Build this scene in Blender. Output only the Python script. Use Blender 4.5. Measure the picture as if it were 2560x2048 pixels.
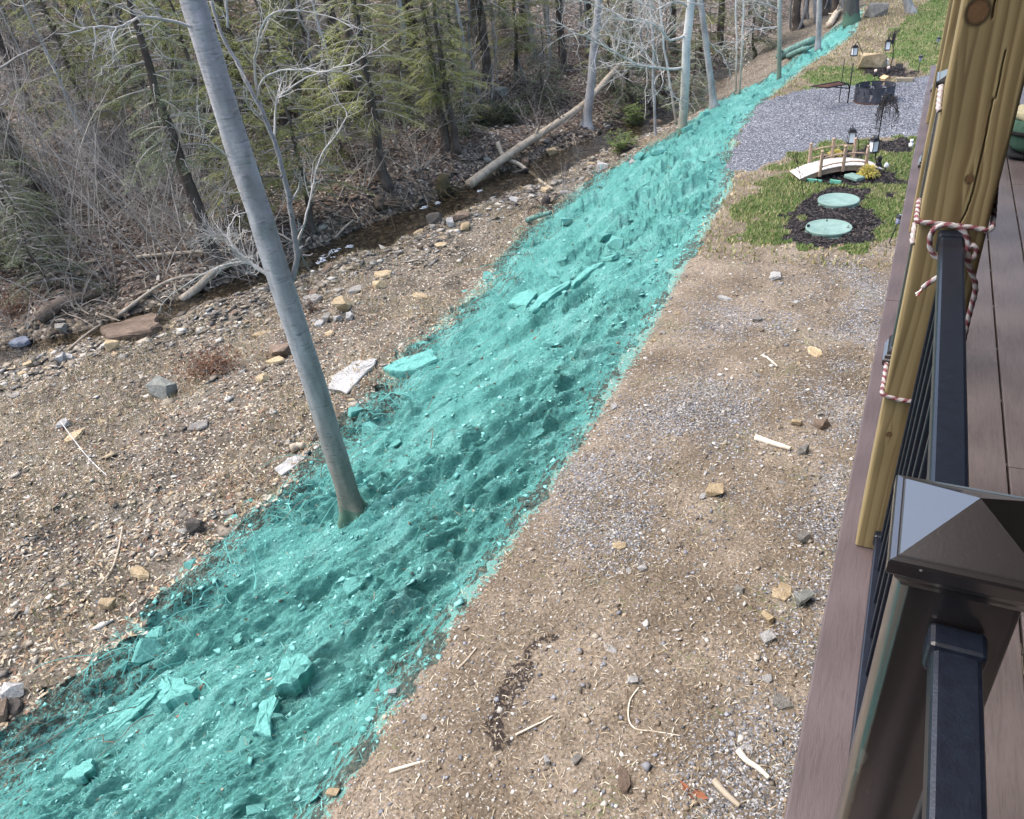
import bpy, bmesh, math, random
import numpy as np
from mathutils import Vector, Matrix

# ---------------------------------------------------------------- scene, camera, light
for o in list(bpy.data.objects):
    bpy.data.objects.remove(o, do_unlink=True)
SC = bpy.context.scene
COL = SC.collection
R = math.radians
CAM = np.array([0.0, 0.0, 4.5]); FPX = 1894.0; IW, IH = 2560.0, 2048.0
YAW, PITCH, ROLL = R(-29.29), R(33.08), R(-6.89)

def cam_axes():
    cy, sy, cp, sp = math.cos(YAW), math.sin(YAW), math.cos(PITCH), math.sin(PITCH)
    f = np.array([sy*cp, cy*cp, -sp]); r = np.array([cy, -sy, 0.0]); u = np.cross(r, f)
    cr, sr = math.cos(ROLL), math.sin(ROLL)
    return cr*r+sr*u, -sr*r+cr*u, f
CR, CU, CD = cam_axes()
cd = bpy.data.cameras.new('camera'); cam = bpy.data.objects.new('camera', cd); COL.objects.link(cam)
cam.matrix_world = Matrix(((CR[0], CU[0], -CD[0], CAM[0]), (CR[1], CU[1], -CD[1], CAM[1]), (CR[2], CU[2], -CD[2], CAM[2]), (0, 0, 0, 1)))
cd.sensor_fit = 'HORIZONTAL'; cd.sensor_width = 36.0; cd.lens = FPX/IW*36.0
cd.clip_start = 0.05; cd.clip_end = 400.0
SC.camera = cam

SUN_EL, SUN_AZ = R(60), R(-100)          # high soft light from the left of the deck
world = bpy.data.worlds.new('World'); SC.world = world; world.use_nodes = True
wn = world.node_tree; bgn = wn.nodes['Background']
sky = wn.nodes.new('ShaderNodeTexSky'); sky.sky_type = 'NISHITA'; sky.sun_disc = False
sky.sun_elevation = SUN_EL; sky.sun_rotation = SUN_AZ; sky.air_density = 1.0; sky.dust_density = 4.0; sky.ozone_density = 1.0
wn.links.new(sky.outputs[0], bgn.inputs[0]); bgn.inputs[1].default_value = 0.15
sd = bpy.data.lights.new('sun', 'SUN'); sun = bpy.data.objects.new('sun', sd); COL.objects.link(sun)
sd.energy = 0.95; sd.angle = R(70); sd.color = (1.0, 0.97, 0.92)
sun.rotation_euler = Vector((math.sin(SUN_AZ)*math.cos(SUN_EL), math.cos(SUN_AZ)*math.cos(SUN_EL), math.sin(SUN_EL))).to_track_quat('Z', 'Y').to_euler()
sun.location = (-10, 5, 30)
SC.view_settings.view_transform = 'Standard'; SC.view_settings.look = 'None'
SC.view_settings.gamma = 1.0; SC.view_settings.use_curve_mapping = False
SC.view_settings.exposure = 1.6

# ---------------------------------------------------------------- helpers
rng = np.random.default_rng(7)
random.seed(7)

def lin(*c):
    c = np.array(c, float)/255.0
    c = np.where(c <= 0.04045, c/12.92, ((c+0.055)/1.055)**2.4)
    g = c @ np.array([.25, .65, .10]); return g+(c-g)*0.84

def _hash(ix, iy, seed):
    h = (ix.astype(np.int64)*374761393 + iy.astype(np.int64)*668265263 + int(seed*10)*1442695041) & 0xffffffff
    h = ((h ^ (h >> 13))*1274126177) & 0xffffffff
    h = h ^ (h >> 16)
    return (h & 0xffffff)/float(0xffffff)

def vnoise(x, y, seed=0):
    x = np.asarray(x, float); y = np.asarray(y, float)
    ix = np.floor(x); iy = np.floor(y); fx = x-ix; fy = y-iy
    ux = fx*fx*fx*(fx*(fx*6-15)+10); uy = fy*fy*fy*(fy*(fy*6-15)+10)
    a = _hash(ix, iy, seed); b = _hash(ix+1, iy, seed); c = _hash(ix, iy+1, seed); d = _hash(ix+1, iy+1, seed)
    return (a*(1-ux)+b*ux)*(1-uy) + (c*(1-ux)+d*ux)*uy

def fbm(x, y, seed=0, octv=4, gain=0.5):
    s = 0.0; a = 1.0; t = 0.0; k = 1.0
    ca, sa = math.cos(0.6), math.sin(0.6)
    for i in range(octv):
        s = s + a*vnoise(x*k, y*k, seed+i*17); t += a; a *= gain; k *= 2.03
        x, y = x*ca-y*sa, x*sa+y*ca
    return s/t

def sstep(a, b, x):
    t = np.clip((np.asarray(x, float)-a)/(b-a), 0, 1)
    return t*t*(3-2*t)

def smax(a, b, k):
    h = np.clip(0.5+0.5*(a-b)/k, 0, 1)
    return b*(1-h)+a*h + k*h*(1-h)

# ---------------------------------------------------------------- terrain functions
EDGE_Y = [-30, 1.5, 5, 8, 10, 14, 16.6, 20.5, 25.3, 29.6, 33, 37, 45, 70]
EDGE_X = [-2.7, -2.66, -2.55, -2.55, -2.66, -2.78, -3.3, -3.43, -2.96, -2.15, -2.2, -2.3, -2.0, -1]
STR_Y = [-40, -15, 0, 4, 8.26, 9.7, 11.4, 14, 17.3, 20, 23.6, 26, 28.7, 34, 42, 70]
STR_X = [-46, -33, -23, -20, -17.4, -15.9, -14.9, -13.6, -12.8, -11.7, -10.6, -9.6, -8.7, -7.6, -6.5, -3]
LOW_Y = [-30, 2, 6, 10, 15, 20, 22, 25, 28, 31, 33, 40]
LOW_E = [4.3, 4.4, 4.6, 4.9, 5.2, 4.4, 3.4, 2.6, 1.7, 1.3, 0.4, -1]

def edge_e(x, y): return np.interp(y, EDGE_Y, EDGE_X)-x
def stream_d(x, y): return (np.interp(y, STR_Y, STR_X)-x)*0.9

def hbase(x, y):
    x = np.asarray(x, float); y = np.asarray(y, float)
    e = edge_e(x, y); d = stream_d(x, y)
    es = np.where(e > 4, e, 0.28*np.log1p(np.exp(np.clip(e/0.28, -40, 40))))
    near = -0.47*es + 0.045*np.clip(y-27, 0, 60)
    ter = -2.45+0.04*np.clip(-d, 0, 14)
    z = smax(near, ter, 0.35)
    dd = np.clip(d-0.9, 0, 200)
    far = -2.45 + 0.22*dd + 0.010*np.minimum(dd, 18)**2 + 0.10*np.clip(dd-18, 0, 100)
    z = np.where(d > 0.9, far, z)
    z = z - 0.42*np.exp(-(d/np.interp(y, [4, 11, 15], [.62, .72, 1.05]))**4)
    return z

def hnoise(x, y):
    """medium relief that belongs to each region"""
    x = np.asarray(x, float); y = np.asarray(y, float)
    e = edge_e(x, y); d = stream_d(x, y); lo = np.interp(y, LOW_Y, LOW_E)
    g = sstep(-0.1, 0.7, e)*(1-sstep(lo-0.3, lo+0.5, e))
    t = sstep(lo-0.2, lo+0.8, e)*(1-sstep(-0.5, 0.6, d)); f = sstep(0.2, 2.0, d)
    a = 0.61*x+0.79*y; b = 0.79*x-0.61*y
    n1 = fbm(a*0.55, b*1.25, 11, 3)-0.5
    rid = 1-np.abs(2*fbm(a*1.1+n1, b*2.6, 23, 3)-1)
    gh = n1*0.42 + (rid-0.62)*0.20
    th = (fbm(x*0.5, y*0.5, 41, 4)-0.5)*0.55
    fh = (fbm(x*0.22, y*0.22, 53, 4)-0.5)*1.5 + (fbm(x*0.9, y*0.9, 54, 3)-0.5)*0.35
    yh = (fbm(x*0.6, y*0.6, 61, 3)-0.5)*0.07
    return gh*g + th*t + fh*f + yh*(1-g)*(1-t)*(1-f)

def hz(x, y): return hbase(x, y)+hnoise(x, y)

S = IW/2156.0
def ray(px, py):
    v = CR*((px*S-IW/2)/FPX) + CU*((IH/2-py*S)/FPX) + CD
    return v/np.linalg.norm(v)
_T = np.concatenate([np.linspace(3.0, 30, 2200), np.linspace(30, 110, 2400)])
def gp(px, py, dz=0.0):
    """the ground point seen at a place of the survey picture (2156 px wide)"""
    v = ray(px, py); q = CAM[None, :]+_T[:, None]*v[None, :]
    k = np.argmax(q[:, 2] < hz(q[:, 0], q[:, 1])+dz)
    return Vector(q[k])
def pl(px, py, z):
    v = ray(px, py); t = (z-CAM[2])/v[2]; return Vector(CAM+t*v)
def py_(px, py, y):
    v = ray(px, py); t = y/v[1]; return Vector(CAM+t*v)
def at_dist(px, py, dist): return Vector(CAM+ray(px, py)*dist)
def onz(x, y, dz=0.0): return Vector((x, y, float(hz(x, y))+dz))

# ---------------------------------------------------------------- mesh builder
class MB:
    def __init__(s): s.v = []; s.f = []; s.c = []; s.n = 0; s.hascol = False
    def add(s, v, f, col=None):
        v = np.asarray(v, float).reshape(-1, 3)
        s.v.append(v)
        for q in f: s.f.append(tuple(int(i)+s.n for i in q))
        if col is not None: s.hascol = True; s.c.append(np.broadcast_to(np.asarray(col, float), (len(v), 3)))
        else: s.c.append(np.ones((len(v), 3)))
        s.n += len(v); return s
    def box(s, c, d, rot=None, col=None, taper=(1, 1)):
        x, y, z = np.array(d)/2
        tx, ty = taper
        v = np.array([(-x, -y, -z), (x, -y, -z), (x, y, -z), (-x, y, -z), (-x*tx, -y*ty, z), (x*tx, -y*ty, z), (x*tx, y*ty, z), (-x*tx, y*ty, z)])
        if rot is not None: v = v @ np.array(Matrix(rot).to_3x3()).T
        return s.add(v+np.array(c), [(0, 3, 2, 1), (4, 5, 6, 7), (0, 1, 5, 4), (1, 2, 6, 5), (2, 3, 7, 6), (3, 0, 4, 7)], col)
    def bbox(s, c, d, b=0.004, col=None, rot=None):
        """box with bevelled edges"""
        bm = bmesh.new(); bmesh.ops.create_cube(bm, size=1.0)
        for v in bm.verts: v.co = Vector((v.co.x*d[0], v.co.y*d[1], v.co.z*d[2]))
        bmesh.ops.bevel(bm, geom=list(bm.edges), offset=b, segments=2, affect='EDGES', profile=0.5)
        bm.verts.ensure_lookup_table(); bm.verts.index_update()
        v = np.array([q.co[:] for q in bm.verts])
        if rot is not None: v = v @ np.array(Matrix(rot).to_3x3()).T
        f = [[q.index for q in p.verts] for p in bm.faces]; bm.free()
        return s.add(v+np.array(c), f, col)
    def tube(s, pts, rad, n=6, cap=True, col=None, jit=0.0):
        p = np.array([tuple(q) for q in pts], float); m = len(p)
        rad = np.broadcast_to(np.asarray(rad, float), (m,))
        t = np.gradient(p, axis=0); t /= np.linalg.norm(t, axis=1)[:, None]+1e-9
        ref = np.array([0, 0, 1.0]) if abs(t[0][2]) < 0.9 else np.array([1.0, 0, 0])
        a = np.cross(t, ref); a /= np.linalg.norm(a, axis=1)[:, None]+1e-9
        for i in range(1, m):
            if a[i] @ a[i-1] < 0: a[i] = -a[i]
        b = np.cross(t, a)
        th = np.arange(n)*2*math.pi/n
        rr = rad[:, None]*(1+jit*(rng.random((m, n))-0.5)) if jit else rad[:, None]*np.ones((m, n))
        v = p[:, None, :] + rr[:, :, None]*(a[:, None, :]*np.cos(th)[None, :, None]+b[:, None, :]*np.sin(th)[None, :, None])
        f = []
        for i in range(m-1):
            for j in range(n):
                k = (j+1) % n
                f.append((i*n+j, i*n+k, (i+1)*n+k, (i+1)*n+j))
        if cap: f.append(tuple(range(n-1, -1, -1))); f.append(tuple((m-1)*n+j for j in range(n)))
        return s.add(v.reshape(-1, 3), f, col)
    def lathe(s, prof, n=24, c=(0, 0, 0), col=None, closed=True):
        th = np.arange(n)*2*math.pi/n
        v = [(r*math.cos(t)+c[0], r*math.sin(t)+c[1], z+c[2]) for r, z in prof for t in th]
        m = len(prof); f = []
        for i in range(m-1):
            for j in range(n):
                k = (j+1) % n; f.append((i*n+j, i*n+k, (i+1)*n+k, (i+1)*n+j))
        if closed: f.append(tuple(range(n-1, -1, -1))); f.append(tuple((m-1)*n+j for j in range(n)))
        return s.add(v, f, col)
    def mesh(s, name, mat, smooth=False):
        me = bpy.data.meshes.new(name)
        v = np.concatenate(s.v) if s.v else np.zeros((0, 3))
        me.from_pydata(v.tolist(), [], s.f)
        if s.hascol: set_col(me, np.concatenate(s.c))
        if smooth: me.polygons.foreach_set('use_smooth', np.ones(len(me.polygons), bool))
        if mat: me.materials.append(mat)
        me.update(); return me
    def build(s, name, mat, parent=None, smooth=False, loc=None):
        return link(name, s.mesh(name, mat, smooth), parent, loc)

def set_col(me, c, name='col'):
    at = me.color_attributes.new(name, 'FLOAT_COLOR', 'POINT')
    c4 = np.ones((len(c), 4), np.float32); c4[:, :3] = c
    at.data.foreach_set('color', c4.ravel())
def set_f(me, a, name):
    at = me.attributes.new(name, 'FLOAT', 'POINT'); at.data.foreach_set('value', np.asarray(a, np.float32))

def raw_mesh(name, v, f, mat=None, col=None, smooth=False):
    """fast mesh from arrays; f is (n,3) or (n,4)"""
    v = np.asarray(v, np.float32); f = np.asarray(f, np.int32)
    me = bpy.data.meshes.new(name)
    me.vertices.add(len(v)); me.vertices.foreach_set('co', v.ravel())
    k = f.shape[1]
    me.loops.add(f.size); me.loops.foreach_set('vertex_index', f.ravel())
    me.polygons.add(len(f)); me.polygons.foreach_set('loop_start', np.arange(0, f.size, k, dtype=np.int32))
    if smooth: me.polygons.foreach_set('use_smooth', np.ones(len(f), bool))
    me.update(calc_edges=True)
    if col is not None: set_col(me, col)
    if mat: me.materials.append(mat)
    return me

def link(name, me, parent=None, loc=None, rot=None, scale=None):
    o = bpy.data.objects.new(name, me); COL.objects.link(o)
    if parent is not None: o.parent = parent
    if loc is not None: o.location = loc
    if rot is not None: o.rotation_euler = rot
    if scale is not None: o.scale = scale
    return o
def tag(o, label=None, cat=None, group=None, kind=None):
    if label: o['label'] = label
    if cat: o['category'] = cat
    if group: o['group'] = group
    if kind: o['kind'] = kind
    return o
def empty(name, loc=(0, 0, 0), rz=0.0, label=None, cat=None, group=None):
    o = bpy.data.objects.new(name, None); COL.objects.link(o); o.location = loc; o.rotation_euler = (0, 0, rz)
    o.empty_display_size = 0.1
    return tag(o, label, cat, group)
def copy_tree(o, parent=None):
    c = o.copy(); COL.objects.link(c); c.parent = parent
    for ch in o.children: copy_tree(ch, c)
    return c

LANDMARKS = [((60, 60), 'the top left corner'), ((60, 250), 'the upper left edge'), ((60, 450), 'the left picture edge'), ((250, 90), 'the long pale beech branch'), ((250, 300), 'the brush left of the beech'), ((370, 500), 'the largest arching shrub'), ((460, 440), 'the shaded trunk'), ((430, 180), 'the upper beech trunk'), ((620, 80), 'the beech limb tips at the top'), ((640, 280), 'the beech side branches'), ((660, 470), 'the white riffle'), ((790, 100), 'the top of the thick hemlock'), ((812, 330), 'the thick straight hemlock'), ((945, 250), 'the close hemlock pair'), ((960, 70), 'the top middle of the woods'), ((1040, 150), 'the dark straight hemlock'), ((1130, 200), 'the evergreen thicket'), ((1150, 60), 'the top of the leaning tree'), ((1260, 100), 'the upper end of the long log'), ((1240, 240), 'the grey leaning tree'), ((1360, 80), 'the pale right hand twigs'), ((1350, 250), 'the bright evergreen by the water'), ((1470, 90), 'the pale straight beech'), ((1560, 120), 'the thin sapling pair'), ((1660, 90), 'the dyed young tree'), ((1750, 40), 'the far dark trunk'),
    ((60, 780), 'the left end of the stream'), ((300, 690), 'the broad brown rock'), ((345, 810), 'the lichened boulder'), ((450, 790), 'the rust brown leaf clump'), ((100, 1000), 'the dry grass at left'), ((90, 1300), 'the lower left terrace'), ((300, 1050), 'the middle of the left terrace'), ((560, 680), 'the pale brush left of the beech'), ((540, 900), 'the beech trunk on its left'), ((700, 640), 'the tan boulder'), ((740, 790), 'the long white slab'), ((830, 570), 'the stony bank right of the beech'), ((800, 470), 'the first riffle bend'), ((940, 440), 'the white block by the stream'), ((1000, 500), 'the stony bank below the log'), ((1060, 400), 'the foot of the long log'), ((1180, 380), 'the crossing branch'), ((1270, 350), 'the pale round boulder'),
    ((150, 1600), 'the bottom left of the slope'), ((330, 1480), 'the overhanging sprayed rock'), ((560, 1500), 'the big tilted sprayed block'), ((480, 1250), 'the lower sprayed edge'), ((700, 1200), 'the beech foot'), ((900, 1100), 'the slope right of the beech'), ((800, 800), 'the big flat sprayed slab'), ((1000, 850), 'the middle of the slope'), ((1180, 620), 'the longest sprayed ledge'), ((1350, 430), 'the upper slope'), ((1500, 300), 'the gravel corner of the slope'),
    ((900, 1600), 'the lower yard by the slope'), ((1100, 1450), 'the dark humus streak'), ((1300, 1300), 'the middle yard'), ((1350, 1600), 'the string in the lower yard'), ((1600, 1450), 'the deck in the lower yard'), ((1250, 950), 'the gravel patch by the slope'), ((1480, 1000), 'the middle gravel patch'), ((1500, 700), 'the upper yard'), ((1720, 750), 'the pale oblong yard stone'), ((1700, 1000), 'the pale wood shard'), ((1650, 1200), 'the yellow tan flat stone')]
def near(px): return min(LANDMARKS, key=lambda l: (l[0][0]-px[0])**2+(l[0][1]-px[1])**2)[1]
def to_px(p):
    v = np.array(tuple(p))-CAM; z = v @ CD
    return ((IW/2+FPX*(v @ CR)/z)/S, (IH/2-FPX*(v @ CU)/z)/S)

# ---------------------------------------------------------------- materials
def nodes(name):
    m = bpy.data.materials.new(name); m.use_nodes = True
    nt = m.node_tree; b = nt.nodes['Principled BSDF']
    return m, nt, b
def N(nt, t, **kw):
    n = nt.nodes.new(t)
    for k, v in kw.items():
        if hasattr(n, k): setattr(n, k, v)
        else: n.inputs[k].default_value = v
    return n
def ramp(nt, src, stops):
    r = nt.nodes.new('ShaderNodeValToRGB'); e = r.color_ramp.elements
    while len(e) > len(stops): e.remove(e[-1])
    while len(e) < len(stops): e.new(0.5)
    for q, (p, c) in zip(e, stops):
        q.position = p; q.color = (*c, 1) if len(tuple(c)) == 3 else c
    nt.links.new(src, r.inputs[0]); return r.outputs[0]
def mixc(nt, fac, a, b, mode='MIX'):
    m = nt.nodes.new('ShaderNodeMix'); m.data_type = 'RGBA'; m.blend_type = mode
    for s, v in ((m.inputs[0], fac), (m.inputs[6], a), (m.inputs[7], b)):
        if isinstance(v, (int, float)): s.default_value = v
        elif isinstance(v, (tuple, list, np.ndarray)): s.default_value = (*[float(q) for q in v], 1)
        else: nt.links.new(v, s)
    return m.outputs[2]
def math_(nt, op, a, b=None, clamp=False):
    m = nt.nodes.new('ShaderNodeMath'); m.operation = op; m.use_clamp = clamp
    for s, v in zip(m.inputs, (a, b)):
        if v is None: continue
        if isinstance(v, (int, float)): s.default_value = v
        else: nt.links.new(v, s)
    return m.outputs[0]
def coord(nt, kind='Object', scale=(1, 1, 1), rot=(0, 0, 0)):
    if kind == 'Position': o = nt.nodes.new('ShaderNodeNewGeometry').outputs['Position']
    else: o = nt.nodes.new('ShaderNodeTexCoord').outputs[kind]
    mp = nt.nodes.new('ShaderNodeMapping'); mp.inputs['Scale'].default_value = scale; mp.inputs['Rotation'].default_value = rot
    nt.links.new(o, mp.inputs[0]); return mp.outputs[0]
def noise(nt, vec, scale, detail=4, rough=0.55, dist=0.0):
    n = nt.nodes.new('ShaderNodeTexNoise'); nt.links.new(vec, n.inputs['Vector'])
    n.inputs['Scale'].default_value = scale; n.inputs['Detail'].default_value = detail; n.inputs['Roughness'].default_value = rough; n.inputs['Distortion'].default_value = dist
    return n.outputs[0]
def voro(nt, vec, scale, feat='F1', rnd=1.0):
    n = nt.nodes.new('ShaderNodeTexVoronoi'); n.feature = feat; nt.links.new(vec, n.inputs['Vector'])
    n.inputs['Scale'].default_value = scale; n.inputs['Randomness'].default_value = rnd
    return n
def bump(nt, b, h, strength, dist, prev=None):
    n = nt.nodes.new('ShaderNodeBump'); n.inputs['Strength'].default_value = strength; n.inputs['Distance'].default_value = dist
    nt.links.new(h, n.inputs['Height'])
    if prev is not None: nt.links.new(prev, n.inputs['Normal'])
    nt.links.new(n.outputs[0], b.inputs['Normal']); return n.outputs[0]
def attr(nt, name):
    n = nt.nodes.new('ShaderNodeAttribute'); n.attribute_name = name; return n

def simple(name, c1, c2=None, rough=0.8, scale=8.0, bumpd=0.0, bscale=None, metal=0.0, stretch=(1, 1, 1), spec=0.3, rnd=0.0, kind='Object', useattr=False, detail=5):
    m, nt, b = nodes(name)
    vec = coord(nt, kind, stretch)
    nz = noise(nt, vec, scale, detail)
    c = ramp(nt, nz, [(0.3, c1), (0.7, c2 if c2 is not None else c1)])
    if useattr: c = mixc(nt, 1.0, attr(nt, 'col').outputs['Color'], c, 'MULTIPLY')
    if rnd:
        oi = nt.nodes.new('ShaderNodeObjectInfo')
        v = math_(nt, 'MULTIPLY_ADD', oi.outputs['Random'], rnd); v.node.inputs[2].default_value = 1-rnd/2
        h = nt.nodes.new('ShaderNodeHueSaturation'); nt.links.new(v, h.inputs['Value']); nt.links.new(c, h.inputs['Color']); c = h.outputs[0]
    nt.links.new(c, b.inputs['Base Color']); b.inputs['Roughness'].default_value = rough; b.inputs['Metallic'].default_value = metal
    b.inputs['Specular IOR Level'].default_value = spec
    if bumpd: bump(nt, b, noise(nt, vec, bscale or scale*3, 5), 1.0, bumpd)
    return m
# ---------------------------------------------------------------- ground regions (outlines on the ground)
def gpoly(pts): return np.array([[q.x, q.y] for q in (gp(*p) for p in pts)])
def inpoly(x, y, P):
    ins = np.zeros(x.shape, bool); j = len(P)-1
    for i in range(len(P)):
        xi, yi = P[i]; xj, yj = P[j]
        c = ((yi > y) != (yj > y)) & (x < (xj-xi)*(y-yi)/((yj-yi) if yj != yi else 1e-9)+xi)
        ins ^= c; j = i
    return ins
PAD = gpoly([(1541, 300), (1540, 345), (1546, 362), (1590, 362), (1640, 345), (1680, 320), (1750, 303), (1830, 290)]).tolist() + [[3.2, 17.0], [3.2, 26.0]] + gpoly([(1930, 166), (1860, 178), (1780, 180), (1690, 190), (1640, 205), (1590, 230)]).tolist()
PAD = np.array(PAD)
LAWN1 = np.array(gpoly([(1553, 512), (1568, 450), (1592, 400), (1650, 352), (1690, 322), (1760, 305), (1830, 292)]).tolist() + [[3.2, 16.8], [3.2, 11.5]] + gpoly([(1880, 520), (1800, 530), (1700, 528), (1620, 522)]).tolist())
LAWN2 = gpoly([(1690, 176), (1702, 155), (1740, 140), (1800, 143), (1850, 150), (1868, 163), (1858, 178), (1780, 180), (1720, 188)])
LAWN3 = np.array(gpoly([(1866, 118), (1878, 96), (1872, 70), (1900, 45), (1940, 20), (1960, -10)]).tolist() + [[4, 50], [4, 24]] + gpoly([(1935, 160), (1905, 145), (1895, 128)]).tolist())
BEDS = [gpoly([(1618, 514), (1640, 500), (1672, 470), (1665, 442), (1690, 428), (1722, 402), (1800, 397), (1852, 402), (1862, 418), (1832, 428), (1842, 470), (1838, 500), (1800, 518), (1700, 520)]),
        gpoly([(1692, 374), (1720, 366), (1850, 362), (1902, 374), (1900, 388), (1800, 392), (1720, 390)]),
        gpoly([(1800, 312), (1850, 300), (1905, 296), (1925, 304), (1915, 318), (1850, 326), (1795, 336), (1740, 345), (1740, 330)]),
        gpoly([(1815, 158), (1835, 142), (1880, 136), (1925, 150), (1918, 162), (1860, 165)])]
HUMUS = [gpoly([(1020, 1590), (1010, 1550), (1040, 1500), (1060, 1430), (1100, 1385), (1130, 1355), (1175, 1345), (1180, 1362), (1130, 1385), (1115, 1440), (1090, 1490), (1070, 1560), (1050, 1590)]),
         gpoly([(1415, 1145), (1425, 1130), (1445, 1140), (1440, 1160), (1420, 1162)])]

def jitter(x, y, amp, sc, seed): return x+(fbm(x*sc, y*sc, seed, 3)-0.5)*amp, y+(fbm(x*sc, y*sc, seed+5, 3)-0.5)*amp
def blob(x, y, pts):
    r = np.zeros(np.shape(x))
    for (px, py, w) in pts:
        q = gp(px, py); r = np.maximum(r, np.exp(-((x-q.x)**2+((y-q.y)*0.8)**2)/(w*w)))
    return r
GRAVEL_SPOTS = [(1340, 920, .55), (1420, 880, .6), (1500, 850, .5), (1250, 1000, .5), (1420, 1000, .6), (1500, 960, .4), (1200, 1100, .35), (1330, 1130, .35), (1520, 670, .5), (1660, 690, .3), (1720, 690, .25),
                (1800, 600, .7), (1840, 640, .7), (1790, 700, .5), (1800, 800, .5), (1790, 900, .35), (1770, 1000, .35), (1740, 1100, .35), (1730, 1250, .3), (1700, 1400, .3), (1690, 1500, .32), (1640, 1620, .4), (1620, 1700, .45), (1680, 1600, .4)]

def regions(x, y):
    """0 yard soil 1 gravel pad 2 lawn 3 mulch bed 4 green slope 5 rubble terrace 6 stream bed 7 hillside"""
    e = edge_e(x, y); d = stream_d(x, y); lo = np.interp(y, LOW_Y, LOW_E)
    wob = (fbm(x*1.1, y*1.1, 71, 4)-0.5)*0.9+(fbm(x*7, y*7, 72, 3)-0.5)*0.5
    wob2 = (fbm(x*0.7, y*0.7, 75, 4)-0.5)*1.3+(fbm(x*5, y*5, 76, 3)-0.5)*0.7
    reg = np.zeros(x.shape, np.int32)
    yard = e+wob*0.5 < -0.02
    jx, jy = jitter(x, y, 0.5, 1.6, 81)
    reg[yard & inpoly(jx, jy, PAD)] = 1
    jx2, jy2 = jitter(x, y, 0.9, 2.2, 85)
    for L in (LAWN1, LAWN2, LAWN3): reg[yard & inpoly(jx2, jy2, L)] = 2
    jx3, jy3 = jitter(x, y, 0.75, 2.6, 91)
    for B in BEDS: reg[yard & inpoly(jx3, jy3, B)] = 3
    reg[(~yard) & (e < lo+wob2)] = 4
    reg[(~yard) & (e >= lo+wob2)] = 5
    reg[np.abs(d+(fbm(x, y, 95, 3)-0.5)*0.7) < 1.05] = 6
    reg[(d > 0.8) & (reg != 6)] = 7
    reg[(e > 0) & (reg == 4) & (y > 34.5)] = 7
    return reg

# ---------------------------------------------------------------- ground mesh (finer near the house)
def hfine(x, y, reg):
    a = 0.61*x+0.79*y; b = 0.79*x-0.61*y
    w_ = (fbm(x*1.3, y*1.3, 109, 3)-.5)*.9; am = .35+1.1*sstep(.35, .65, fbm(x*.9, y*.9, 108, 3))
    g1 = np.abs(2*fbm(a*1.7+w_, b*5.8+w_, 101, 4)-1); g2 = np.abs(2*fbm(a*5+w_, b*17+w_, 103, 3)-1); g3 = vnoise(a*30, b*60, 105)
    g4 = sstep(.42, .6, fbm(a*1.9, b*7.5, 107, 3)); gr = ((g1-0.35)*0.17+(g2-0.35)*0.06)*am+(g3-0.5)*0.018+(g4-.5)*.08*am
    gr = gr*sstep(-.05, .45, edge_e(x, y))
    ru = (np.abs(2*fbm(x*2.6, y*2.6, 111, 4)-1)-0.3)*0.10+(fbm(x*14, y*14, 113, 3)-0.5)*0.05
    so = (fbm(x*5, y*5, 121, 4)-0.5)*0.03+(vnoise(x*45, y*45, 123)-0.5)*0.008
    gv = (vnoise(x*30, y*30, 131)-0.5)*0.02
    mu = ((fbm(x*7, y*7, 141, 3)-0.35)*0.08+(vnoise(x*30, y*30, 142)-0.5)*0.03)*np.where(y < 9, .15, 1)
    li = (fbm(x*3, y*3, 151, 4)-0.5)*0.12
    t = np.select([reg == 1, reg == 2, reg == 3, reg == 4, reg == 5, reg == 6, reg == 7], [gv, so, mu, gr, ru, ru, li], so)
    return t

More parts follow.
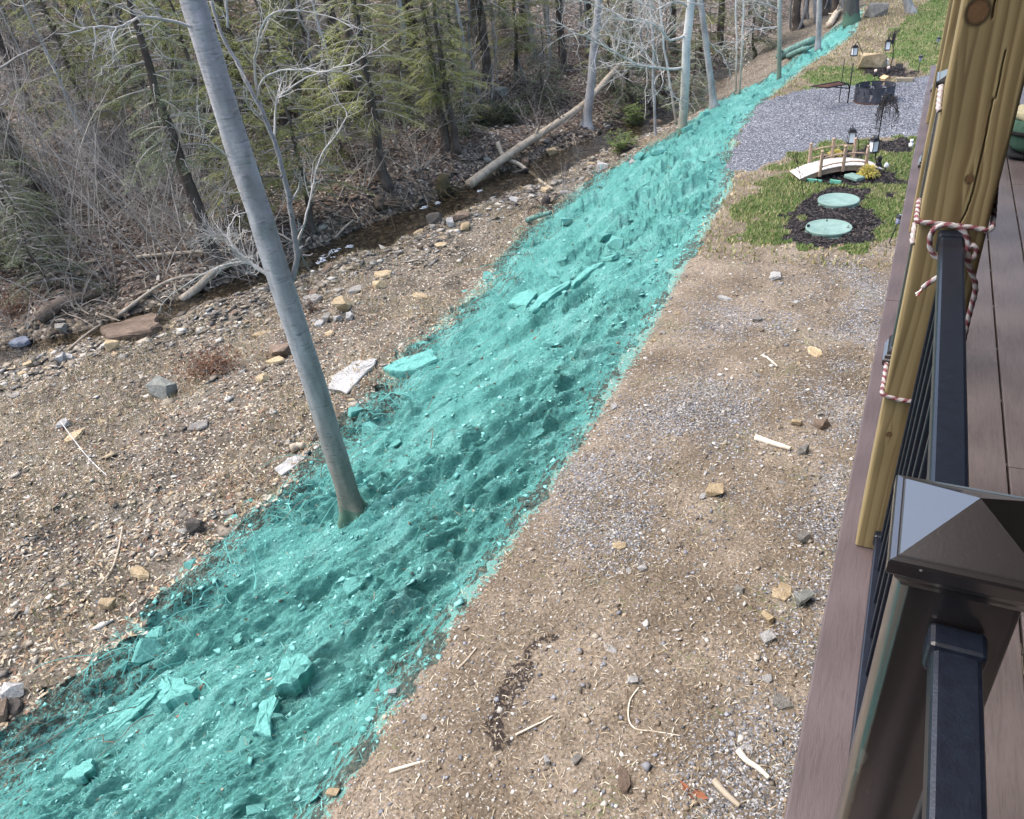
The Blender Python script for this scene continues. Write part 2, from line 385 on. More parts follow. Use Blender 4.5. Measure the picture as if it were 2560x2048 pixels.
def build_ground():
    th_d = np.arange(R(-90), R(16), 0.0026)
    th_c = np.linspace(R(16), R(270), 86)[1:-1]
    th = np.concatenate([th_d, th_c])
    rs = [0.3]
    while rs[-1] < 95:
        r = rs[-1]
        dr = 0.3 if r < 1.8 else min(max(0.0031*r, 0.00048*r*r), 0.30 if r < 60 else 1.5)
        rs.append(r+dr)
    rs = np.array(rs)
    TH, RR = np.meshgrid(th, rs)          # rows are radii
    X = RR*np.sin(TH); Y = RR*np.cos(TH)
    x = X.ravel(); y = Y.ravel()
    z = np.empty_like(x); reg = np.empty(len(x), np.int32)
    for k in range(0, len(x), 120000):
        sl = slice(k, k+120000)
        reg[sl] = regions(x[sl], y[sl])
        fade = 1.0
        z[sl] = hz(x[sl], y[sl])+hfine(x[sl], y[sl], reg[sl])*fade
    nr, nt_ = X.shape
    idx = np.arange(nr*nt_).reshape(nr, nt_)
    a = idx[:-1, :]; b = idx[1:, :]
    a2 = np.roll(a, -1, 1); b2 = np.roll(b, -1, 1)
    F = np.stack([a, b, b2, a2], -1).reshape(-1, 4)[:, ::-1]
    V = np.stack([x, y, z], -1)
    fr = reg[F[:, 0]]
    e = edge_e(x, y); lo = np.interp(y, LOW_Y, LOW_E)
    spray = np.exp(-np.abs(e)/0.22)*0.62 + 0.55*np.exp(-np.clip(e-lo, 0, 9)/0.8)*(e > 0)
    spray = np.clip(spray, 0, 1)*(y < 34)
    edge_fade = sstep(-0.2, 1.7, lo+0.3-e)*sstep(-0.15, 0.45, e)
    grv = np.clip((blob(x, y, GRAVEL_SPOTS)*1.25 + 0.3*np.exp(-(x+0.1)**2/0.25)*(y < 13))*sstep(.15, .75, fbm(x*1.7, y*1.7, 77, 4)), 0, 1)
    hj = jitter(x, y, .25, 5, 93); humus = np.zeros(len(x))
    for B in HUMUS: humus = np.maximum(humus, inpoly(*hj, B)*1.0)
    names = ['yard_soil', 'gravel_pad', 'lawn', 'mulch_bed', 'green_slope', 'rubble_terrace', 'stream_bed', 'hillside']
    out = []
    for k, nm in enumerate(names):
        f = F[fr == k]
        u, inv = np.unique(f, return_inverse=True)
        me = raw_mesh(nm, V[u], inv.reshape(-1, 4), GM[nm], None, True)
        set_f(me, humus[u], 'humus'); set_f(me, spray[u], 'spray'); set_f(me, edge_fade[u], 'cover'); set_f(me, grv[u], 'gravel')
        o = link(nm, me); tag(o, kind='structure'); out.append(o)
    return out

def gravel_color(nt, vec, scale, stops):
    v = voro(nt, vec, scale)
    sep = nt.nodes.new('ShaderNodeSeparateColor'); nt.links.new(v.outputs['Color'], sep.inputs[0])
    return ramp(nt, sep.outputs[0], stops), v.outputs['Distance'], sep.outputs[1]
GREY = [(0.0, lin(66, 67, 70)), (0.35, lin(104, 106, 110)), (0.7, lin(138, 140, 144)), (0.9, lin(172, 174, 178)), (1.0, lin(196, 197, 199))]
PADG = [(0.0, lin(80, 82, 87)), (0.35, lin(104, 107, 113)), (0.7, lin(128, 131, 138)), (0.9, lin(160, 163, 170)), (1.0, lin(186, 188, 193))]
TEAL = [(0.25, lin(64, 146, 138)), (0.5, lin(86, 170, 161)), (0.75, lin(122, 194, 186))]

def m_soil():
    m, nt, b = nodes('soil'); vec = coord(nt, 'Position')
    c = ramp(nt, noise(nt, vec, 1.1, 5, .6), [(0.3, lin(92, 80, 65)), (0.48, lin(116, 102, 84)), (0.62, lin(136, 122, 104)), (0.75, lin(122, 104, 82))])
    fine = noise(nt, vec, 42, 4, .7)
    c = mixc(nt, 1.0, c, ramp(nt, fine, [(0.3, (.42, .42, .42)), (0.5, (.95, .95, .95)), (0.68, (1.5, 1.5, 1.5))]), 'MULTIPLY')
    gcol, gd, g2 = gravel_color(nt, vec, 55, GREY)
    pale, pd, p2 = gravel_color(nt, coord(nt, 'Position', (1, 1.6, 1), (0, 0, .7)), 48, [(0, lin(120, 112, 99)), (.6, lin(152, 145, 132)), (1, lin(180, 175, 165))])
    sp = math_(nt, 'MULTIPLY', math_(nt, 'GREATER_THAN', p2, 0.80), math_(nt, 'LESS_THAN', pd, 0.42))
    c = mixc(nt, math_(nt, 'MULTIPLY', sp, 0.85), c, pale)
    ga = attr(nt, 'gravel').outputs['Fac']
    gm = math_(nt, 'GREATER_THAN', math_(nt, 'ADD', math_(nt, 'MULTIPLY', ga, 0.62), math_(nt, 'MULTIPLY', g2, 0.62)), 0.68)
    gm = math_(nt, 'MULTIPLY', gm, math_(nt, 'LESS_THAN', gd, 0.55))
    c = mixc(nt, math_(nt, 'MULTIPLY', gm, 0.85), c, gcol)
    sa = attr(nt, 'spray').outputs['Fac']
    sm = math_(nt, 'GREATER_THAN', math_(nt, 'ADD', sa, math_(nt, 'MULTIPLY', noise(nt, vec, 26, 4, .7), 1.0)), 0.98)
    c = mixc(nt, math_(nt, 'MULTIPLY', sm, 0.75), c, lin(86, 160, 150))
    moss = math_(nt, 'GREATER_THAN', math_(nt, 'MULTIPLY', noise(nt, vec, 1.6, 3), noise(nt, vec, 30, 3)), 0.36)
    c = mixc(nt, math_(nt, 'MULTIPLY', moss, 0.5), c, lin(92, 104, 58))
    hm = math_(nt, 'MULTIPLY', attr(nt, 'humus').outputs['Fac'], math_(nt, 'GREATER_THAN', noise(nt, vec, 34, 4, .7), .46))
    c = mixc(nt, math_(nt, 'MULTIPLY', hm, .88), c, lin(40, 34, 34))
    nt.links.new(c, b.inputs['Base Color']); b.inputs['Roughness'].default_value = 0.95; b.inputs['Specular IOR Level'].default_value = 0.15
    h = math_(nt, 'ADD', fine, math_(nt, 'MULTIPLY', math_(nt, 'ADD', gm, sp), 0.5))
    bump(nt, b, h, 0.9, 0.02); return m
def m_gravel():
    m, nt, b = nodes('gravel'); vec = coord(nt, 'Position', (1, 1, 1))
    c1, d1, r1 = gravel_color(nt, vec, 34, PADG)
    big = noise(nt, vec, 0.9, 3)
    c = mixc(nt, 1.0, c1, ramp(nt, big, [(.3, (.82, .82, .84)), (.7, (1.08, 1.08, 1.08))]), 'MULTIPLY')
    c = mixc(nt, math_(nt, 'GREATER_THAN', d1, 0.62), c, lin(72, 74, 82))
    nt.links.new(c, b.inputs['Base Color']); b.inputs['Roughness'].default_value = 0.85; b.inputs['Specular IOR Level'].default_value = 0.25
    h = math_(nt, 'SUBTRACT', math_(nt, 'MULTIPLY', r1, 0.6), d1)
    bump(nt, b, h, 1.0, 0.03); return m
def m_lawn():
    m, nt, b = nodes('lawn_ground'); vec = coord(nt, 'Position')
    c = ramp(nt, noise(nt, vec, 1.2, 4, .6), [(0.3, lin(134, 126, 88)), (0.48, lin(98, 112, 58)), (0.7, lin(74, 106, 42))])
    f = noise(nt, vec, 40, 4, .7)
    c = mixc(nt, 1.0, c, ramp(nt, f, [(.3, (.35, .35, .35)), (.55, (1, 1, 1)), (.75, (1.6, 1.6, 1.5))]), 'MULTIPLY')
    nt.links.new(c, b.inputs['Base Color']); b.inputs['Roughness'].default_value = 0.95; b.inputs['Specular IOR Level'].default_value = 0.1
    bump(nt, b, f, 1.0, 0.03); return m
def m_mulch():
    m, nt, b = nodes('mulch'); vec = coord(nt, 'Position', (1, 1, 1))
    v = voro(nt, coord(nt, 'Position', (1, 2.6, 1), (0, 0, .5)), 28)
    sep = nt.nodes.new('ShaderNodeSeparateColor'); nt.links.new(v.outputs['Color'], sep.inputs[0])
    c = ramp(nt, sep.outputs[0], [(0, lin(22, 20, 22)), (.6, lin(44, 40, 42)), (.9, lin(78, 72, 72)), (1, lin(120, 110, 100))])
    nt.links.new(c, b.inputs['Base Color']); b.inputs['Roughness'].default_value = 0.9; b.inputs['Specular IOR Level'].default_value = 0.2
    bump(nt, b, math_(nt, 'SUBTRACT', sep.outputs[1], v.outputs['Distance']), 1.0, 0.03); return m
def m_green():
    m, nt, b = nodes('green_mulch'); vec = coord(nt, 'Position'); va = coord(nt, 'Position', (1.0, 0.38, 1), (0, 0, R(38)))
    c = ramp(nt, noise(nt, va, 3.0, 6, .62), TEAL)
    fine = noise(nt, va, 38, 5, .75)
    c = mixc(nt, 1.0, c, ramp(nt, fine, [(.28, (.62, .66, .66)), (.5, (1, 1, 1)), (.72, (1.28, 1.22, 1.2))]), 'MULTIPLY')
    # unsprayed specks of soil, straw and stone
    patch = noise(nt, vec, 1.7, 3); cov = attr(nt, 'cover').outputs['Fac']
    spk = noise(nt, va, 21, 5, .8)
    thr = math_(nt, 'ADD', math_(nt, 'MULTIPLY', patch, 0.36), math_(nt, 'MULTIPLY', math_(nt, 'SUBTRACT', 1.0, cov), 0.24))
    bare = math_(nt, 'GREATER_THAN', math_(nt, 'ADD', spk, thr), 0.835)
    soil = ramp(nt, noise(nt, vec, 30, 3), [(.35, lin(52, 46, 42)), (.6, lin(104, 92, 76)), (.75, lin(170, 158, 138))])
    c = mixc(nt, math_(nt, 'MULTIPLY', bare, 0.85), c, soil)
    nt.links.new(c, b.inputs['Base Color']); b.inputs['Roughness'].default_value = 0.95; b.inputs['Specular IOR Level'].default_value = 0.12
    n1 = bump(nt, b, noise(nt, va, 14, 6, .75), 1.0, 0.12)
    bump(nt, b, fine, 0.9, 0.03, n1); return m
def m_rubble():
    m, nt, b = nodes('rubble'); vec = coord(nt, 'Position')
    c = ramp(nt, noise(nt, vec, 0.8, 5, .6), [(0.3, lin(84, 76, 65)), (0.45, lin(108, 98, 84)), (0.58, lin(124, 114, 98)), (0.72, lin(98, 96, 78))])
    c2, d2, r2 = gravel_color(nt, coord(nt, 'Position', (1, 1.5, 1.5), (0, 0, .6)), 22, [(0, lin(84, 76, 68)), (.45, lin(140, 128, 112)), (.8, lin(190, 180, 162)), (1, lin(226, 220, 206))])
    sp = math_(nt, 'MULTIPLY', math_(nt, 'GREATER_THAN', r2, 0.48), math_(nt, 'LESS_THAN', d2, 0.5))
    c = mixc(nt, math_(nt, 'MULTIPLY', sp, 0.8), c, c2)
    f = noise(nt, vec, 40, 4, .7)
    c = mixc(nt, 1.0, c, ramp(nt, f, [(.3, (.45, .45, .45)), (.52, (1, 1, 1)), (.7, (1.35, 1.35, 1.35))]), 'MULTIPLY')
    sa = attr(nt, 'spray').outputs['Fac']
    sm = math_(nt, 'GREATER_THAN', math_(nt, 'ADD', math_(nt, 'MULTIPLY', sa, .9), noise(nt, vec, 16, 5, .8)), 0.94)
    c = mixc(nt, math_(nt, 'MULTIPLY', sm, 0.75), c, lin(112, 172, 160))
    nt.links.new(c, b.inputs['Base Color']); b.inputs['Roughness'].default_value = 0.95; b.inputs['Specular IOR Level'].default_value = 0.15
    bump(nt, b, math_(nt, 'ADD', f, sp), 1.0, 0.03); return m
def m_bed():
    m, nt, b = nodes('stream_bed'); vec = coord(nt, 'Position')
    c2, d2, r2 = gravel_color(nt, coord(nt, 'Position', (1, 1.5, 1.5), (0, 0, .4)), 9, [(0, lin(48, 42, 36)), (.5, lin(92, 80, 64)), (.85, lin(128, 112, 88)), (1, lin(165, 150, 128))])
    f = noise(nt, vec, 30, 4, .7)
    c = mixc(nt, 1.0, c2, ramp(nt, f, [(.3, (.5, .5, .5)), (.6, (1.1, 1.1, 1.1))]), 'MULTIPLY')
    nt.links.new(c, b.inputs['Base Color']); b.inputs['Roughness'].default_value = 0.8
    bump(nt, b, math_(nt, 'SUBTRACT', r2, d2), 1.0, 0.05); return m
def m_hill():
    m, nt, b = nodes('leaf_litter'); vec = coord(nt, 'Position')
    c = ramp(nt, noise(nt, vec, 0.5, 5, .65), [(0.3, lin(76, 67, 60)), (0.5, lin(106, 95, 86)), (0.7, lin(136, 124, 112))])
    c2, d2, r2 = gravel_color(nt, vec, 13, [(0, lin(60, 51, 46)), (.5, lin(112, 97, 86)), (.85, lin(168, 152, 136)), (1, lin(214, 203, 190))])
    c = mixc(nt, 0.6, c, c2)
    f = noise(nt, vec, 18, 5, .75)
    c = mixc(nt, 1.0, c, ramp(nt, f, [(.3, (.4, .4, .4)), (.55, (1, 1, 1)), (.75, (1.4, 1.4, 1.4))]), 'MULTIPLY')
    nt.links.new(c, b.inputs['Base Color']); b.inputs['Roughness'].default_value = 0.95; b.inputs['Specular IOR Level'].default_value = 0.1
    bump(nt, b, math_(nt, 'ADD', f, r2), 1.0, 0.07); return m
GM = dict(yard_soil=m_soil(), gravel_pad=m_gravel(), lawn=m_lawn(), mulch_bed=m_mulch(), green_slope=m_green(), rubble_terrace=m_rubble(), stream_bed=m_bed(), hillside=m_hill())
build_ground()

# water of the stream
def build_water():
    ys = np.arange(-6, 46, 0.3); wz = -2.66
    cols = np.linspace(-1.9, 1.9, 15); V = []; 
    for y in ys:
        xs = np.interp(y, STR_Y, STR_X); nx = np.interp(y, STR_Y, STR_X)
        for k in cols:
            V.append((xs+k, y, wz+0.012*(vnoise(xs*3+k*3, y*4, 3)-0.5)))
    n = len(cols); F = [(i*n+j, i*n+j+1, (i+1)*n+j+1, (i+1)*n+j) for i in range(len(ys)-1) for j in range(n-1)]
    m, nt, b = nodes('water'); vec = coord(nt, 'Position')
    b.inputs['Base Color'].default_value = (.55, .5, .4, 1); b.inputs['Roughness'].default_value = 0.06
    b.inputs['Transmission Weight'].default_value = 1.0; b.inputs['IOR'].default_value = 1.33
    bump(nt, b, noise(nt, coord(nt, 'Position', (1, 2, 1)), 5, 4, .6), 0.6, 0.04)
    me = raw_mesh('stream_water', V, F, m, None, True)
    tag(link('stream_water', me), kind='structure')
build_water()
# ---------------------------------------------------------------- the deck
DZ = 2.82                                   # top of the deck boards
def XO(y): return -0.002+0.0129*(y-0.97)    # outer edge of the deck (not quite parallel to the boards)
def m_composite(name, c1, c2, rough=0.5):
    m, nt, b = nodes(name)
    st = coord(nt, 'Object', (9, 0.8, 9))
    c = ramp(nt, noise(nt, st, 9, 5, .6, 0.6), [(.3, c1), (.55, c2), (.7, c1)])
    w = nt.nodes.new('ShaderNodeTexWave'); w.wave_type = 'RINGS'; w.inputs['Scale'].default_value = 3.0; w.inputs['Distortion'].default_value = 3.0; w.inputs['Detail'].default_value = 3
    nt.links.new(coord(nt, 'Object', (3.0, 0.28, 1)), w.inputs['Vector'])
    c = mixc(nt, 0.3, c, mixc(nt, w.outputs['Fac'], c1*0.8, c2*1.12))
    dust = math_(nt, 'GREATER_THAN', noise(nt, coord(nt, 'Object'), 90, 2, .5), 0.79)
    c = mixc(nt, math_(nt, 'MULTIPLY', dust, .35), c, lin(190, 180, 172))
    nt.links.new(c, b.inputs['Base Color']); b.inputs['Roughness'].default_value = rough; b.inputs['Specular IOR Level'].default_value = 0.4
    fn = noise(nt, coord(nt, 'Object', (60, 3, 60)), 8, 4, .6)
    bump(nt, b, fn, 0.35, 0.003); return m
M_BOARD = m_composite('composite_board', lin(88, 79, 77), lin(108, 98, 96), 0.42)
M_BORDER = m_composite('composite_border', lin(76, 64, 64), lin(92, 79, 79), 0.5)
M_BLACK = simple('black_aluminium', lin(14, 19, 30), lin(20, 28, 42), 0.33, 60, 0.0004, 300, spec=0.55)
M_CLIP = simple('steel_clip', lin(170, 165, 155), lin(200, 196, 188), 0.35, 20, metal=0.8)
M_GAP = simple('joist_timber', lin(30, 26, 22), lin(46, 40, 33), 0.9, 12, 0.002, 40)
def m_brownpaint():
    m, nt, b = nodes('brown_post_sleeve')
    c = ramp(nt, noise(nt, coord(nt, 'Object'), 14, 4), [(.3, lin(21, 17, 17)), (.7, lin(25, 20, 20))])
    nt.links.new(c, b.inputs['Base Color']); b.inputs['Roughness'].default_value = 0.28; b.inputs['IOR'].default_value = 2.3
    b.inputs['Coat Weight'].default_value = 0.6; b.inputs['Coat Roughness'].default_value = 0.12
    v = voro(nt, coord(nt, 'Object'), 34); sep = nt.nodes.new('ShaderNodeSeparateColor'); nt.links.new(v.outputs['Color'], sep.inputs[0])
    dot = math_(nt, 'MULTIPLY', math_(nt, 'LESS_THAN', v.outputs['Distance'], .055), math_(nt, 'GREATER_THAN', sep.outputs[0], .8))
    smear = math_(nt, 'MULTIPLY', math_(nt, 'GREATER_THAN', noise(nt, coord(nt, 'Object', (1, 1, .4)), 9, 6, .75), .64), .10)
    c = mixc(nt, math_(nt, 'MAXIMUM', math_(nt, 'MULTIPLY', dot, .7), smear), c, lin(170, 165, 158)); nt.links.new(c, b.inputs['Base Color'])
    bump(nt, b, noise(nt, coord(nt, 'Object'), 260, 3), 0.15, 0.001); return m
M_SLEEVE = m_brownpaint()

deck = empty('deck', (0, 0, DZ), 0, 'brown composite deck with grooved boards and a lighter border at right', 'deck')
def slab(quad, z0, z1, name, mat, parent, bev=0.003, org=(0, 0, 0)):
    bm = bmesh.new()
    lo = [bm.verts.new((x, y, z0)) for x, y in quad]; hi = [bm.verts.new((x, y, z1)) for x, y in quad]
    n = len(quad)
    bm.faces.new(lo[::-1]); bm.faces.new(hi)
    for i in range(n): bm.faces.new((lo[i], lo[(i+1) % n], hi[(i+1) % n], hi[i]))
    bmesh.ops.recalc_face_normals(bm, faces=list(bm.faces))
    if bev: bmesh.ops.bevel(bm, geom=list(bm.edges), offset=bev, segments=2, affect='EDGES', profile=0.5)
    me = bpy.data.meshes.new(name); bm.to_mesh(me); bm.free(); me.materials.append(mat)
    return link(name, me, parent)
Y0, Y1 = -2.2, 9.1
for a, b_ in ((Y0, 3.605), (3.609, 7.82), (7.824, Y1)):
    slab([(XO(a), a), (XO(a)+.146, a), (XO(b_)+.146, b_), (XO(b_), b_)], -0.025, 0.0, 'border_board', M_BORDER, deck, 0.005)
slab([(XO(Y0)+.152, Y0), (.321, Y0), (.321, 3.1), (XO(3.1)+.152, 3.1)], -0.025, -.0005, 'board', M_BOARD, deck)
slab([(XO(3.104)+.152, 3.104), (.321, 3.104), (.321, Y1), (XO(Y1)+.152, Y1)], -0.025, -.0005, 'board', M_BOARD, deck)
joints = [4.6, 2.42, 5.4, 1.1, 4.0, 2.9, 6.1, 1.8, 5.0, 3.3, 6.6, 2.2]
for k in range(12):
    x0 = .328+.148*k; j = joints[k] if k != 1 else 2.42
    slab([(x0, Y0), (x0+.141, Y0), (x0+.141, j), (x0, j)], -0.025, -.0005, 'board', M_BOARD, deck)
    slab([(x0, j+.003), (x0+.141, j+.003), (x0+.141, Y1), (x0, Y1)], -0.025, -.0005, 'board', M_BOARD, deck)
for k, y in enumerate(np.arange(-0.4, 8.9, 0.4064)):
    for x in (.4725, .6205, .7685):
        mb = MB(); mb.box((x, y, -.012), (.005, .012, .006)); mb.build('clip', M_CLIP, deck)
mb = MB()
for y in np.arange(Y0+.1, Y1, 0.4064): mb.box((1.08, y, -.165), (1.95, .038, .27))
mb.build('joist_frame', M_GAP, deck)
mb = MB()
f = [(XO(Y0)+.020, Y0), (XO(Y1)+.020, Y1)]
slab([(XO(Y0)+.022, Y0), (XO(Y0)+.045, Y0), (XO(Y1)+.045, Y1), (XO(Y1)+.022, Y1)], -.28, -.0262, 'fascia', M_BORDER, deck, 0.002)
for y in (1.95, 4.55, 6.9, -0.6):
    mb = MB(); mb.box((.35, y, -1.55), (.14, .14, 2.52)); mb.build('support_post', M_GAP, deck)

# ---- timber posts
def wood_color(u, v, knots, seed):
    """pressure treated pine grain; u across, v up (metres)"""
    t = u + 0.010*np.sin(v*2.1+seed) + 0.006*np.sin(v*5.3+seed*2)+0.012*(fbm(v*1.1+u*3, u*0+seed, 5, 3)-.5)
    kd = np.full(u.shape, 9.0)
    for (ku, kv, kr) in knots:
        du = u-ku; dv = v-kv
        t = t + np.sign(du)*0.012*np.exp(-(dv/(kr*5))**2)*np.exp(-np.abs(du)/(kr*2.5))*-1
        kd = np.minimum(kd, np.sqrt((du/kr)**2+(dv/(kr*1.15))**2))
    ph = t*46 + 2.2*fbm(t*26, v*0.35, seed+9, 3)
    ring = (ph-np.floor(ph)); ring = np.clip(ring**1.6, 0, 1)*(1-sstep(.88, 1.0, ring))
    big = fbm(u*9, v*0.6, seed+31, 3)
    k = np.clip(ring*(0.55+0.75*big), 0, 1)[:, None]
    c = lin(146, 128, 82)[None]*(1-k)+lin(104, 83, 46)[None]*k
    c = c*(0.86+0.28*fbm(u*160, v*3.0, seed+41, 3))[:, None]
    c = c*(1-0.25*sstep(.45, .75, fbm(u*14, v*2.4, seed+51, 3)))[:, None]
    kk = (1-sstep(0.75, 1.15, kd))[:, None]
    kc = lin(104, 74, 42)[None]*(0.7+0.5*fbm(u*300, v*300, 3, 2))[:, None]
    c = c*(1-kk)+kc*kk
    rim = (sstep(.7, .95, kd)*(1-sstep(.98, 1.25, kd)))[:, None]
    c = c*(1-0.75*rim)
    return c
m_, nt_, b_w = nodes('pine_post')
nt_.links.new(attr(nt_, 'col').outputs['Color'], b_w.inputs['Base Color']); b_w.inputs['Roughness'].default_value = 0.72; b_w.inputs['Specular IOR Level'].default_value = 0.25
bump(nt_, b_w, noise(nt_, coord(nt_, 'Object', (60, 60, 2.5)), 4, 5, .7), 0.35, 0.002)
M_PINE = m_
def timber_post(x, y, label, knots, cracks, seed, nu, nv, ztop=2.62, w=.137):
    root = empty('timber_post', (x, y, DZ), 0, label, 'post', 'porch roof posts along the deck edge')
    bev = .007
    # ring outline of the section, counted from the front left corner
    sec = []
    k = max(nu, 6)
    for i in range(k+1): sec.append((bev+(w-2*bev)*i/k, 0.0))
    sec.append((w-bev*.3, bev*.3))
    for i in range(4): sec.append((w, bev+(w-2*bev)*i/3))
    sec.append((w-bev*.3, w-bev*.3))
    for i in range(4): sec.append((w-bev-(w-2*bev)*i/3, w))
    sec.append((bev*.3, w-bev*.3))
    kl = max(k//2, 4)
    for i in range(kl+1): sec.append((0.0, w-bev-(w-2*bev)*i/kl))
    sec.append((bev*.3, bev*.3))
    sec = np.array(sec); n = len(sec)
    zs = np.linspace(0.004, ztop, nv)
    P = np.zeros((nv, n, 3)); P[:, :, :2] = sec[None]; P[:, :, 2] = zs[:, None]
    p = P.reshape(-1, 3).copy()
    front = p[:, 1] < bev*.5
    u = np.where(front, p[:, 0], np.where(p[:, 0] < bev*.5, .30+p[:, 1], .6+p[:, 1]+p[:, 0]*.4))
    col = wood_color(u, p[:, 2], knots, seed)
    col[(~front)] = col[(~front)]*0.9+lin(200, 180, 130)*0.1
    for cr in cracks:
        cr = np.array(cr)
        uu = np.interp(p[:, 2], cr[::-1, 1], cr[::-1, 0], left=-9, right=-9)
        wd = 0.0011
        dd = np.abs(p[:, 0]-uu); hit = front & (dd < wd*1.1)
        p[hit, 1] += 0.010*(1-dd[hit]/(wd*1.4))
        g = np.clip(1-dd/(wd*1.5), 0, 1)*front
        col *= (1-0.5*g)[:, None]
    p[:, 0] += (fbm(p[:, 2]*3, p[:, 1]*9, seed, 3)-.5)*.003
    idx = np.arange(nv*n).reshape(nv, n)
    F = np.stack([idx[:-1], np.roll(idx, -1, 1)[:-1], np.roll(idx, -1, 1)[1:], idx[1:]], -1).reshape(-1, 4)
    link('shaft', raw_mesh('shaft', p, F, M_PINE, col, False), root)
    mb = MB(); mb.box((w/2, w/2, .006), (w-.012, w-.012, .004), col=lin(150, 128, 80)); mb.build('foot', M_PINE, root)
    return root
def pf(x, y): q = py_(x/S, y/S, 1.88); return (q.x-.057, q.z-DZ)     # a place on the near post's front face
K1 = [(*pf(2445, 30), .021), (*pf(2424, 448), .0085), (*pf(2222, 1087), .007)]
CR1 = [[pf(2489, 0), pf(2481, 46)], [pf(2515, 123), pf(2491, 244)], [pf(2483, 248), pf(2459, 371), pf(2432, 488), pf(2416, 533), pf(2403, 557)]]
timber_post(.057, 1.88, 'nearest yellowish pine porch post with big dark knot and long crack', K1, CR1, 3, 70, 640)
timber_post(.095, 4.478, 'second pine porch post, half hidden behind the rope-tied post', [(.03, 1.2, .012)], [], 5, 8, 60)
timber_post(.118, 6.83, 'farthest pine porch post, showing as a thin strip at left', [(.05, 1.0, .012)], [], 8, 8, 60)

# ---- railing
def sq(mb, prof, c, col=None):
    v = []
    for h, z in prof: v += [(c[0]-h, c[1]-h, c[2]+z), (c[0]+h, c[1]-h, c[2]+z), (c[0]+h, c[1]+h, c[2]+z), (c[0]-h, c[1]+h, c[2]+z)]
    f = []
    for i in range(len(prof)-1):
        for j in range(4): k = (j+1) % 4; f.append((i*4+j, i*4+k, (i+1)*4+k, (i+1)*4+j))
    f.append((3, 2, 1, 0)); m = (len(prof)-1)*4; f.append((m, m+1, m+2, m+3))
    return mb.add(v, f, col)
def rail_post(parent, x, y):
    mb = MB(); mb.bbox((x, y, .53), (.114, .114, 1.04), .009); mb.build('post_sleeve', M_SLEEVE, parent, True)
    mb = MB(); sq(mb, [(.058, 1.030), (.060, 1.036), (.066, 1.046), (.069, 1.055), (.0745, 1.0575), (.0762, 1.060), (.0762, 1.074), (.0745, 1.0772), (.0690, 1.0785), (.0675, 1.0785), (.066, 1.0800), (.0004, 1.121)], (x, y, 0)); mb.build('post_cap', M_SLEEVE, parent)
    mb = MB(); sq(mb, [(.078, 0.002), (.078, .022), (.072, .026), (.072, .04), (.066, .044), (.066, .058), (.060, .066)], (x, y, 0)); mb.build('base_skirt', M_SLEEVE, parent)
rail = empty('deck_railing', (0, 0, DZ), 0, 'dark metal deck railing with brown capped posts beside the timber posts', 'railing')
RPS = [(.13, .740), (.135, 3.07), (.176, 5.75), (.20, 7.99)]
for x, y in RPS: rail_post(rail, x, y)
RX = .1265
def rail_section(ya, yb, xa, xb, nb, first=None):
    L = yb-ya; ang = math.atan2(xb-xa, L); c = ((xa+xb)/2, (ya+yb)/2)
    rt = Matrix.Rotation(-ang, 3, 'Z')
    mb = MB(); mb.bbox((*c, .9685), (.0475, L, .033), .006, rot=rt); mb.build('top_rail', M_BLACK, rail, False)
    mb = MB(); mb.bbox((*c, .062), (.044, L, .030), .004, rot=rt); mb.build('bottom_rail', M_BLACK, rail, False)
    for k in range(nb):
        y = (first if first is not None else ya+.06)+k*.1215
        if y > yb-.02: break
        x = xa+(xb-xa)*(y-ya)/L
        mb = MB(); mb.bbox((x, y, .515), (.019, .019, .874), .0025); mb.build('baluster', M_BLACK, rail, False)
    for y, s in ((ya, 1), (yb, -1)):
        mb = MB(); mb.bbox((xa if s > 0 else xb, y+s*.019, .9685), (.056, .036, .044), .006); mb.build('rail_bracket', M_BLACK, rail)
        mb = MB(); mb.bbox((xa if s > 0 else xb, y+s*.016, .062), (.052, .030, .040), .006); mb.build('rail_bracket', M_BLACK, rail)
rail_section(.799, 1.877, RX, RX, 9, .872+.0)
rail_section(2.022, 3.01, RX+.004, .135, 8)
rail_section(3.13, 4.475, .135, .165, 11)
rail_section(4.62, 5.69, .165, .176, 8)
rail_section(5.81, 6.825, .176, .19, 8)
rail_section(6.97, 7.93, .19, .20, 7)
rail_section(8.05, 9.05, .20, .21, 8)
rail_section(-2.1, .681, .1355, .1355, 23, -2.0)

# ---- rope
def m_rope():
    m, nt, b = nodes('rope'); nt.links.new(attr(nt, 'col').outputs['Color'], b.inputs['Base Color']); b.inputs['Roughness'].default_value = 0.8
    return m
M_ROPE = m_rope()
def smooth_path(pts, n):
    P = np.array([tuple(p) for p in pts], float)
    d = np.concatenate([[0], np.cumsum(np.linalg.norm(np.diff(P, axis=0), axis=1))])
    # catmull-rom through the points, evenly stepped
    out = []
    for t in np.linspace(0, d[-1], n):
        i = min(max(np.searchsorted(d, t)-1, 0), len(P)-2); u = (t-d[i])/max(d[i+1]-d[i], 1e-9)
        p0 = P[max(i-1, 0)]; p1 = P[i]; p2 = P[i+1]; p3 = P[min(i+2, len(P)-1)]
        out.append(0.5*((2*p1)+(-p0+p2)*u+(2*p0-5*p1+4*p2-p3)*u*u+(-p0+3*p1-3*p2+p3)*u**3))
    return np.array(out)
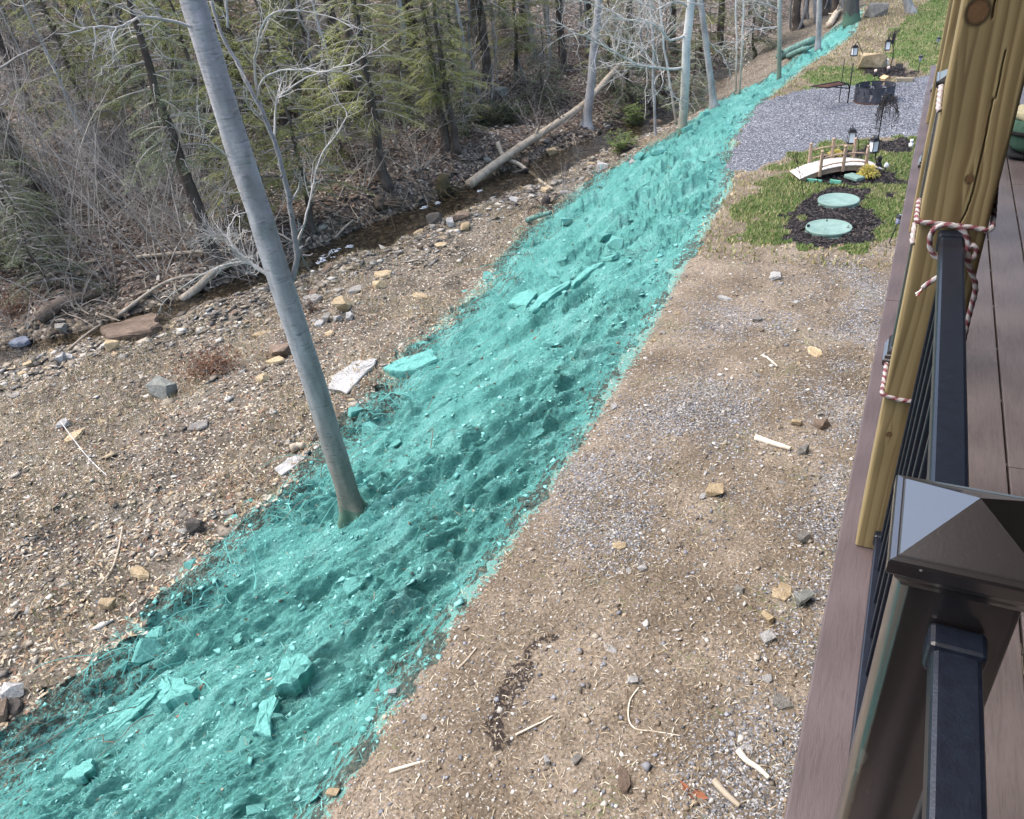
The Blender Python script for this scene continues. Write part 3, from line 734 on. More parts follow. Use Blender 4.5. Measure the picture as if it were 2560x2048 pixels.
def rope_tube(mb, pts, r=.0054, white=False):
    L = sum((Vector(a)-Vector(b)).length for a, b in zip(pts[:-1], pts[1:])); n = max(int(L/.0028), 8)
    p = smooth_path(pts, n); nn = 12
    k0 = mb.n; mb.tube(p, np.full(n, r), nn, col=(1, 1, 1))
    v = mb.v[-1].reshape(n, nn, 3); c = np.zeros((n, nn, 3))
    s = np.arange(n)[:, None]*L/n; th = np.arange(nn)[None, :]*2*math.pi/nn
    ph = np.cos(3*th + s*2*math.pi/.020)
    mid = p[:, None, :]; v[:] = mid+(v-mid)*(1+.13*ph[:, :, None])
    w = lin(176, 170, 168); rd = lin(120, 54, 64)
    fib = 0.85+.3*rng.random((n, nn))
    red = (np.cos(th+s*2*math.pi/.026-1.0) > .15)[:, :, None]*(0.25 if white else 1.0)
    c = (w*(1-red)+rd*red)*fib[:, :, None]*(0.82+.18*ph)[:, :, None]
    mb.c[-1] = c.reshape(-1, 3)
def F1(x, y, yy=1.868): q = py_(x/S, y/S, yy); return (q.x, q.y, q.z)
def L1(x, y, xx=.050):
    v = ray(x/S, y/S); t = (xx-CAM[0])/v[0]; q = CAM+t*v; return tuple(q)
ROPE = empty('rope', (.057, 1.88, DZ+1.0), 0, 'red and white braided rope knotted round the railing and nearest pine post', 'rope')
RO = np.array([.057, 1.88, DZ+1.0])
def strand(name, pts, white=False):
    mb = MB(); rope_tube(mb, [tuple(np.array(p)-RO) for p in pts], white=white); return mb.build(name, M_ROPE, ROPE, True)
z1 = F1(2297, 557)[2]
strand('rope_turn', [(.0505, 2.005, z1+.006), (.0505, 1.95, z1+.005), (.0500, 1.895, z1+.003), (.052, 1.8735, z1+.002), (.060, 1.8725, z1), F1(2350, 560, 1.872), F1(2410, 566, 1.872), F1(2462, 575, 1.872), (.190, 1.8725, z1-.012), (.1995, 1.878, z1-.008), (.2015, 1.905, z1+.004), (.2005, 2.01, z1+.05)])
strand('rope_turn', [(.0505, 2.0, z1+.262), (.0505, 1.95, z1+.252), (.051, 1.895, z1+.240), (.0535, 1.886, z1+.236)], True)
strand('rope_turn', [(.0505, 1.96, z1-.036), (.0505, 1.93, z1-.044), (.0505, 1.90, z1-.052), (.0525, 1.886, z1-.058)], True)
z2 = F1(2215, 992)[2]
strand('rope_turn', [(.0495, 2.005, z2+.02), (.0495, 1.95, z2+.012), (.0495, 1.895, z2+.006), (.051, 1.8735, z2+.003), (.060, 1.8725, z2), F1(2245, 999, 1.872), F1(2275, 1003, 1.872), (.16, 1.8725, z2-.004), (.19, 1.8725, z2-.01), (.2005, 1.88, z2-.008), (.2010, 1.95, z2+.03), (.2005, 2.0, z2+.05)])
yl = 1.80
strand('rope_knot', [F1(*p, yl) for p in ((2416, 640), (2350, 645), (2331, 632), (2324, 606), (2331, 579), (2352, 564), (2386, 565), (2409, 579), (2420, 604), (2419, 630), (2424, 648), (2437, 640), (2441, 624), (2431, 613), (2418, 622), (2413, 640), (2419, 655), (2428, 681), (2438, 708), (2437, 737), (2428, 769), (2419, 806), (2410, 850))])
tail = strand('rope_tail', [F1(*p, yl+.03) for p in ((2400, 668), (2370, 678), (2347, 692), (2325, 706), (2306, 720))])
fr = MB(); e0 = Vector(F1(2306, 720, yl+.03))-Vector(RO)
for k in range(7):
    d = Vector((-.006+.004*random.random(), random.uniform(-.004, .004), -.012+random.uniform(-.004, .006)))
    fr.tube([e0, e0+d*.6, e0+d*1.25+Vector((.004*(k-3)*.5, 0, -.001))], [.002, .0016, .001], 4, col=lin(176, 24, 40) if k > 2 else lin(235, 230, 225))
fr.build('frayed_end', M_ROPE, tail)['kind'] = 'stuff'

# ---- duffel bag and folded chair foot on the deck
M_BAG = simple('green_canvas', lin(48, 84, 66), lin(66, 104, 84), 0.85, 30, 0.002, 120)
M_TAN = simple('tan_canvas', lin(168, 160, 120), lin(190, 182, 142), 0.85, 30, 0.002, 120)
M_WEB = simple('black_webbing', lin(18, 19, 22), lin(30, 31, 34), 0.8, 40, 0.001, 200)
bag = empty('duffel_bag', (.90, 6.05, DZ), 0, 'green canvas duffel bag with tan top and black strap on the deck', 'bag')
def pillow(dim, c, mat, name, e=2.6, seed=1, sag=.0):
    bm = bmesh.new(); bmesh.ops.create_uvsphere(bm, u_segments=36, v_segments=22, radius=1.0)
    for v in bm.verts:
        p = v.co; q = Vector([math.copysign(abs(t)**(2/e), t) for t in p])
        n = float(fbm(np.array(q.x*2.2+seed), np.array(q.y*2.2+q.z*2), seed, 3))-.5
        q *= 1+.10*n
        v.co = Vector((q.x*dim[0]/2, q.y*dim[1]/2, q.z*dim[2]/2))+Vector(c)
    me = bpy.data.meshes.new(name); bm.to_mesh(me); bm.free()
    me.polygons.foreach_set('use_smooth', np.ones(len(me.polygons), bool)); me.materials.append(mat)
    return link(name, me, bag)
pillow((.62, .42, .25), (0, 0, .150), M_BAG, 'bag_body', 3.2, 4)
pillow((.585, .37, .10), (0, 0, .262), M_TAN, 'bag_top', 3.0, 6)
mb = MB()
for t in (-.2, .2):
    pts = [(t, .245*math.cos(a)*.93, .155+.150*math.sin(a)) for a in np.linspace(-1.2, math.pi+1.2, 26)]
    mb.tube(pts, np.full(26, .012), 6)
pts = [(.322*math.cos(a)*abs(math.cos(a))**-.35 if abs(math.cos(a)) > .03 else 0, .222*math.sin(a)*abs(math.sin(a))**-.35 if abs(math.sin(a)) > .03 else 0, .17) for a in np.linspace(0, 2*math.pi, 40)]
mb.tube(pts, np.full(40, .013), 6, cap=False)
mb.build('strap', M_WEB, bag, True)
pillow((.58, .39, .05), (0, 0, .026), M_WEB, 'bag_base', 4, 8)

# ---- the house side and porch roof over the deck (they shade the deck)
M_SIDE = simple('house_siding', lin(44, 39, 36), lin(54, 48, 44), 0.8, 6, 0.002, 40)
M_ROOF = simple('porch_ceiling', lin(86, 76, 64), lin(104, 92, 76), 0.8, 6, 0.002, 40)
house = empty('house', (2.2, 3.4, 0), 0, 'house wall and porch roof standing over the deck, out of frame, plus an added shade wall', 'house')
mb = MB(); mb.box((.35, 0, 2.9), (.3, 13.0, 5.8)); mb.build('wall', M_SIDE, house)
for k in range(12):
    mb = MB(); mb.bbox((.19, 0, 2.95+k*.2), (.02, 13.0, .17), .004); mb.build('siding_board', M_SIDE, house)
mb = MB(); mb.box((-1.9, -5.9, 2.9), (4.2, .3, 5.8)); mb.build('added_shade_wall', M_SIDE, house)  # unseen wall added behind the camera to darken the near post faces
mb = MB(); mb.box((-1.09, -.2, 5.62), (2.6, 11.9, .14)); mb.build('porch_roof', M_ROOF, house)
mb = MB(); mb.box((-2.06, -.2, 5.49), (.13, 11.4, .10)); mb.build('roof_beam', M_ROOF, house)
# ---------------------------------------------------------------- things in the yard
def PY(x, y, Y): return py_(x/S, y/S, Y)
def Z3(x, y): return (1700+x/2.464, y/2.464)
M_IRON = simple('black_iron', lin(26, 27, 30), lin(40, 40, 44), 0.55, 30, 0.001, 120, metal=0.3)
M_PANE = simple('frosted_pane', lin(214, 222, 228), lin(236, 240, 244), 0.35, 10)
M_LENS = simple('solar_lens', lin(150, 158, 205), lin(176, 184, 222), 0.2, 10, spec=0.6)
M_CEDAR = simple('weathered_cedar', lin(150, 122, 98), lin(186, 160, 134), 0.85, 10, 0.001, 60, stretch=(6, 6, 1))
M_PLANK = simple('bleached_plank', lin(170, 160, 154), lin(200, 192, 188), 0.8, 7, 0.001, 60, stretch=(1, 6, 6))
M_LIDG = simple('green_plastic', lin(98, 130, 119), lin(118, 148, 138), 0.55, 7, 0.0008, 60)
M_RUST = simple('rusty_plate', lin(86, 58, 50), lin(112, 78, 66), 0.8, 30, 0.002, 90)

# septic lids
def lid(cx, cy, w, label):
    r = w/2
    root = empty('tank_lid', (cx, cy, float(hz(cx, cy))+.04), random.random()*6, label, 'lid', 'green tank lids in the mulch bed')
    mb = MB(); mb.lathe([(r*.97, -.05), (r, -.045), (r, .012), (r*.99, .022), (r*.955, .026), (r*.94, .022), (r*.5, .028), (.001, .032)], 72); mb.build('cover', M_LIDG, root, True)
    mb = MB(); mb.lathe([(r*1.02, -.10), (r*1.02, -.03), (r*1.0, -.03)], 48, closed=False); mb.build('riser_ring', M_LIDG, root, True)
    return root
a = pl(1745, 479, .06); lid(a.x, a.y, .66, 'nearer round green tank lid, the one with a dark notch')
a = pl(1766, 418, .06); lid(a.x, a.y, .645, 'farther round green tank lid, closer to the little bridge')
q = pl(1702, 475, .09); mb = MB(); mb.lathe([(.022, -.02), (.022, .012), (.014, .016)], 12, (q.x, q.y, q.z)); o = mb.build('lid_handle', M_IRON); tag(o, 'small black knob on the rim of the nearer green lid', 'knob')

# little arched bridge
br = empty('garden_bridge', (-1.04, 14.74, 0.0), R(28), 'little arched wooden garden bridge with posts and rails over the mulch', 'bridge')
def arch(x): return .05+.15*(1-(x/.74)**2)
for k in range(15):
    x = -.70+k*.1; s = math.atan2(arch(x+.05)-arch(x-.05), .1)
    mb = MB(); mb.bbox((0, 0, 0), (.094, .50, .018), .003); o = mb.build('plank', M_PLANK, br); o.location = (x, 0, arch(x)); o.rotation_euler = (0, -s, 0)
for sy in (-1, 1):
    pts = [(x, sy*.215, arch(x)-.045) for x in np.linspace(-.72, .72, 15)]
    v = []; f = []
    for x, y, z in pts: v += [(x, y-.012, z-.05), (x, y+.012, z-.05), (x, y+.012, z+.034), (x, y-.012, z+.034)]
    for i in range(14):
        for j in range(4): k = (j+1) % 4; f.append((i*4+j, i*4+k, (i+1)*4+k, (i+1)*4+j))
    f += [(3, 2, 1, 0), (56, 57, 58, 59)]
    mb = MB(); mb.add(v, f); mb.build('stringer', M_CEDAR, br)
    for x in (-.40, 0, .40):
        z0 = arch(x)-.09
        mb = MB(); mb.bbox((x, sy*.262, z0+.20), (.046, .046, .40), .004); p = mb.build('bridge_post', M_CEDAR, br)
        mb = MB(); mb.lathe([(.015, 0), (.016, .012), (.026, .022), (.028, .036), (.022, .05), (.008, .056)], 12, (x, sy*.262, z0+.40)); mb.build('finial', M_CEDAR, p, True)
        mb = MB(); mb.bbox((x, sy*.262, z0+.39), (.034, .034, .02), .002); mb.build('collar', M_IRON, p)
    for xa, xb in ((-.40, 0), (0, .40)):
        for h in (.30, .155):
            mb = MB(); n = 6
            mb.tube([(x, sy*.262, arch(x)-.09+h+.012*math.sin((x-xa)/(xb-xa)*math.pi)) for x in np.linspace(xa+.022, xb-.022, n)], np.full(n, .013), 8)
            mb.build('hand_rail', M_CEDAR, br, True)
# teal plastic edging under the bridge
for k, (p0, p1) in enumerate((((2017, 449), (2055, 454)), ((2075, 453), (2103, 457)))):
    a = pl(p0[0]/S, p0[1]/S, .03); b = pl(p1[0]/S, p1[1]/S, .03); c = (a+b)/2; d = b-a
    mb = MB(); mb.bbox((0, 0, .03), (d.length, .03, .07), .008)
    o = mb.build('lawn_edging', simple('teal_plastic', lin(70, 150, 128), lin(90, 170, 148), .5)); o.location = (c.x, c.y, float(hz(c.x, c.y))+.0); o.rotation_euler = (0, 0, math.atan2(d.y, d.x))
    tag(o, ('longer left' if k == 0 else 'shorter right')+' strip of teal edging in the mulch before the bridge', 'edging')
c = pl(2135/S, 446/S, .05); o = MB().bbox((0, 0, .04), (.20, .30, .07), .02).build('pond_tray', M_LIDG); o.location = (c.x, c.y, float(hz(c.x, c.y))+.02); o.rotation_euler = (.03, .05, .9)
tag(o, 'pale teal plastic tray lying in mulch under the bridge', 'tray')

# lanterns and hooks
def lantern(p, label, sc=1.0, rz=.3):
    root = empty('lantern', p, rz, label, 'lantern', 'hanging lanterns in the garden')
    root.scale = (sc, sc, sc)
    mb = MB(); sq(mb, [(.052, 0), (.070, .004), (.070, .018), (.060, .024), (.052, .026)], (0, 0, 0)); mb.build('base', M_IRON, root)
    mb = MB(); sq(mb, [(.060, .196), (.076, .200), (.076, .208), (.05, .222), (.048, .234), (.056, .238), (.050, .246), (.02, .252)], (0, 0, 0)); mb.build('roof', M_IRON, root)
    for sx in (-1, 1):
        for sy in (-1, 1):
            mb = MB(); mb.box((sx*.054, sy*.054, .11), (.011, .011, .172)); mb.build('corner_bar', M_IRON, root)
    for k in range(4):
        a = k*math.pi/2; mb = MB(); mb.box((.050*math.cos(a), .050*math.sin(a), .111), (.004 if k % 2 == 0 else .094, .094 if k % 2 == 0 else .004, .168)); mb.build('pane', M_PANE, root)
    mb = MB(); mb.tube([(.018*math.cos(t), 0, .268+.02*math.sin(t)) for t in np.linspace(0, 2*math.pi, 14)], np.full(14, .003), 5, cap=False); mb.build('ring', M_IRON, root, True)
    return root
def hook(base, pts, label, r=.007, group='shepherd hooks in the garden'):
    root = empty('shepherd_hook', base, 0, label, 'hook', group)
    b = Vector(base); mb = MB(); P = smooth_path([Vector(p)-b for p in pts], 40)
    mb.tube(P, np.full(40, r), 7); mb.build('rod', M_IRON, root, True)
    mb = MB(); mb.tube([(-.05, 0, -.08), (-.05, 0, .05), (0, 0, .055), (.06, 0, .05), (.06, 0, -.08)], np.full(5, r*.8), 5); mb.build('step_prong', M_IRON, root, True)
    return root
Yh = 15.66; b0 = onz(-.76, Yh)
t = PY(*Z3(1066, 775), Yh)
hook(b0, [b0-Vector((0, 0, .05)), b0+Vector((-.02, 0, .3)), Vector((t.x+.015, Yh, t.z-.08)), Vector((t.x, Yh, t.z)), Vector((t.x-.03, Yh, t.z-.01)), Vector((t.x-.045, Yh, t.z-.06))], 'short black hook behind the bridge, carrying a lantern')
L = PY(*Z3(1052, 885), Yh); lantern((L.x, L.y, L.z), 'black and white lantern hanging behind the bridge, above the gravel edge', 1.05, .2)
Yt = 14.86; b1 = onz(-.3, Yt); t = PY(*Z3(1255, 650), Yt); u = PY(*Z3(1222, 850), Yt)
hook(b1, [b1-Vector((0, 0, .05)), Vector((u.x+.005, Yt, u.z*.45)), u, t, t+Vector((.03, 0, .15)), t+Vector((.07, 0, .19)), t+Vector((.10, 0, .15))], 'tall black hook right of the bridge with dead hanging plant', .010)
h2 = PY(*Z3(1208, 835), Yt)
o = MB().tube([(u.x, Yt, u.z-.02), (u.x-.015, Yt, u.z+.03), (h2.x, Yt, h2.z), (h2.x-.03, Yt, h2.z-.02), (h2.x-.04, Yt, h2.z-.05)], np.full(5, .005), 6).build('hook_arm', M_IRON, None, True)
tag(o, 'small black curled arm holding the lantern beside the bridge', 'hook')
L = PY(*Z3(1187, 940), Yt); lantern((L.x, L.y, L.z), 'largest lantern, hanging low on the tall hook right of the bridge', 1.02, .75)
# dead plant hanging from the tall hook
dp = MB()
for k in range(70):
    a = random.random()*6.28; r0 = random.random()*.07; ln = random.uniform(.15, .52)
    p0 = Vector((t.x+.06+r0*math.cos(a), Yt+r0*math.sin(a), t.z+random.uniform(-.02, .14)))
    out = Vector((math.cos(a), math.sin(a), 0))
    pts = [p0, p0+out*.07+Vector((0, 0, random.uniform(-.02, .06))), p0+out*random.uniform(.09, .17)-Vector((0, 0, ln*.45)), p0+out*random.uniform(.1, .19)-Vector((0, 0, ln))]
    dp.tube(pts, [.0032, .0028, .0022, .0012], 4)
    for j in range(3):
        q = pts[random.randint(1, 3)]; dp.tube([q, q+Vector((random.uniform(-.03, .03), random.uniform(-.03, .03), random.uniform(-.04, .01)))], [.006, .002], 4)
o = dp.build('dead_hanging_plant', simple('dead_stems', lin(34, 31, 30), lin(58, 52, 48), .9, 30)); tag(o, 'dead dark wiry plant hanging from the tall black hook', 'dead plant', kind='stuff')
# far hooks
Yf = 23.98; b2 = onz(-1.3, Yf); t = PY(*Z3(1100, 262), Yf)
hook(b2, [b2-Vector((0, 0, .05)), b2+Vector((-.05, 0, .25)), Vector((t.x+.03, Yf, t.z-.08)), Vector((t.x, Yf, t.z)), Vector((t.x-.05, Yf, t.z-.005)), Vector((t.x-.07, Yf, t.z-.07))], 'thin black hook left of the big brown boulder', .008)
L = PY(*Z3(1071, 345), Yf); lantern((L.x, L.y, L.z), 'lantern hanging left of the big brown boulder beyond the fire pit', 1.05, .5)
b3 = onz(-.71, 23.99); t = PY(*Z3(1318, 200), 23.99)
hook(b3, [b3-Vector((0, 0, .05)), b3+Vector((.04, 0, .35)), Vector((t.x-.01, 23.99, t.z-.15)), Vector((t.x+.02, 23.99, t.z)), Vector((t.x+.05, 23.99, t.z+.03))], 'dark hook right of the big boulder with dry stems round it', .012)
L = PY(*Z3(1276, 310), 23.99); lantern((L.x, L.y, L.z), 'lantern hanging above the right end of the big boulder', 1.05, .1)
st = MB()
for k in range(16):
    x0 = t.x+random.uniform(-.03, .05); z0 = t.z-.28
    st.tube([(x0, 23.98, z0), (x0+random.uniform(-.03, .05), 23.97, z0+.2), (x0+random.uniform(-.05, .16), 23.97, z0+random.uniform(.3, .45))], [.006, .005, .003], 4)
    st.tube([(L.x+random.uniform(-.04, .04), 23.99, L.z+.26), (L.x+random.uniform(-.06, .09), 23.99, L.z+random.uniform(.35, .5))], [.003, .002], 4)
tag(st.build('dry_stems', simple('dry_stem', lin(44, 42, 46), lin(70, 66, 68), .9, 30)), 'bundle of dry dark stems above the lantern by the boulder', 'dry stems', kind='stuff')
# thin rod left of the bridge
b4 = onz(-1.38, 13.38); rr = MB(); 
tp = PY(*Z3(725, 1010), 13.38)
rr.tube([b4-Vector((0, 0, .05)), (b4*.5+tp*.5), tp], np.full(3, .005), 6)
for dx, dz in ((-.06, .16), (-.085, .13), (-.02, .22), (-.045, .19), (-.10, .15)):
    rr.tube([tp, tp+Vector((dx*.6, 0, dz*.4)), tp+Vector((dx, 0, dz))], [.004, .004, .003], 5)
tag(rr.build('plant_stake', M_IRON), 'thin black branching stake in the mulch left of the bridge', 'stake')

# solar path lights
def pathlight(x, y, h, label, lean=0.0):
    root = empty('path_light', (x, y, float(hz(x, y))), .4, label, 'path light', 'solar path lights'); root.rotation_euler = (0, lean, .4)
    mb = MB(); mb.tube([(0, 0, -.06), (0, 0, h-.13)], [.007, .008], 8); mb.build('spike', M_IRON, root, True)
    mb = MB(); mb.lathe([(.012, h-.135), (.026, h-.125), (.030, h-.12), (.036, h-.045), (.034, h-.04)], 14); mb.build('lens', M_LENS, root, True)
    for k in range(3):
        mb = MB(); r = .032+k*.0028; mb.lathe([(r, h-.112+k*.027), (r+.003, h-.109+k*.027), (r, h-.106+k*.027)], 14, closed=False); mb.build('band', M_IRON, root, True)
    mb = MB(); mb.lathe([(.038, h-.042), (.060, h-.040), (.062, h-.030), (.050, h-.016), (.03, h)], 16); mb.build('cap', M_IRON, root, True)
    mb = MB(); mb.box((0, 0, h+.0015), (.034, .034, .003)); mb.build('solar_cell', simple('solar_cell', lin(90, 96, 120), lin(150, 156, 176), .15), root)
pathlight(.02, 11.51, .42, 'solar path light nearest the deck, leaning over the lawn edge', .22)
pathlight(0.0, 23.81, .36, 'solar path light standing on the lawn right of the boulder bed')
pathlight(.34, 26.38, .36, 'farthest solar path light, on the green lawn by the deck corner', .1)

# fire pit ring
def fire_pit():
    r, h = .428, .34; cx, cy = -.835, 20.36
    root = empty('fire_pit', (cx, cy, float(hz(cx, cy))), 0, 'black steel fire ring with cut-out figures on the grey gravel', 'fire pit')
    nt2, nz = 180, 17; holes = set()
    def stroke(th, pts):
        for (t0, z0), (t1, z1) in zip(pts[:-1], pts[1:]):
            for u in np.linspace(0, 1, 14):
                holes.add((int(round((th+t0+(t1-t0)*u)/360*nt2)) % nt2, int(round((z0+(z1-z0)*u)*nz))))
    deer = [(-6, .45), (-3, .6), (2, .62), (5, .78), (7, .9)]
    for th in (20, 62, 100, 140, 215, 300, 335):
        stroke(th, deer); stroke(th+1.5, [(-6, .45), (-5, .3)]); stroke(th+2, [(3, .62), (3, .42)])
        if th % 40: stroke(th, [(4, .9), (5, .78), (9, .72)])
    stroke(256, [(2, .82), (5, .7), (7, .55), (5.5, .4), (7.5, .28), (4.5, .16)]); stroke(258, [(3, .82), (6.5, .68), (8, .52), (6.5, .34)])
    stroke(278, [(0, .72), (2, .7), (1, .6)]); stroke(240, [(0, .75), (3, .6), (-2, .3)])
    zs = np.linspace(0, h, nz+1); V = []; F = []
    for rr_ in (r, r-.006):
        for z in zs:
            for k in range(nt2):
                a = 2*math.pi*k/nt2; V.append((rr_*math.cos(a), rr_*math.sin(a), z))
    o = nt2*(nz+1)
    for i in range(nz):
        for k in range(nt2):
            if (k, i) in holes and i not in (0, nz-1): continue
            a, b = i*nt2+k, i*nt2+(k+1) % nt2
            F.append((a, b, b+nt2, a+nt2)); F.append((o+a+nt2, o+b+nt2, o+b, o+a))
    m, nt, b = nodes('fire_steel'); vec = coord(nt, 'Object')
    c = ramp(nt, noise(nt, vec, 9, 5), [(.3, lin(46, 48, 56)), (.6, lin(70, 73, 84)), (.8, lin(88, 82, 84))])
    sx = nt.nodes.new('ShaderNodeSeparateXYZ'); nt.links.new(vec, sx.inputs[0])
    rst = math_(nt, 'LESS_THAN', math_(nt, 'ADD', sx.outputs[2], math_(nt, 'MULTIPLY', noise(nt, vec, 14, 4), .12)), .085)
    c = mixc(nt, rst, c, lin(98, 62, 48))
    nt.links.new(c, b.inputs['Base Color']); b.inputs['Roughness'].default_value = .6; b.inputs['Metallic'].default_value = .25
    link('ring', raw_mesh('ring', V, F, m, None, True), root)
    mb = MB(); mb.tube([(r*math.cos(t)-.003*math.cos(t), r*math.sin(t), h) for t in np.linspace(0, 2*math.pi, 73)], np.full(73, .007), 6, cap=False); mb.build('rim', M_IRON, root, True)
    mb = MB(); mb.lathe([(.42, .02), (.3, .05), (.1, .07), (.001, .075)], 30); mb.build('ash_bed', simple('ash', lin(70, 68, 68), lin(120, 116, 112), .95, 20, .02, 20), root, True)
fire_pit()
# swing-away grill grate on its stakes
def grill():
    pA, pB = onz(-1.56, 20.19), onz(-1.37, 20.14)
    root = empty('grill_grate', pB, 0, 'rusty grill grate on black stakes left of the fire ring', 'grill'); W_ = lambda p: Vector(p)-Vector(pB)
    def bar(a, b, r, nm, mat=M_IRON): mb = MB(); mb.tube([W_(a), W_(b)], [r, r], 7); return mb.build(nm, mat, root, True)
    bar((pA.x, pA.y, -.05), (pA.x, pA.y, .95), .010, 'stake'); bar((pB.x, pB.y, -.05), (pB.x+.01, pB.y, .86), .014, 'stake')
    c = [PY(*Z3(812, 532), 19.5), PY(*Z3(975, 503), 20.1), PY(*Z3(1036, 517), 20.14), PY(*Z3(910, 541), 19.55)]
    for i in range(4): bar(c[i], c[(i+1) % 4], .013, 'frame_bar')
    d = [p-(c[0]+c[1]+c[2]+c[3])/4 for p in c]
    for i in range(1, 12):
        u = i/12; bar(c[0]*(1-u)+c[1]*u, c[3]*(1-u)+c[2]*u, .004, 'cross_bar', M_RUST)
    me = bpy.data.meshes.new('tray'); me.from_pydata([tuple(W_(p)-Vector((0, 0, .010))) for p in c]+[tuple(W_(p)-Vector((0, 0, .016))) for p in c], [], [(0, 1, 2, 3), (7, 6, 5, 4), (0, 4, 5, 1), (1, 5, 6, 2), (2, 6, 7, 3), (3, 7, 4, 0)]); me.materials.append(M_RUST); link('tray', me, root)
    low = Vector((pB.x, pB.y, c[2].z-.10)); bar(low, c[3]*.8+c[2]*.2, .012, 'brace'); bar(low, c[2], .014, 'brace')
    return root
grill()
# little wooden nest house
def birdhouse():
    x, y = -.70, 22.2
    root = empty('birdhouse', (x, y, float(hz(x, y))), R(35), 'small wooden birdhouse standing on the ground behind the fire ring', 'birdhouse')
    mw = simple('fresh_wood', lin(176, 140, 92), lin(204, 170, 120), .8, 12, .001, 60, stretch=(6, 6, 1)); w2, h = .085, .13
    v = [(-w2, -w2, 0), (w2, -w2, 0), (w2, w2, 0), (-w2, w2, 0), (-w2, -w2, h), (w2, -w2, h), (w2, w2, h), (-w2, w2, h), (0, -w2, h+.05), (0, w2, h+.05)]
    MB().add(v, [(3, 2, 1, 0), (0, 1, 5, 8, 4), (2, 3, 7, 9, 6), (1, 2, 6, 5), (3, 0, 4, 7), (5, 6, 9, 8), (4, 8, 9, 7)]).build('box', mw, root)
    for s in (-1, 1):
        mb = MB(); mb.bbox((0, 0, 0), (.125, .23, .012), .002); o = mb.build('roof_panel', mw, root); o.location = (s*.050, 0, h+.034); o.rotation_euler = (0, s*math.atan2(.05, w2), 0)
    mb = MB(); mb.tube([(.0855, 0, .085), (.087, 0, .085)], [.022, .022], 14); mb.build('entrance_hole', M_IRON, root)
birdhouse()
tb = MB(); a = pl(*[q/S for q in Z3(1328, 486)], .05); b = pl(*[q/S for q in Z3(1440, 486)], .05)
o = MB().bbox((0, 0, .045), ((b-a).length, .10, .09), .008).build('landscape_timber', simple('old_timber', lin(122, 112, 92), lin(150, 140, 116), .9, 8, .002, 40, stretch=(1, 6, 6))); c = (a+b)/2
o.location = (c.x, c.y, float(hz(c.x, c.y))); o.rotation_euler = (0, 0, math.atan2(b.y-a.y, b.x-a.x)); tag(o, 'short weathered timber lying along the gravel edge behind the fire ring', 'timber')

# figurines
M_DARKF = simple('dark_resin', lin(22, 22, 24), lin(40, 38, 40), .5, 20); M_PINK = simple('pale_pink', lin(206, 170, 160), lin(226, 200, 190), .7, 30); M_WHITEF = simple('white_resin', lin(215, 216, 214), lin(236, 236, 234), .5, 20)
def figure(x, y, h, label, mb_, mt, cat='figurine'):
    root = empty('garden_figurine', (x, y, float(hz(x, y))), random.random()*3, label, cat)
    mb = MB(); mb.lathe([(.20*h, 0), (.27*h, .06*h), (.26*h, .25*h), (.20*h, .45*h), (.14*h, .58*h), (.10*h, .63*h)], 16); mb.build('body', mb_, root, True)
    mb = MB(); mb.lathe([(.09*h, .58*h), (.17*h, .66*h), (.20*h, .78*h), (.16*h, .90*h), (.05*h, .96*h)], 14); mb.build('head', mt, root, True)
    for s in (-1, 1):
        mb = MB(); mb.tube([(s*.10*h, 0, .86*h), (s*.13*h, 0, .95*h), (s*.12*h, 0, 1.03*h)], [.055*h, .05*h, .012*h], 7); mb.build('ear', mt, root, True)
        mb = MB(); mb.tube([(s*.2*h, .0, .46*h), (s*.27*h, .08*h, .32*h), (s*.16*h, .2*h, .26*h)], [.06*h, .055*h, .05*h], 7); mb.build('arm', mb_, root, True)
figure(-.99, 22.95, .19, 'left small dark figurine with pale pink head behind the fire ring', M_DARKF, M_PINK)
figure(-.71, 23.35, .20, 'right small dark figurine with pale pink head before the boulder bed', M_DARKF, M_PINK)
figure(-.37, 15.05, .24, 'black sitting animal figurine at the right end of the bridge', M_DARKF, M_DARKF)
figure(.10, 16.50, .15, 'small white figurine on mulch beside the deck edge', M_WHITEF, M_WHITEF)
figure(-.80, 24.42, .17, 'white figurine leaning at the right side of the brown boulder', M_WHITEF, M_WHITEF)
bl = empty('bell_lamp', onz(-.24, 14.92), 0, 'tiny white bell lamp at the foot of the tall hook', 'lamp')
MB().lathe([(.02, .07), (.035, .08), (.04, .11), (.02, .15), (.005, .155)], 14).build('bell', M_WHITEF, bl, True)
MB().tube([(0, 0, -.03), (0, 0, .075)], [.006, .006], 6).build('stem', M_IRON, bl, True)

# yellow thread-leaf shrubs
def yellow(x, y, r, h, label, n):
    root = empty('yellow_shrub', (x, y, float(hz(x, y))), 0, label, 'shrub', 'yellow shrubs by the bridge')
    mb = MB()
    for k in range(n):
        a = random.random()*6.28; e = random.uniform(.25, 1.4); L_ = random.uniform(.5, 1.0)
        d = Vector((math.cos(a)*math.cos(e)*r*1.3, math.sin(a)*math.cos(e)*r*1.3, math.sin(e)*h*1.25))*L_
        c = lin(206, 186, 60)*(random.uniform(.6, 1.15)) if random.random() > .25 else lin(150, 150, 62)*random.uniform(.6, 1.1)
        mb.tube([d*.15, d*.6+Vector((0, 0, .02)), d*.9, d*1.02-Vector((0, 0, .035*L_))], [.003, .0045, .005, .002], 4, col=c)
    m, nt, b = nodes('yellow_leaf'); nt.links.new(attr(nt, 'col').outputs['Color'], b.inputs['Base Color']); b.inputs['Roughness'].default_value = .7
    o = mb.build('foliage', m, root)
    mb = MB(); mb.tube([(0, 0, -.03), (0, 0, h*.35)], [.012, .006], 6); mb.build('stem', M_CEDAR, root)
yellow(-.50, 14.47, .17, .24, 'bright yellow threadleaf shrub at the near right corner of the bridge', 420)
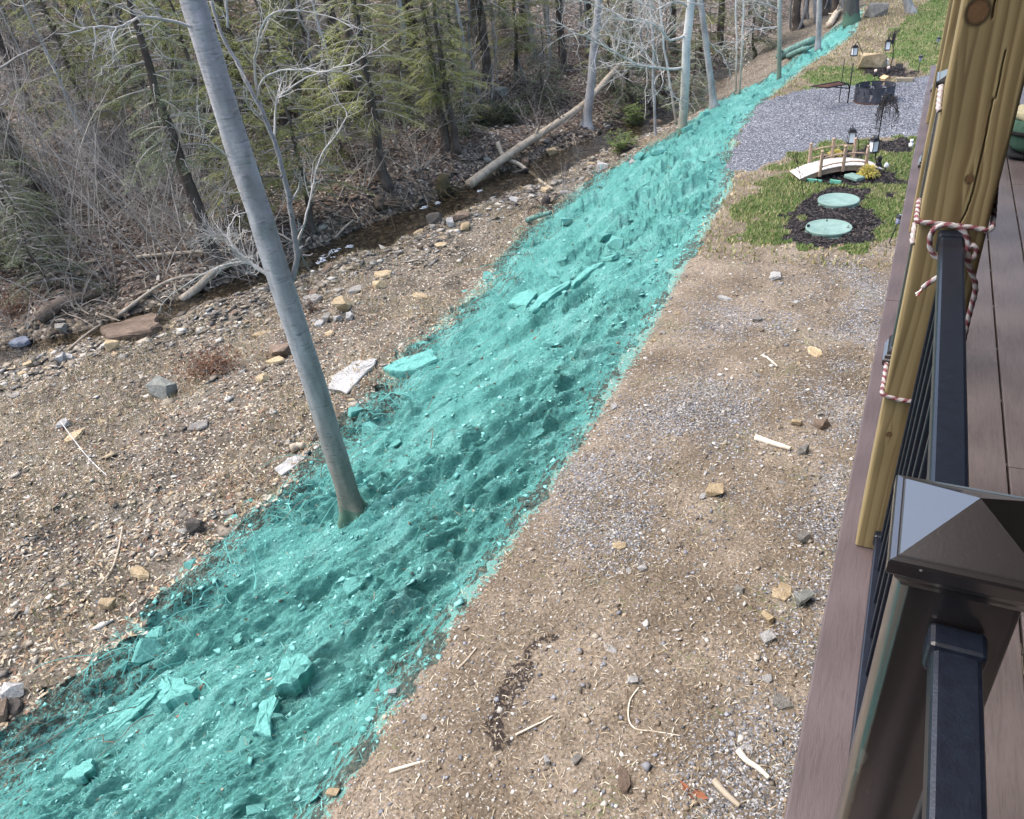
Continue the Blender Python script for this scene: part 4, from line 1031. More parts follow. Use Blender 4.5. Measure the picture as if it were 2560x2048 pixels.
yellow(-1.17, 15.78, .15, .14, 'smaller yellow shrub seen between the bridge rails', 240)
# ---------------------------------------------------------------- bark
def m_bark(name, c1, c2, c3, wrinkle=True, dye=None, rough=.75, fur=None, rnd=0.0, spots=False):
    m, nt, b = nodes(name); vec = coord(nt, 'Object')
    c = ramp(nt, noise(nt, coord(nt, 'Object', (1, 1, .35)), 6, 5, .6), [(.3, c1), (.5, c2), (.7, c3)])
    wr = noise(nt, coord(nt, 'Object', (1.5, 1.5, 7)), 5, 4, .6, .5) if wrinkle else noise(nt, coord(nt, 'Object', (9, 9, .9)), 5, 4, .7)
    c = mixc(nt, 1.0, c, ramp(nt, wr, [(.30, (.55, .55, .55)), (.42, (1, 1, 1))]), 'MULTIPLY')
    if spots:
        sp = noise(nt, coord(nt, 'Object', (1, 1, 1.6)), 13, 6, .75)
        c = mixc(nt, math_(nt, 'MULTIPLY', math_(nt, 'GREATER_THAN', sp, .60), .35), c, lin(112, 116, 108))
        c = mixc(nt, math_(nt, 'MULTIPLY', math_(nt, 'LESS_THAN', sp, .38), .35), c, lin(186, 190, 194))
    if dye is not None:
        sx = nt.nodes.new('ShaderNodeSeparateXYZ'); nt.links.new(vec, sx.inputs[0])
        g = math_(nt, 'GREATER_THAN', math_(nt, 'ADD', math_(nt, 'MULTIPLY', noise(nt, vec, 9, 5, .7), dye*1.4), math_(nt, 'MULTIPLY', sx.outputs[2], -1)), dye*0.15)
        c = mixc(nt, math_(nt, 'MULTIPLY', g, .8 if dye < 1 else .4), c, lin(90, 150, 140))
        lowd = ramp(nt, math_(nt, 'MULTIPLY', sx.outputs[2], .25), [(.05, lin(150, 142, 124)/lin(186, 186, 186)), (.55, (1, 1, 1))])
        c = mixc(nt, 1.0, c, lowd, 'MULTIPLY')
    if rnd:
        oi = nt.nodes.new('ShaderNodeObjectInfo')
        v = math_(nt, 'MULTIPLY_ADD', oi.outputs['Random'], rnd); v.node.inputs[2].default_value = 1-rnd/2
        h = nt.nodes.new('ShaderNodeHueSaturation'); nt.links.new(v, h.inputs['Value']); nt.links.new(c, h.inputs['Color']); c = h.outputs[0]
    nt.links.new(c, b.inputs['Base Color']); b.inputs['Roughness'].default_value = rough; b.inputs['Specular IOR Level'].default_value = .25
    bump(nt, b, wr, .7 if wrinkle else 1.0, .012 if wrinkle else .03); return m
M_BEECH = m_bark('beech_bark', lin(132, 130, 130), lin(154, 153, 154), lin(172, 171, 173), True, .30, spots=True)
M_TWIG = simple('pale_twig', lin(158, 154, 148), lin(200, 196, 190), .8, 6)
M_GREYBARK = m_bark('grey_bark', lin(120, 118, 116), lin(146, 145, 144), lin(166, 166, 166), True, None, rnd=.3)
M_DARKBARK = m_bark('hemlock_bark', lin(66, 58, 52), lin(88, 78, 70), lin(110, 99, 90), False, None, .9, rnd=.35)
M_BRUSH = simple('brush_stem', lin(128, 121, 113), lin(170, 163, 154), .85, 4, rnd=.5)
M_DEADWOOD = simple('dead_wood', lin(140, 126, 106), lin(182, 168, 146), .85, 7, .004, 30, stretch=(1, 1, 1), rnd=.3)
M_WETWOOD = simple('old_root_wood', lin(74, 64, 54), lin(108, 94, 80), .9, 9, .006, 30, rnd=.3)

def wiggle(pts, n, amp, seed):
    P = smooth_path(pts, n); r = np.random.default_rng(seed); k = r.normal(0, amp, (n, 3)); k[0] = 0
    k = (k+np.roll(k, 1, 0))/2; return P+k*np.linspace(0, 1, n)[:, None]**.3
def twigs(mb, P, r0, n, lmin, lmax, rs, sub=2, up=.25, sides=3, start=.15):
    """side shoots with sub-shoots along a path"""
    m = len(P)
    for k in range(n):
        s = start+(1-start)*rs.random(); i = min(int(s*(m-1)), m-2); p = P[i]*(1-(s*(m-1)-i))+P[i+1]*(s*(m-1)-i)
        t = P[i+1]-P[i]; t = t/(np.linalg.norm(t)+1e-9)
        d = t*rs.uniform(.4, 1.0)+rs.normal(0, .55, 3)+np.array([0, 0, up]); d /= np.linalg.norm(d)
        L = rs.uniform(lmin, lmax)*(1.15-.6*s); q = [p]
        for j in range(4):
            d = d+rs.normal(0, .22, 3)+np.array([0, 0, .03]); d /= np.linalg.norm(d); q.append(q[-1]+d*L/4)
        q = np.array(q); ra = r0*(1-.55*s)*.55
        mb.tube(q, [ra, ra*.85, ra*.7, ra*.55, ra*.35], sides, cap=False)
        for j in range(sub):
            i2 = rs.integers(1, 5); d2 = d+rs.normal(0, .7, 3); d2 /= np.linalg.norm(d2); l2 = L*rs.uniform(.25, .5)
            mid = q[i2]+d2*l2*.5+rs.normal(0, .02, 3)
            mb.tube([q[i2], mid, q[i2]+d2*l2+np.array([0, 0, .02])], [ra*.55, ra*.45, ra*.25], 3, cap=False)

# ---------------------------------------------------------------- the big beech on the green slope
BB = gp(745, 1083); BH = math.hypot(BB.x, BB.y)
def bp(sx, sy, off=0.0):
    v = ray(sx/S, sy/S); t = (BH+off)/math.hypot(v[0], v[1]); return CAM+t*v
beech = empty('beech_tree', BB, 0, 'tall smooth grey beech trunk rising from the green slope in the foreground', 'tree')
B0 = np.array(BB)
def trunk_mesh(H, r_of_z, nseg, nside, bend, seed, knots=(), flare=.0):
    zs = np.concatenate([np.linspace(-.25, .5, 10), np.linspace(.55, H, nseg)]); th = np.arange(nside)*2*math.pi/nside
    V = []
    for z in zs:
        r = r_of_z(z)*(1+flare*math.exp(-max(z, 0)/.13)*1.0)
        cx = bend*(math.sin(z*.55+seed)-math.sin(seed)); cy = bend*.7*(math.sin(z*.43+seed*2)-math.sin(seed*2))
        nz = fbm(np.cos(th)*1.6+seed, np.sin(th)*1.6+z*2.2, seed, 4)-.5
        root = 1+flare*.7*math.exp(-max(z, 0)/.16)*np.cos(th*4+seed)
        rr = r*(1+.19*nz)*root
        for (kz, ka, ks, kh) in knots:
            da = np.angle(np.exp(1j*(th-ka))); g = np.exp(-((z-kz)/ks)**2-(da*r/ks)**2); rr = rr+kh*g
        V.append(np.stack([cx+rr*np.cos(th), cy+rr*np.sin(th), np.full(nside, z)], -1))
    V = np.concatenate(V); m = len(zs); idx = np.arange(m*nside).reshape(m, nside)
    F = np.stack([idx[:-1], np.roll(idx, -1, 1)[:-1], np.roll(idx, -1, 1)[1:], idx[1:]], -1).reshape(-1, 4)
    return V, F
face = math.atan2(-BB.y, -BB.x)
def on_trunk(sx, sy):
    q = bp(sx, sy, -.12)-B0; return q[2]
kn = [(on_trunk(530, 62), face+.15, .05, .022), (on_trunk(612, 450), face-.1, .05, .016), (on_trunk(640, 380), face+.6, .06, .02), (on_trunk(660, 570), face-.5, .06, .014), (on_trunk(703, 545), face+.75, .07, .02), (on_trunk(690, 640), face, .05, .012)]
V, F = trunk_mesh(9.5, lambda z: .126-.0045*max(z, 0), 190, 48, .055, 1.3, kn, .40)
link('trunk', raw_mesh('trunk', V, F, M_BEECH, None, True), beech)
# bark scars: branch-collar rings and creases, proud of the trunk
def scar(sx, sy, w, h, nm='bark_scar'):
    z = on_trunk(sx, sy); v = ray(sx/S, sy/S)
    # nearest trunk surface to the sight line
    ks = np.argmin(np.abs(V[:, 2]-z)); zz = V[ks, 2]; ringv = V[np.abs(V[:, 2]-zz) < 1e-6]
    pr = [(np.dot(q+B0-CAM, CR)/np.dot(q+B0-CAM, CD)*FPX+IW/2, i) for i, q in enumerate(ringv)]
    c0 = ringv.mean(0); side = [(abs(p-sx), i) for p, i in pr if np.dot(ringv[i]-c0, -v) > 0]
    q = ringv[min(side)[1]]; n = q-c0; n[2] = 0; n /= np.linalg.norm(n); t = np.array([-n[1], n[0], 0])
    pts = [q+n*.001+t*w*math.cos(a)*(1-.0)+np.array([0, 0, h*math.sin(a)])-n*(w*math.cos(a))**2/.26 for a in np.linspace(.15, 2.95, 12)]
    mb = MB(); mb.tube(pts, np.full(12, .0028)*np.sin(np.linspace(.3, 2.9, 12)), 5); mb.build(nm, M_SCAR, beech, True)
M_SCAR = simple('bark_crease', lin(108, 108, 108), lin(136, 136, 136), .9, 20)
for sx, sy, w, h in ((530, 66, .05, -.03), (528, 60, .022, .022), (612, 448, .035, .024), (555, 150, .07, .02), (590, 235, .045, .03), (570, 285, .07, -.02), (655, 560, .05, .03), (690, 635, .05, .03), (712, 690, .08, -.015), (735, 815, .02, .035), (722, 770, .05, .02), (790, 905, .03, .05), (815, 1000, .012, .06), (800, 1015, .09, .01), (850, 1120, .012, .05), (640, 350, .05, .016), (760, 860, .05, -.02)):
    scar(sx, sy, w, h)
def bbranch(pts, r0, r1, offs, ntw, lmin, lmax, seed, nm='branch', mat=None, sub=2, up=.25):
    rs = np.random.default_rng(seed); k = len(pts)
    P = [bp(x, y, offs[0]+(offs[1]-offs[0])*i/(k-1))-B0 for i, (x, y) in enumerate(pts)]
    n = max(10, k*4); P = wiggle(P, n, .006, seed); mb = MB()
    mb.tube(P, np.linspace(r0, r1, n), 7)
    twigs(mb, P, r0*.55+r1, ntw, lmin, lmax, rs, sub, up)
    o = mb.build(nm, mat or M_TWIG, beech, True); return o
limb = [(712, 735), (733, 690), (742, 650), (740, 610), (726, 522), (705, 417), (684, 346), (664, 300), (638, 246), (618, 209), (593, 159), (570, 121), (545, 60), (528, 0)]
bbranch(limb, .030, .014, (-.02, .38), 12, .12, .4, 5, 'limb', M_GREYBARK, up=.1)
bbranch([(643, 231), (636, 171), (641, 129), (651, 81), (669, 43), (694, 30), (737, 26), (780, 32), (823, 43), (857, 56), (883, 73)], .011, .003, (.28, -.3), 26, .15, .45, 11)
bbranch([(645, 240), (651, 210), (669, 189), (703, 176), (737, 174), (780, 176), (814, 180), (844, 167), (879, 159), (913, 141), (960, 111)], .010, .003, (.28, -.4), 26, .15, .45, 12)
bbranch([(686, 345), (687, 300), (692, 245), (703, 238), (754, 201), (797, 184), (840, 178), (905, 195)], .011, .003, (.22, .7), 26, .15, .45, 13)
bbranch([(744, 608), (763, 550), (776, 498), (797, 405), (836, 343), (861, 300), (866, 279), (845, 250), (820, 216)], .012, .003, (.12, .5), 16, .12, .4, 14)
bbranch([(776, 498), (765, 470), (760, 430), (757, 395)], .006, .002, (.3, .3), 8, .08, .25, 15)
bbranch([(655, 300), (640, 280), (622, 268), (610, 240)], .010, .003, (.25, -.1), 14, .1, .35, 16)
bbranch([(497, 73), (438, 56), (363, 42), (325, 54), (292, 67), (234, 67), (200, 79), (158, 86)], .013, .004, (0, -.6), 22, .12, .4, 21)
bbranch([(292, 67), (280, 96), (284, 121), (282, 158), (259, 171), (256, 190)], .007, .002, (-.4, -.5), 12, .1, .3, 22, up=-.1)
bbranch([(236, 68), (238, 113), (234, 154)], .005, .002, (-.5, -.55), 4, .06, .2, 23, up=-.1)
bbranch([(345, 46), (370, 80), (400, 130), (430, 150)], .005, .002, (-.25, -.2), 8, .08, .3, 24, up=0)
bbranch([(576, 396), (517, 346), (497, 292), (492, 234)], .007, .002, (0, -.3), 8, .08, .3, 25)
bbranch([(517, 346), (459, 330), (413, 300)], .005, .002, (-.15, -.4), 5, .08, .3, 26)
bbranch([(626, 530), (593, 538), (572, 568), (572, 601), (588, 626)], .006, .003, (0, -.25), 3, .05, .2, 27, up=0)
bbranch([(609, 482), (555, 480), (522, 459)], .007, .002, (0, -.3), 10, .06, .2, 28)
bbranch([(674, 692), (640, 668), (610, 645), (585, 615), (560, 590), (520, 590)], .016, .003, (.02, .3), 60, .15, .5, 29, 'dead_branch', M_TWIG, 4, 0)
bbranch([(674, 692), (630, 660), (570, 660), (500, 690), (420, 745), (395, 780)], .009, .002, (.05, .6), 24, .12, .4, 30, 'dead_branch', M_TWIG, 3, 0)
bbranch([(569, 70), (567, 20), (565, -40)], .010, .008, (.08, .1), 4, .1, .2, 31)

# ---------------------------------------------------------------- other named trees by the green slope and the stream
def tree(name, label, cat, bpx, lean_px, r0, mat, H=9.0, nbr=8, seed=1, group=None, crownL=(.8, 2.2), dye=None, z0=2.5, flare=.25, twn=10):
    """bare tree: foot at a survey pixel; lean_px a second pixel the trunk passes"""
    rs = np.random.default_rng(seed); b = gp(*bpx); root = empty(name, b, 0, label, cat, group)
    v = ray(*lean_px); t = math.hypot(b.x, b.y)/math.hypot(v[0], v[1]); q = Vector(CAM+t*v)-b
    ax = np.array(q)/max(q.z, .1)
    zs = np.concatenate([[-.2, 0, .1, .25, .5], np.linspace(1.0, H, 14)])
    P = np.array([ax*z for z in zs]); P[:, :2] += (rs.normal(0, .02, (len(zs), 2)))*np.clip(zs, 0, 4)[:, None]*.5
    rad = r0*(1-.55*np.clip(zs, 0, H)/H)*(1+flare*np.exp(-np.clip(zs, 0, 9)/.15))
    mb = MB(); mb.tube(P, rad, 12, jit=.10); mb.build('trunk', mat, root, True)
    for k in range(nbr):
        z = rs.uniform(z0, H*.95); a = rs.random()*6.28; L = rs.uniform(*crownL)*(1-.4*z/H)
        d = np.array([math.cos(a), math.sin(a), rs.uniform(.1, .6)]); p = ax*z
        pts = [p]
        for j in range(7): d = d+rs.normal(0, .16, 3)+np.array([0, 0, .03]); d /= np.linalg.norm(d); pts.append(pts[-1]+d*L/7)
        mb = MB(); rb = r0*.28*(1-.5*z/H); mb.tube(pts, np.linspace(rb, rb*.2, 8), 5); twigs(mb, np.array(pts), rb, twn, .2, .8, rs, 3)
        mb.build('branch', M_TWIG if mat is not M_DARKBARK else M_BRUSH, root, True)
    return root
M_BEECHS = m_bark('young_beech_bark', lin(160, 162, 160), lin(186, 188, 186), lin(202, 203, 200), True, .18)
M_BEECHG = m_bark('dyed_bark', lin(140, 150, 146), lin(160, 172, 168), lin(172, 180, 178), True, 1.6)
M_BIGG = m_bark('dyed_dark_bark', lin(78, 82, 88), lin(96, 100, 106), lin(112, 116, 122), False, .55)
t2 = tree('beech_tree', 'straight pale grey trunk standing at the left edge of the green slope', 'tree', (1437, 276), (1452, 10), .125, M_BEECHS, 9, 5, 3, flare=.05)
t1 = tree('grey_tree', 'grey leaning tree that the long fallen log rests against', 'tree', (1234, 268), (1262, 10), .17, M_GREYBARK, 9, 4, 4, flare=.9)
t3 = tree('slender_tree', 'slender grey tree leaning left just beyond the green slope crest', 'tree', (1503, 224), (1483, 60), .10, M_GREYBARK, 8, 5, 5, flare=.6)
t4 = tree('slender_tree', 'thin young tree with trunk dyed green at the slope edge', 'tree', (1640, 161), (1642, 20), .065, M_BEECHG, 8, 5, 6, flare=.05)
t5 = tree('slender_tree', 'left stem of the thin pair of saplings with dry leaves', 'tree', (1549, 196), (1552, 40), .035, M_BEECHS, 6, 6, 7, flare=.1)
t6 = tree('slender_tree', 'right stem of the thin pair of saplings with dry leaves', 'tree', (1557, 196), (1565, 40), .032, M_BEECHS, 6, 6, 8, flare=.1)
t7 = tree('dark_tree', 'thick dark trunk with green sprayed foot at the far end of the slope', 'tree', (1792, 48), (1793, 5), .26, M_BIGG, 9, 3, 9, flare=.25)
t8 = tree('slender_tree', 'thin dark trunk left of the far thick dark trunk', 'tree', (1722, 100), (1726, 10), .09, M_GREYBARK, 8, 4, 10)
t9 = tree('slender_tree', 'pale leaning trunk foot at the far top of the lawn', 'tree', (1918, 27), (1910, 2), .13, M_GREYBARK, 8, 2, 11, flare=.5)
t10 = tree('slender_tree', 'thin straight sapling between the log and the pale beech', 'tree', (1380, 285), (1372, 40), .045, M_GREYBARK, 7, 7, 12, twn=14)
t11 = tree('slender_tree', 'thin bent sapling close left of the pale beech', 'tree', (1424, 262), (1392, 60), .04, M_BEECHS, 7, 7, 13, twn=14)
def tbranch(root, pts, r0, r1, offs, ntw, lmin, lmax, seed, sub=3, up=.1, mat=None):
    b = np.array(root.location); D = math.hypot(b[0], b[1]); rs = np.random.default_rng(seed); k = len(pts); P = []
    for i, (x, y) in enumerate(pts):
        v = ray(x, y); t = (D+offs[0]+(offs[1]-offs[0])*i/(k-1))/math.hypot(v[0], v[1]); P.append(CAM+t*v-b)
    n = max(12, k*4); P = wiggle(P, n, .02, seed); mb = MB(); mb.tube(P, np.linspace(r0, r1, n), 6); twigs(mb, P, r0*.6+r1, ntw, lmin, lmax, rs, sub, up)
    mb.build('branch', mat or M_TWIG, root, True)
def A_(x, y): return ((1400+x/2.837)/S, y/2.837/S)
tbranch(t2, [A_(*p) for p in ((875, 482), (780, 490), (690, 480), (560, 462), (450, 400), (330, 340), (240, 290), (150, 240), (70, 215), (0, 168))], .035, .008, (0, -2.5), 44, .5, 1.4, 41)
tbranch(t2, [A_(*p) for p in ((890, 245), (830, 277), (770, 280), (720, 220), (640, 160), (540, 150), (440, 130), (330, 60), (200, 20), (60, -20))], .035, .008, (0, -2), 44, .5, 1.4, 42)
tbranch(t2, [A_(*p) for p in ((900, 40), (820, 10), (700, 60), (600, 20), (480, -10))], .03, .008, (0, -1.5), 30, .4, 1.2, 43)
tbranch(t2, [A_(*p) for p in ((870, 640), (850, 720), (780, 640), (745, 610))], .015, .005, (0, -.6), 14, .3, .8, 44)
tbranch(t11, [A_(*p) for p in ((760, 480), (680, 560), (670, 620), (690, 680)) ], .015, .006, (0, -.4), 14, .3, .9, 45)
tbranch(t11, [A_(*p) for p in ((740, 330), (690, 250), (640, 190), (600, 120), (590, 30))], .02, .006, (0, -.8), 30, .3, 1.1, 46)
tbranch(t10, [A_(*p) for p in ((640, 420), (560, 330), (470, 300), (380, 260), (270, 240), (160, 180))], .02, .006, (0, -1.2), 34, .3, 1.2, 47)
tbranch(t1, [A_(*p) for p in ((270, 430), (360, 470), (440, 540), (520, 590))], .018, .005, (0, -.6), 18, .3, .9, 48)
tbranch(t3, [A_(*p) for p in ((1030, 250), (1090, 340), (1150, 400), (1190, 480), (1220, 560), (1250, 650))], .02, .006, (0, .6), 16, .3, .9, 49)
tbranch(t4, [A_(*p) for p in ((1545, 70), (1480, 30), (1390, 10), (1300, 5))], .022, .008, (0, -.8), 22, .3, 1.0, 50)
tbranch(t4, [A_(*p) for p in ((1540, 190), (1450, 200), (1350, 220), (1300, 260), (1240, 330))], .02, .006, (0, -.8), 20, .3, 1.0, 51)
tbranch(t4, [A_(*p) for p in ((1500, 165), (1430, 130), (1380, 70), (1350, 0))], .018, .006, (-.1, -.6), 16, .3, .8, 52)

# ---------------------------------------------------------------- fallen log, crossing branch, stumps
def log(name, label, pts, r0, r1, mat, cat='log', n=26, jit=.12, sides=12, endcol=None):
    P = smooth_path(pts, n); c = P.mean(0); root = empty(name, c, 0, label, cat)
    mb = MB(); mb.tube(P-c, np.linspace(r0, r1, n), sides, jit=jit); mb.build('log_body', mat, root, True)
    rs = np.random.default_rng(int(abs(c[0]*100)))
    for k in range(4):
        i = rs.integers(3, n-3); d = rs.normal(0, 1, 3); d[2] = abs(d[2]); d /= np.linalg.norm(d)
        mb = MB(); mb.tube([P[i]-c, P[i]-c+d*(r0*1.4), P[i]-c+d*r0*2.2], [r0*.3, r0*.24, r0*.15], 6); mb.build('branch_stub', mat, root, True)
    return root
gA = gp(990, 408); gA.z = -2.52
dB = math.hypot(t1.location.x, t1.location.y)
vB = ray(1285, 158); pB = Vector(CAM+vB*((dB+1.6)/math.hypot(vB[0], vB[1])))
vM = ray(1222, 225); pM = Vector(CAM+vM*((dB+.15)/math.hypot(vM[0], vM[1])))
log('fallen_log', 'long pale fallen log slanting up from the stream against the grey tree', [gA, gA*.65+pM*.35+Vector((0, 0, .06)), pM, pB, pB+(pB-pM)*.4], .155, .10, M_DEADWOOD)
g1 = gp(1050, 322); g2 = gp(1163, 402)
log('fallen_branch', 'crooked grey branch crossing under the long fallen log', [g1+Vector((0, 0, .35)), gp(1062, 345)+Vector((0, 0, .22)), gp(1095, 362)+Vector((0, 0, .25)), gp(1125, 385)+Vector((0, 0, .2)), g2+Vector((0, 0, .05))], .075, .04, M_DEADWOOD, 'branch')
g = [gp(*p) for p in ((385, 640), (420, 618), (455, 590), (500, 570), (560, 560))]
log('fallen_log', 'bent grey log lying at the water left of the big beech', [p+Vector((0, 0, .10+.05*i)) for i, p in enumerate(g)], .11, .07, M_DEADWOOD)
g = [gp(*p) for p in ((85, 680), (120, 655), (160, 640), (210, 625))]
log('rotten_log', 'broken rotten log with pale split wood on the far left bank', [p+Vector((0, 0, .10)) for p in g], .17, .11, M_WETWOOD, 'log', jit=.4)
g = [gp(*p) for p in ((255, 672), (340, 610), (400, 590), (460, 588))]
log('fallen_branch', 'long thin pole lying on the bank above the brown left rock', [p+Vector((0, 0, .12)) for p in g], .045, .03, M_DEADWOOD, 'branch')
for k, (a, b, r, lab) in enumerate((((150, 735), (215, 690), .03, 'thin pale stick over the left stream pool'), ((60, 600), (205, 555), .05, 'dark mossy pole on the left bank below the shrubs'), ((290, 545), (480, 535), .05, 'long low branch lying across the far bank left of the beech'), ((1640, 130), (1712, 98), .16, 'sprayed green log lying on the far part of the slope'), ((1660, 125), (1700, 112), .10, 'second smaller sprayed log beside the far green log'), ((1745, 62), (1765, 30), .13, 'pale broken trunk leaning by the far dark tree'), ((705, 505), (745, 470), .04, 'short pale stick on the leafy far bank'), ((1110, 470), (1160, 458), .07, 'grey driftwood piece lying at the foot of the green slope'))):
    pa, pb = gp(*a), gp(*b); mt = M_DEADWOOD
    if 'green' in lab or 'sprayed' in lab: mt = simple('sprayed_wood%d' % k, lin(70, 96, 90), lin(100, 146, 137), .9, 8, .01, 12)
    log('fallen_branch' if r < .06 else 'fallen_log', lab, [pa+Vector((0, 0, r)), pa*.5+pb*.5+Vector((0, 0, r+.05)), pb+Vector((0, 0, r+.05))], r, r*.75, mt, 'branch' if r < .06 else 'log', 14)
# upturned stump on the far bank and root mass
def stump(px, lab, r, h, mat):
    b = gp(*px); root = empty('tree_stump', b, 0, lab, 'stump'); rs = np.random.default_rng(int(px[0]))
    mb = MB(); mb.tube([(0, 0, -.1), (0, 0, .05), (0, 0, h*.6), (.05, 0, h)], [r*1.5, r*1.15, r, r*.75], 12, jit=.35); mb.build('stump_body', mat, root, True)
    for k in range(26):
        a = rs.random()*6.28; L = rs.uniform(.15, .9)
        pts = [(0, 0, h*.25), (math.cos(a)*r*1.2, math.sin(a)*r*1.2, h*.15), (math.cos(a)*(r+L*.5), math.sin(a)*(r+L*.5), rs.uniform(-.05, .22)), (math.cos(a+.3)*(r+L), math.sin(a+.3)*(r+L), -.12)]
        mb = MB(); mb.tube(wiggle([Vector(p) for p in pts], 10, .02, k), np.linspace(r*.2, r*.03, 10)*rs.uniform(.4, 1.1), 6); mb.build('root', mat, root, True)
stump((935, 400), 'mossy upturned stump on the bank left of the fallen log', .22, .45, simple('mossy_stump', lin(58, 50, 38), lin(92, 84, 52), .95, 9, .01, 25))
stump((800, 430), 'dark root mass overhanging the stream below the hemlock', .16, .2, M_WETWOOD)
stump((1150, 435), 'black root clump at the edge of the sprayed slope', .13, .26, simple('black_root', lin(50, 44, 42), lin(78, 70, 66), .95, 9, .01, 25))
# ---------------------------------------------------------------- foliage
def m_leaf(name, tr=.35, rough=.6):
    m, nt, b = nodes(name); c = attr(nt, 'col').outputs['Color']
    oi = nt.nodes.new('ShaderNodeObjectInfo'); v = math_(nt, 'MULTIPLY_ADD', oi.outputs['Random'], .5); v.node.inputs[2].default_value = .75
    h = nt.nodes.new('ShaderNodeHueSaturation'); nt.links.new(v, h.inputs['Value']); nt.links.new(c, h.inputs['Color'])
    nt.links.new(h.outputs[0], b.inputs['Base Color']); b.inputs['Roughness'].default_value = rough; b.inputs['Specular IOR Level'].default_value = .2
    t = nt.nodes.new('ShaderNodeBsdfTranslucent'); nt.links.new(h.outputs[0], t.inputs[0])
    mx = nt.nodes.new('ShaderNodeMixShader'); mx.inputs[0].default_value = tr
    nt.links.new(b.outputs[0], mx.inputs[1]); nt.links.new(t.outputs[0], mx.inputs[2])
    nt.links.new(mx.outputs[0], nt.nodes['Material Output'].inputs[0]); return m
M_LEAF = m_leaf('hemlock_needles')
def leaf_quads(p, d, n, L, W, col):
    """diamond leaves: p base (k,3), d direction, n normal, lengths and widths"""
    s = np.cross(d, n); s /= np.linalg.norm(s, axis=1)[:, None]+1e-9
    k = len(p); V = np.empty((k, 4, 3)); V[:, 0] = p; V[:, 2] = p+d*L[:, None]
    mid = p+d*(L*.45)[:, None]; V[:, 1] = mid+s*(W/2)[:, None]; V[:, 3] = mid-s*(W/2)[:, None]
    F = np.arange(k*4).reshape(k, 4); return V.reshape(-1, 3), F, np.repeat(col, 4, 0)
def unit(v): return v/(np.linalg.norm(v, axis=-1, keepdims=True)+1e-9)
def hemlock_proto(H, r0, zc, Lmax, seed, nb, dark, lite, step=.10, lstep=.046, dead=14, sparse=1.0):
    rs = np.random.default_rng(seed)
    root = empty('hemlock_tree')
    zs = np.concatenate([[-.3, 0, .12, .3], np.linspace(.7, H, 16)]); sway = np.cumsum(rs.normal(0, .03, (len(zs), 2)), 0); sway[:3] = 0
    P = np.column_stack([sway, zs]); rad = r0*(1-.93*np.clip(zs, 0, H)/H)*(1+.5*np.exp(-np.clip(zs, 0, 9)/.14))
    mb = MB(); mb.tube(P, rad, 11, jit=.14); mb.build('trunk', M_DARKBARK, root, True)
    wood = MB(); Lp = []; Ld = []; Ln = []; LL = []; LW = []; LC = []
    for k in range(nb):
        z = zc+(H*.97-zc)*(k/nb)**1.15*1.0+rs.uniform(-.08, .08); a = k*2.4+rs.normal(0, .5)
        L = (Lmax*(1-z/H)**.75+.12)*rs.uniform(.55, 1.12)
        if z < zc+.8: L *= rs.uniform(.6, 1.1)
        bx = np.interp(z, zs, P[:, 0]); by = np.interp(z, zs, P[:, 1])
        u = np.array([math.cos(a), math.sin(a), 0]); up0 = rs.uniform(.0, .25); dr = rs.uniform(.2, .5); n = 8
        s = np.linspace(0, 1, n); Q = np.array([bx, by, z])+u[None]*(s*L)[:, None]*.96+np.array([0, 0, 1.0])*(L*(up0*s-dr*s*s))[:, None]+np.cumsum(rs.normal(0, .02*L, (n, 3)), 0)*.5
        rb = .012+.010*L; wood.tube(Q, np.linspace(rb, .003, n), 4, cap=False)
        side = np.array([-u[1], u[0], 0])
        m = max(int(L/step*sparse), 2)
        for j in range(m):
            t = .22+.78*(j+rs.random())/m; i = min(int(t*(n-1)), n-2); f = t*(n-1)-i; q = Q[i]*(1-f)+Q[i+1]*f
            for sg in (-1, 1):
                if rs.random() < .12: continue
                tl = (.16+.42*(1-t)*min(L, 1.6))*rs.uniform(.5, 1.15); td = unit(u*rs.uniform(.5, .95)+side*sg*rs.uniform(.6, 1)+np.array([0, 0, rs.uniform(-.35, .05)]))
                kk = max(int(tl/lstep), 3); ss = (np.arange(kk)+.4)/kk
                droop = np.array([0, 0, -1.0])*rs.uniform(.1, .45)
                pts = q[None]+td[None]*(ss*tl)[:, None]+droop[None]*(ss**2*tl)[:, None]
                tn = unit(np.cross(td, np.array([td[1], -td[0], 0])+rs.normal(0, .25, 3))); 
                if tn[2] < 0: tn = -tn
                sd = unit(np.cross(tn, td))
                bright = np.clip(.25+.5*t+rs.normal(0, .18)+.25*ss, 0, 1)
                for s2 in (-1, 1):
                    dd = unit(td[None]*rs.uniform(.55, 1.0, (kk, 1))+sd[None]*s2*rs.uniform(.45, .9, (kk, 1))+droop[None]*.5+rs.normal(0, .12, (kk, 3)))
                    Lp.append(pts); Ld.append(dd); Ln.append(unit(tn[None]+rs.normal(0, .3, (kk, 3)))); LL.append(rs.uniform(.045, .09, kk)*(1.1-.4*ss)); LW.append(rs.uniform(.015, .026, kk))
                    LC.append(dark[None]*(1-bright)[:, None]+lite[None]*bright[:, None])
    for k in range(dead):
        z = rs.uniform(.5, max(zc+1.0, 1.2)); a = rs.random()*6.28; L = rs.uniform(.3, 1.5); u = np.array([math.cos(a), math.sin(a), rs.uniform(-.35, .1)])
        p0 = np.array([np.interp(z, zs, P[:, 0]), np.interp(z, zs, P[:, 1]), z]); Q = np.array([p0+u*L*s+rs.normal(0, .02, 3) for s in np.linspace(0, 1, 6)])
        wood.tube(Q, np.linspace(.014, .003, 6), 4, cap=False); twigs(wood, Q, .008, 4, .12, .5, rs, 1, -.05)
    wood.build('boughs', M_BRUSH, root, True)['kind'] = 'stuff'
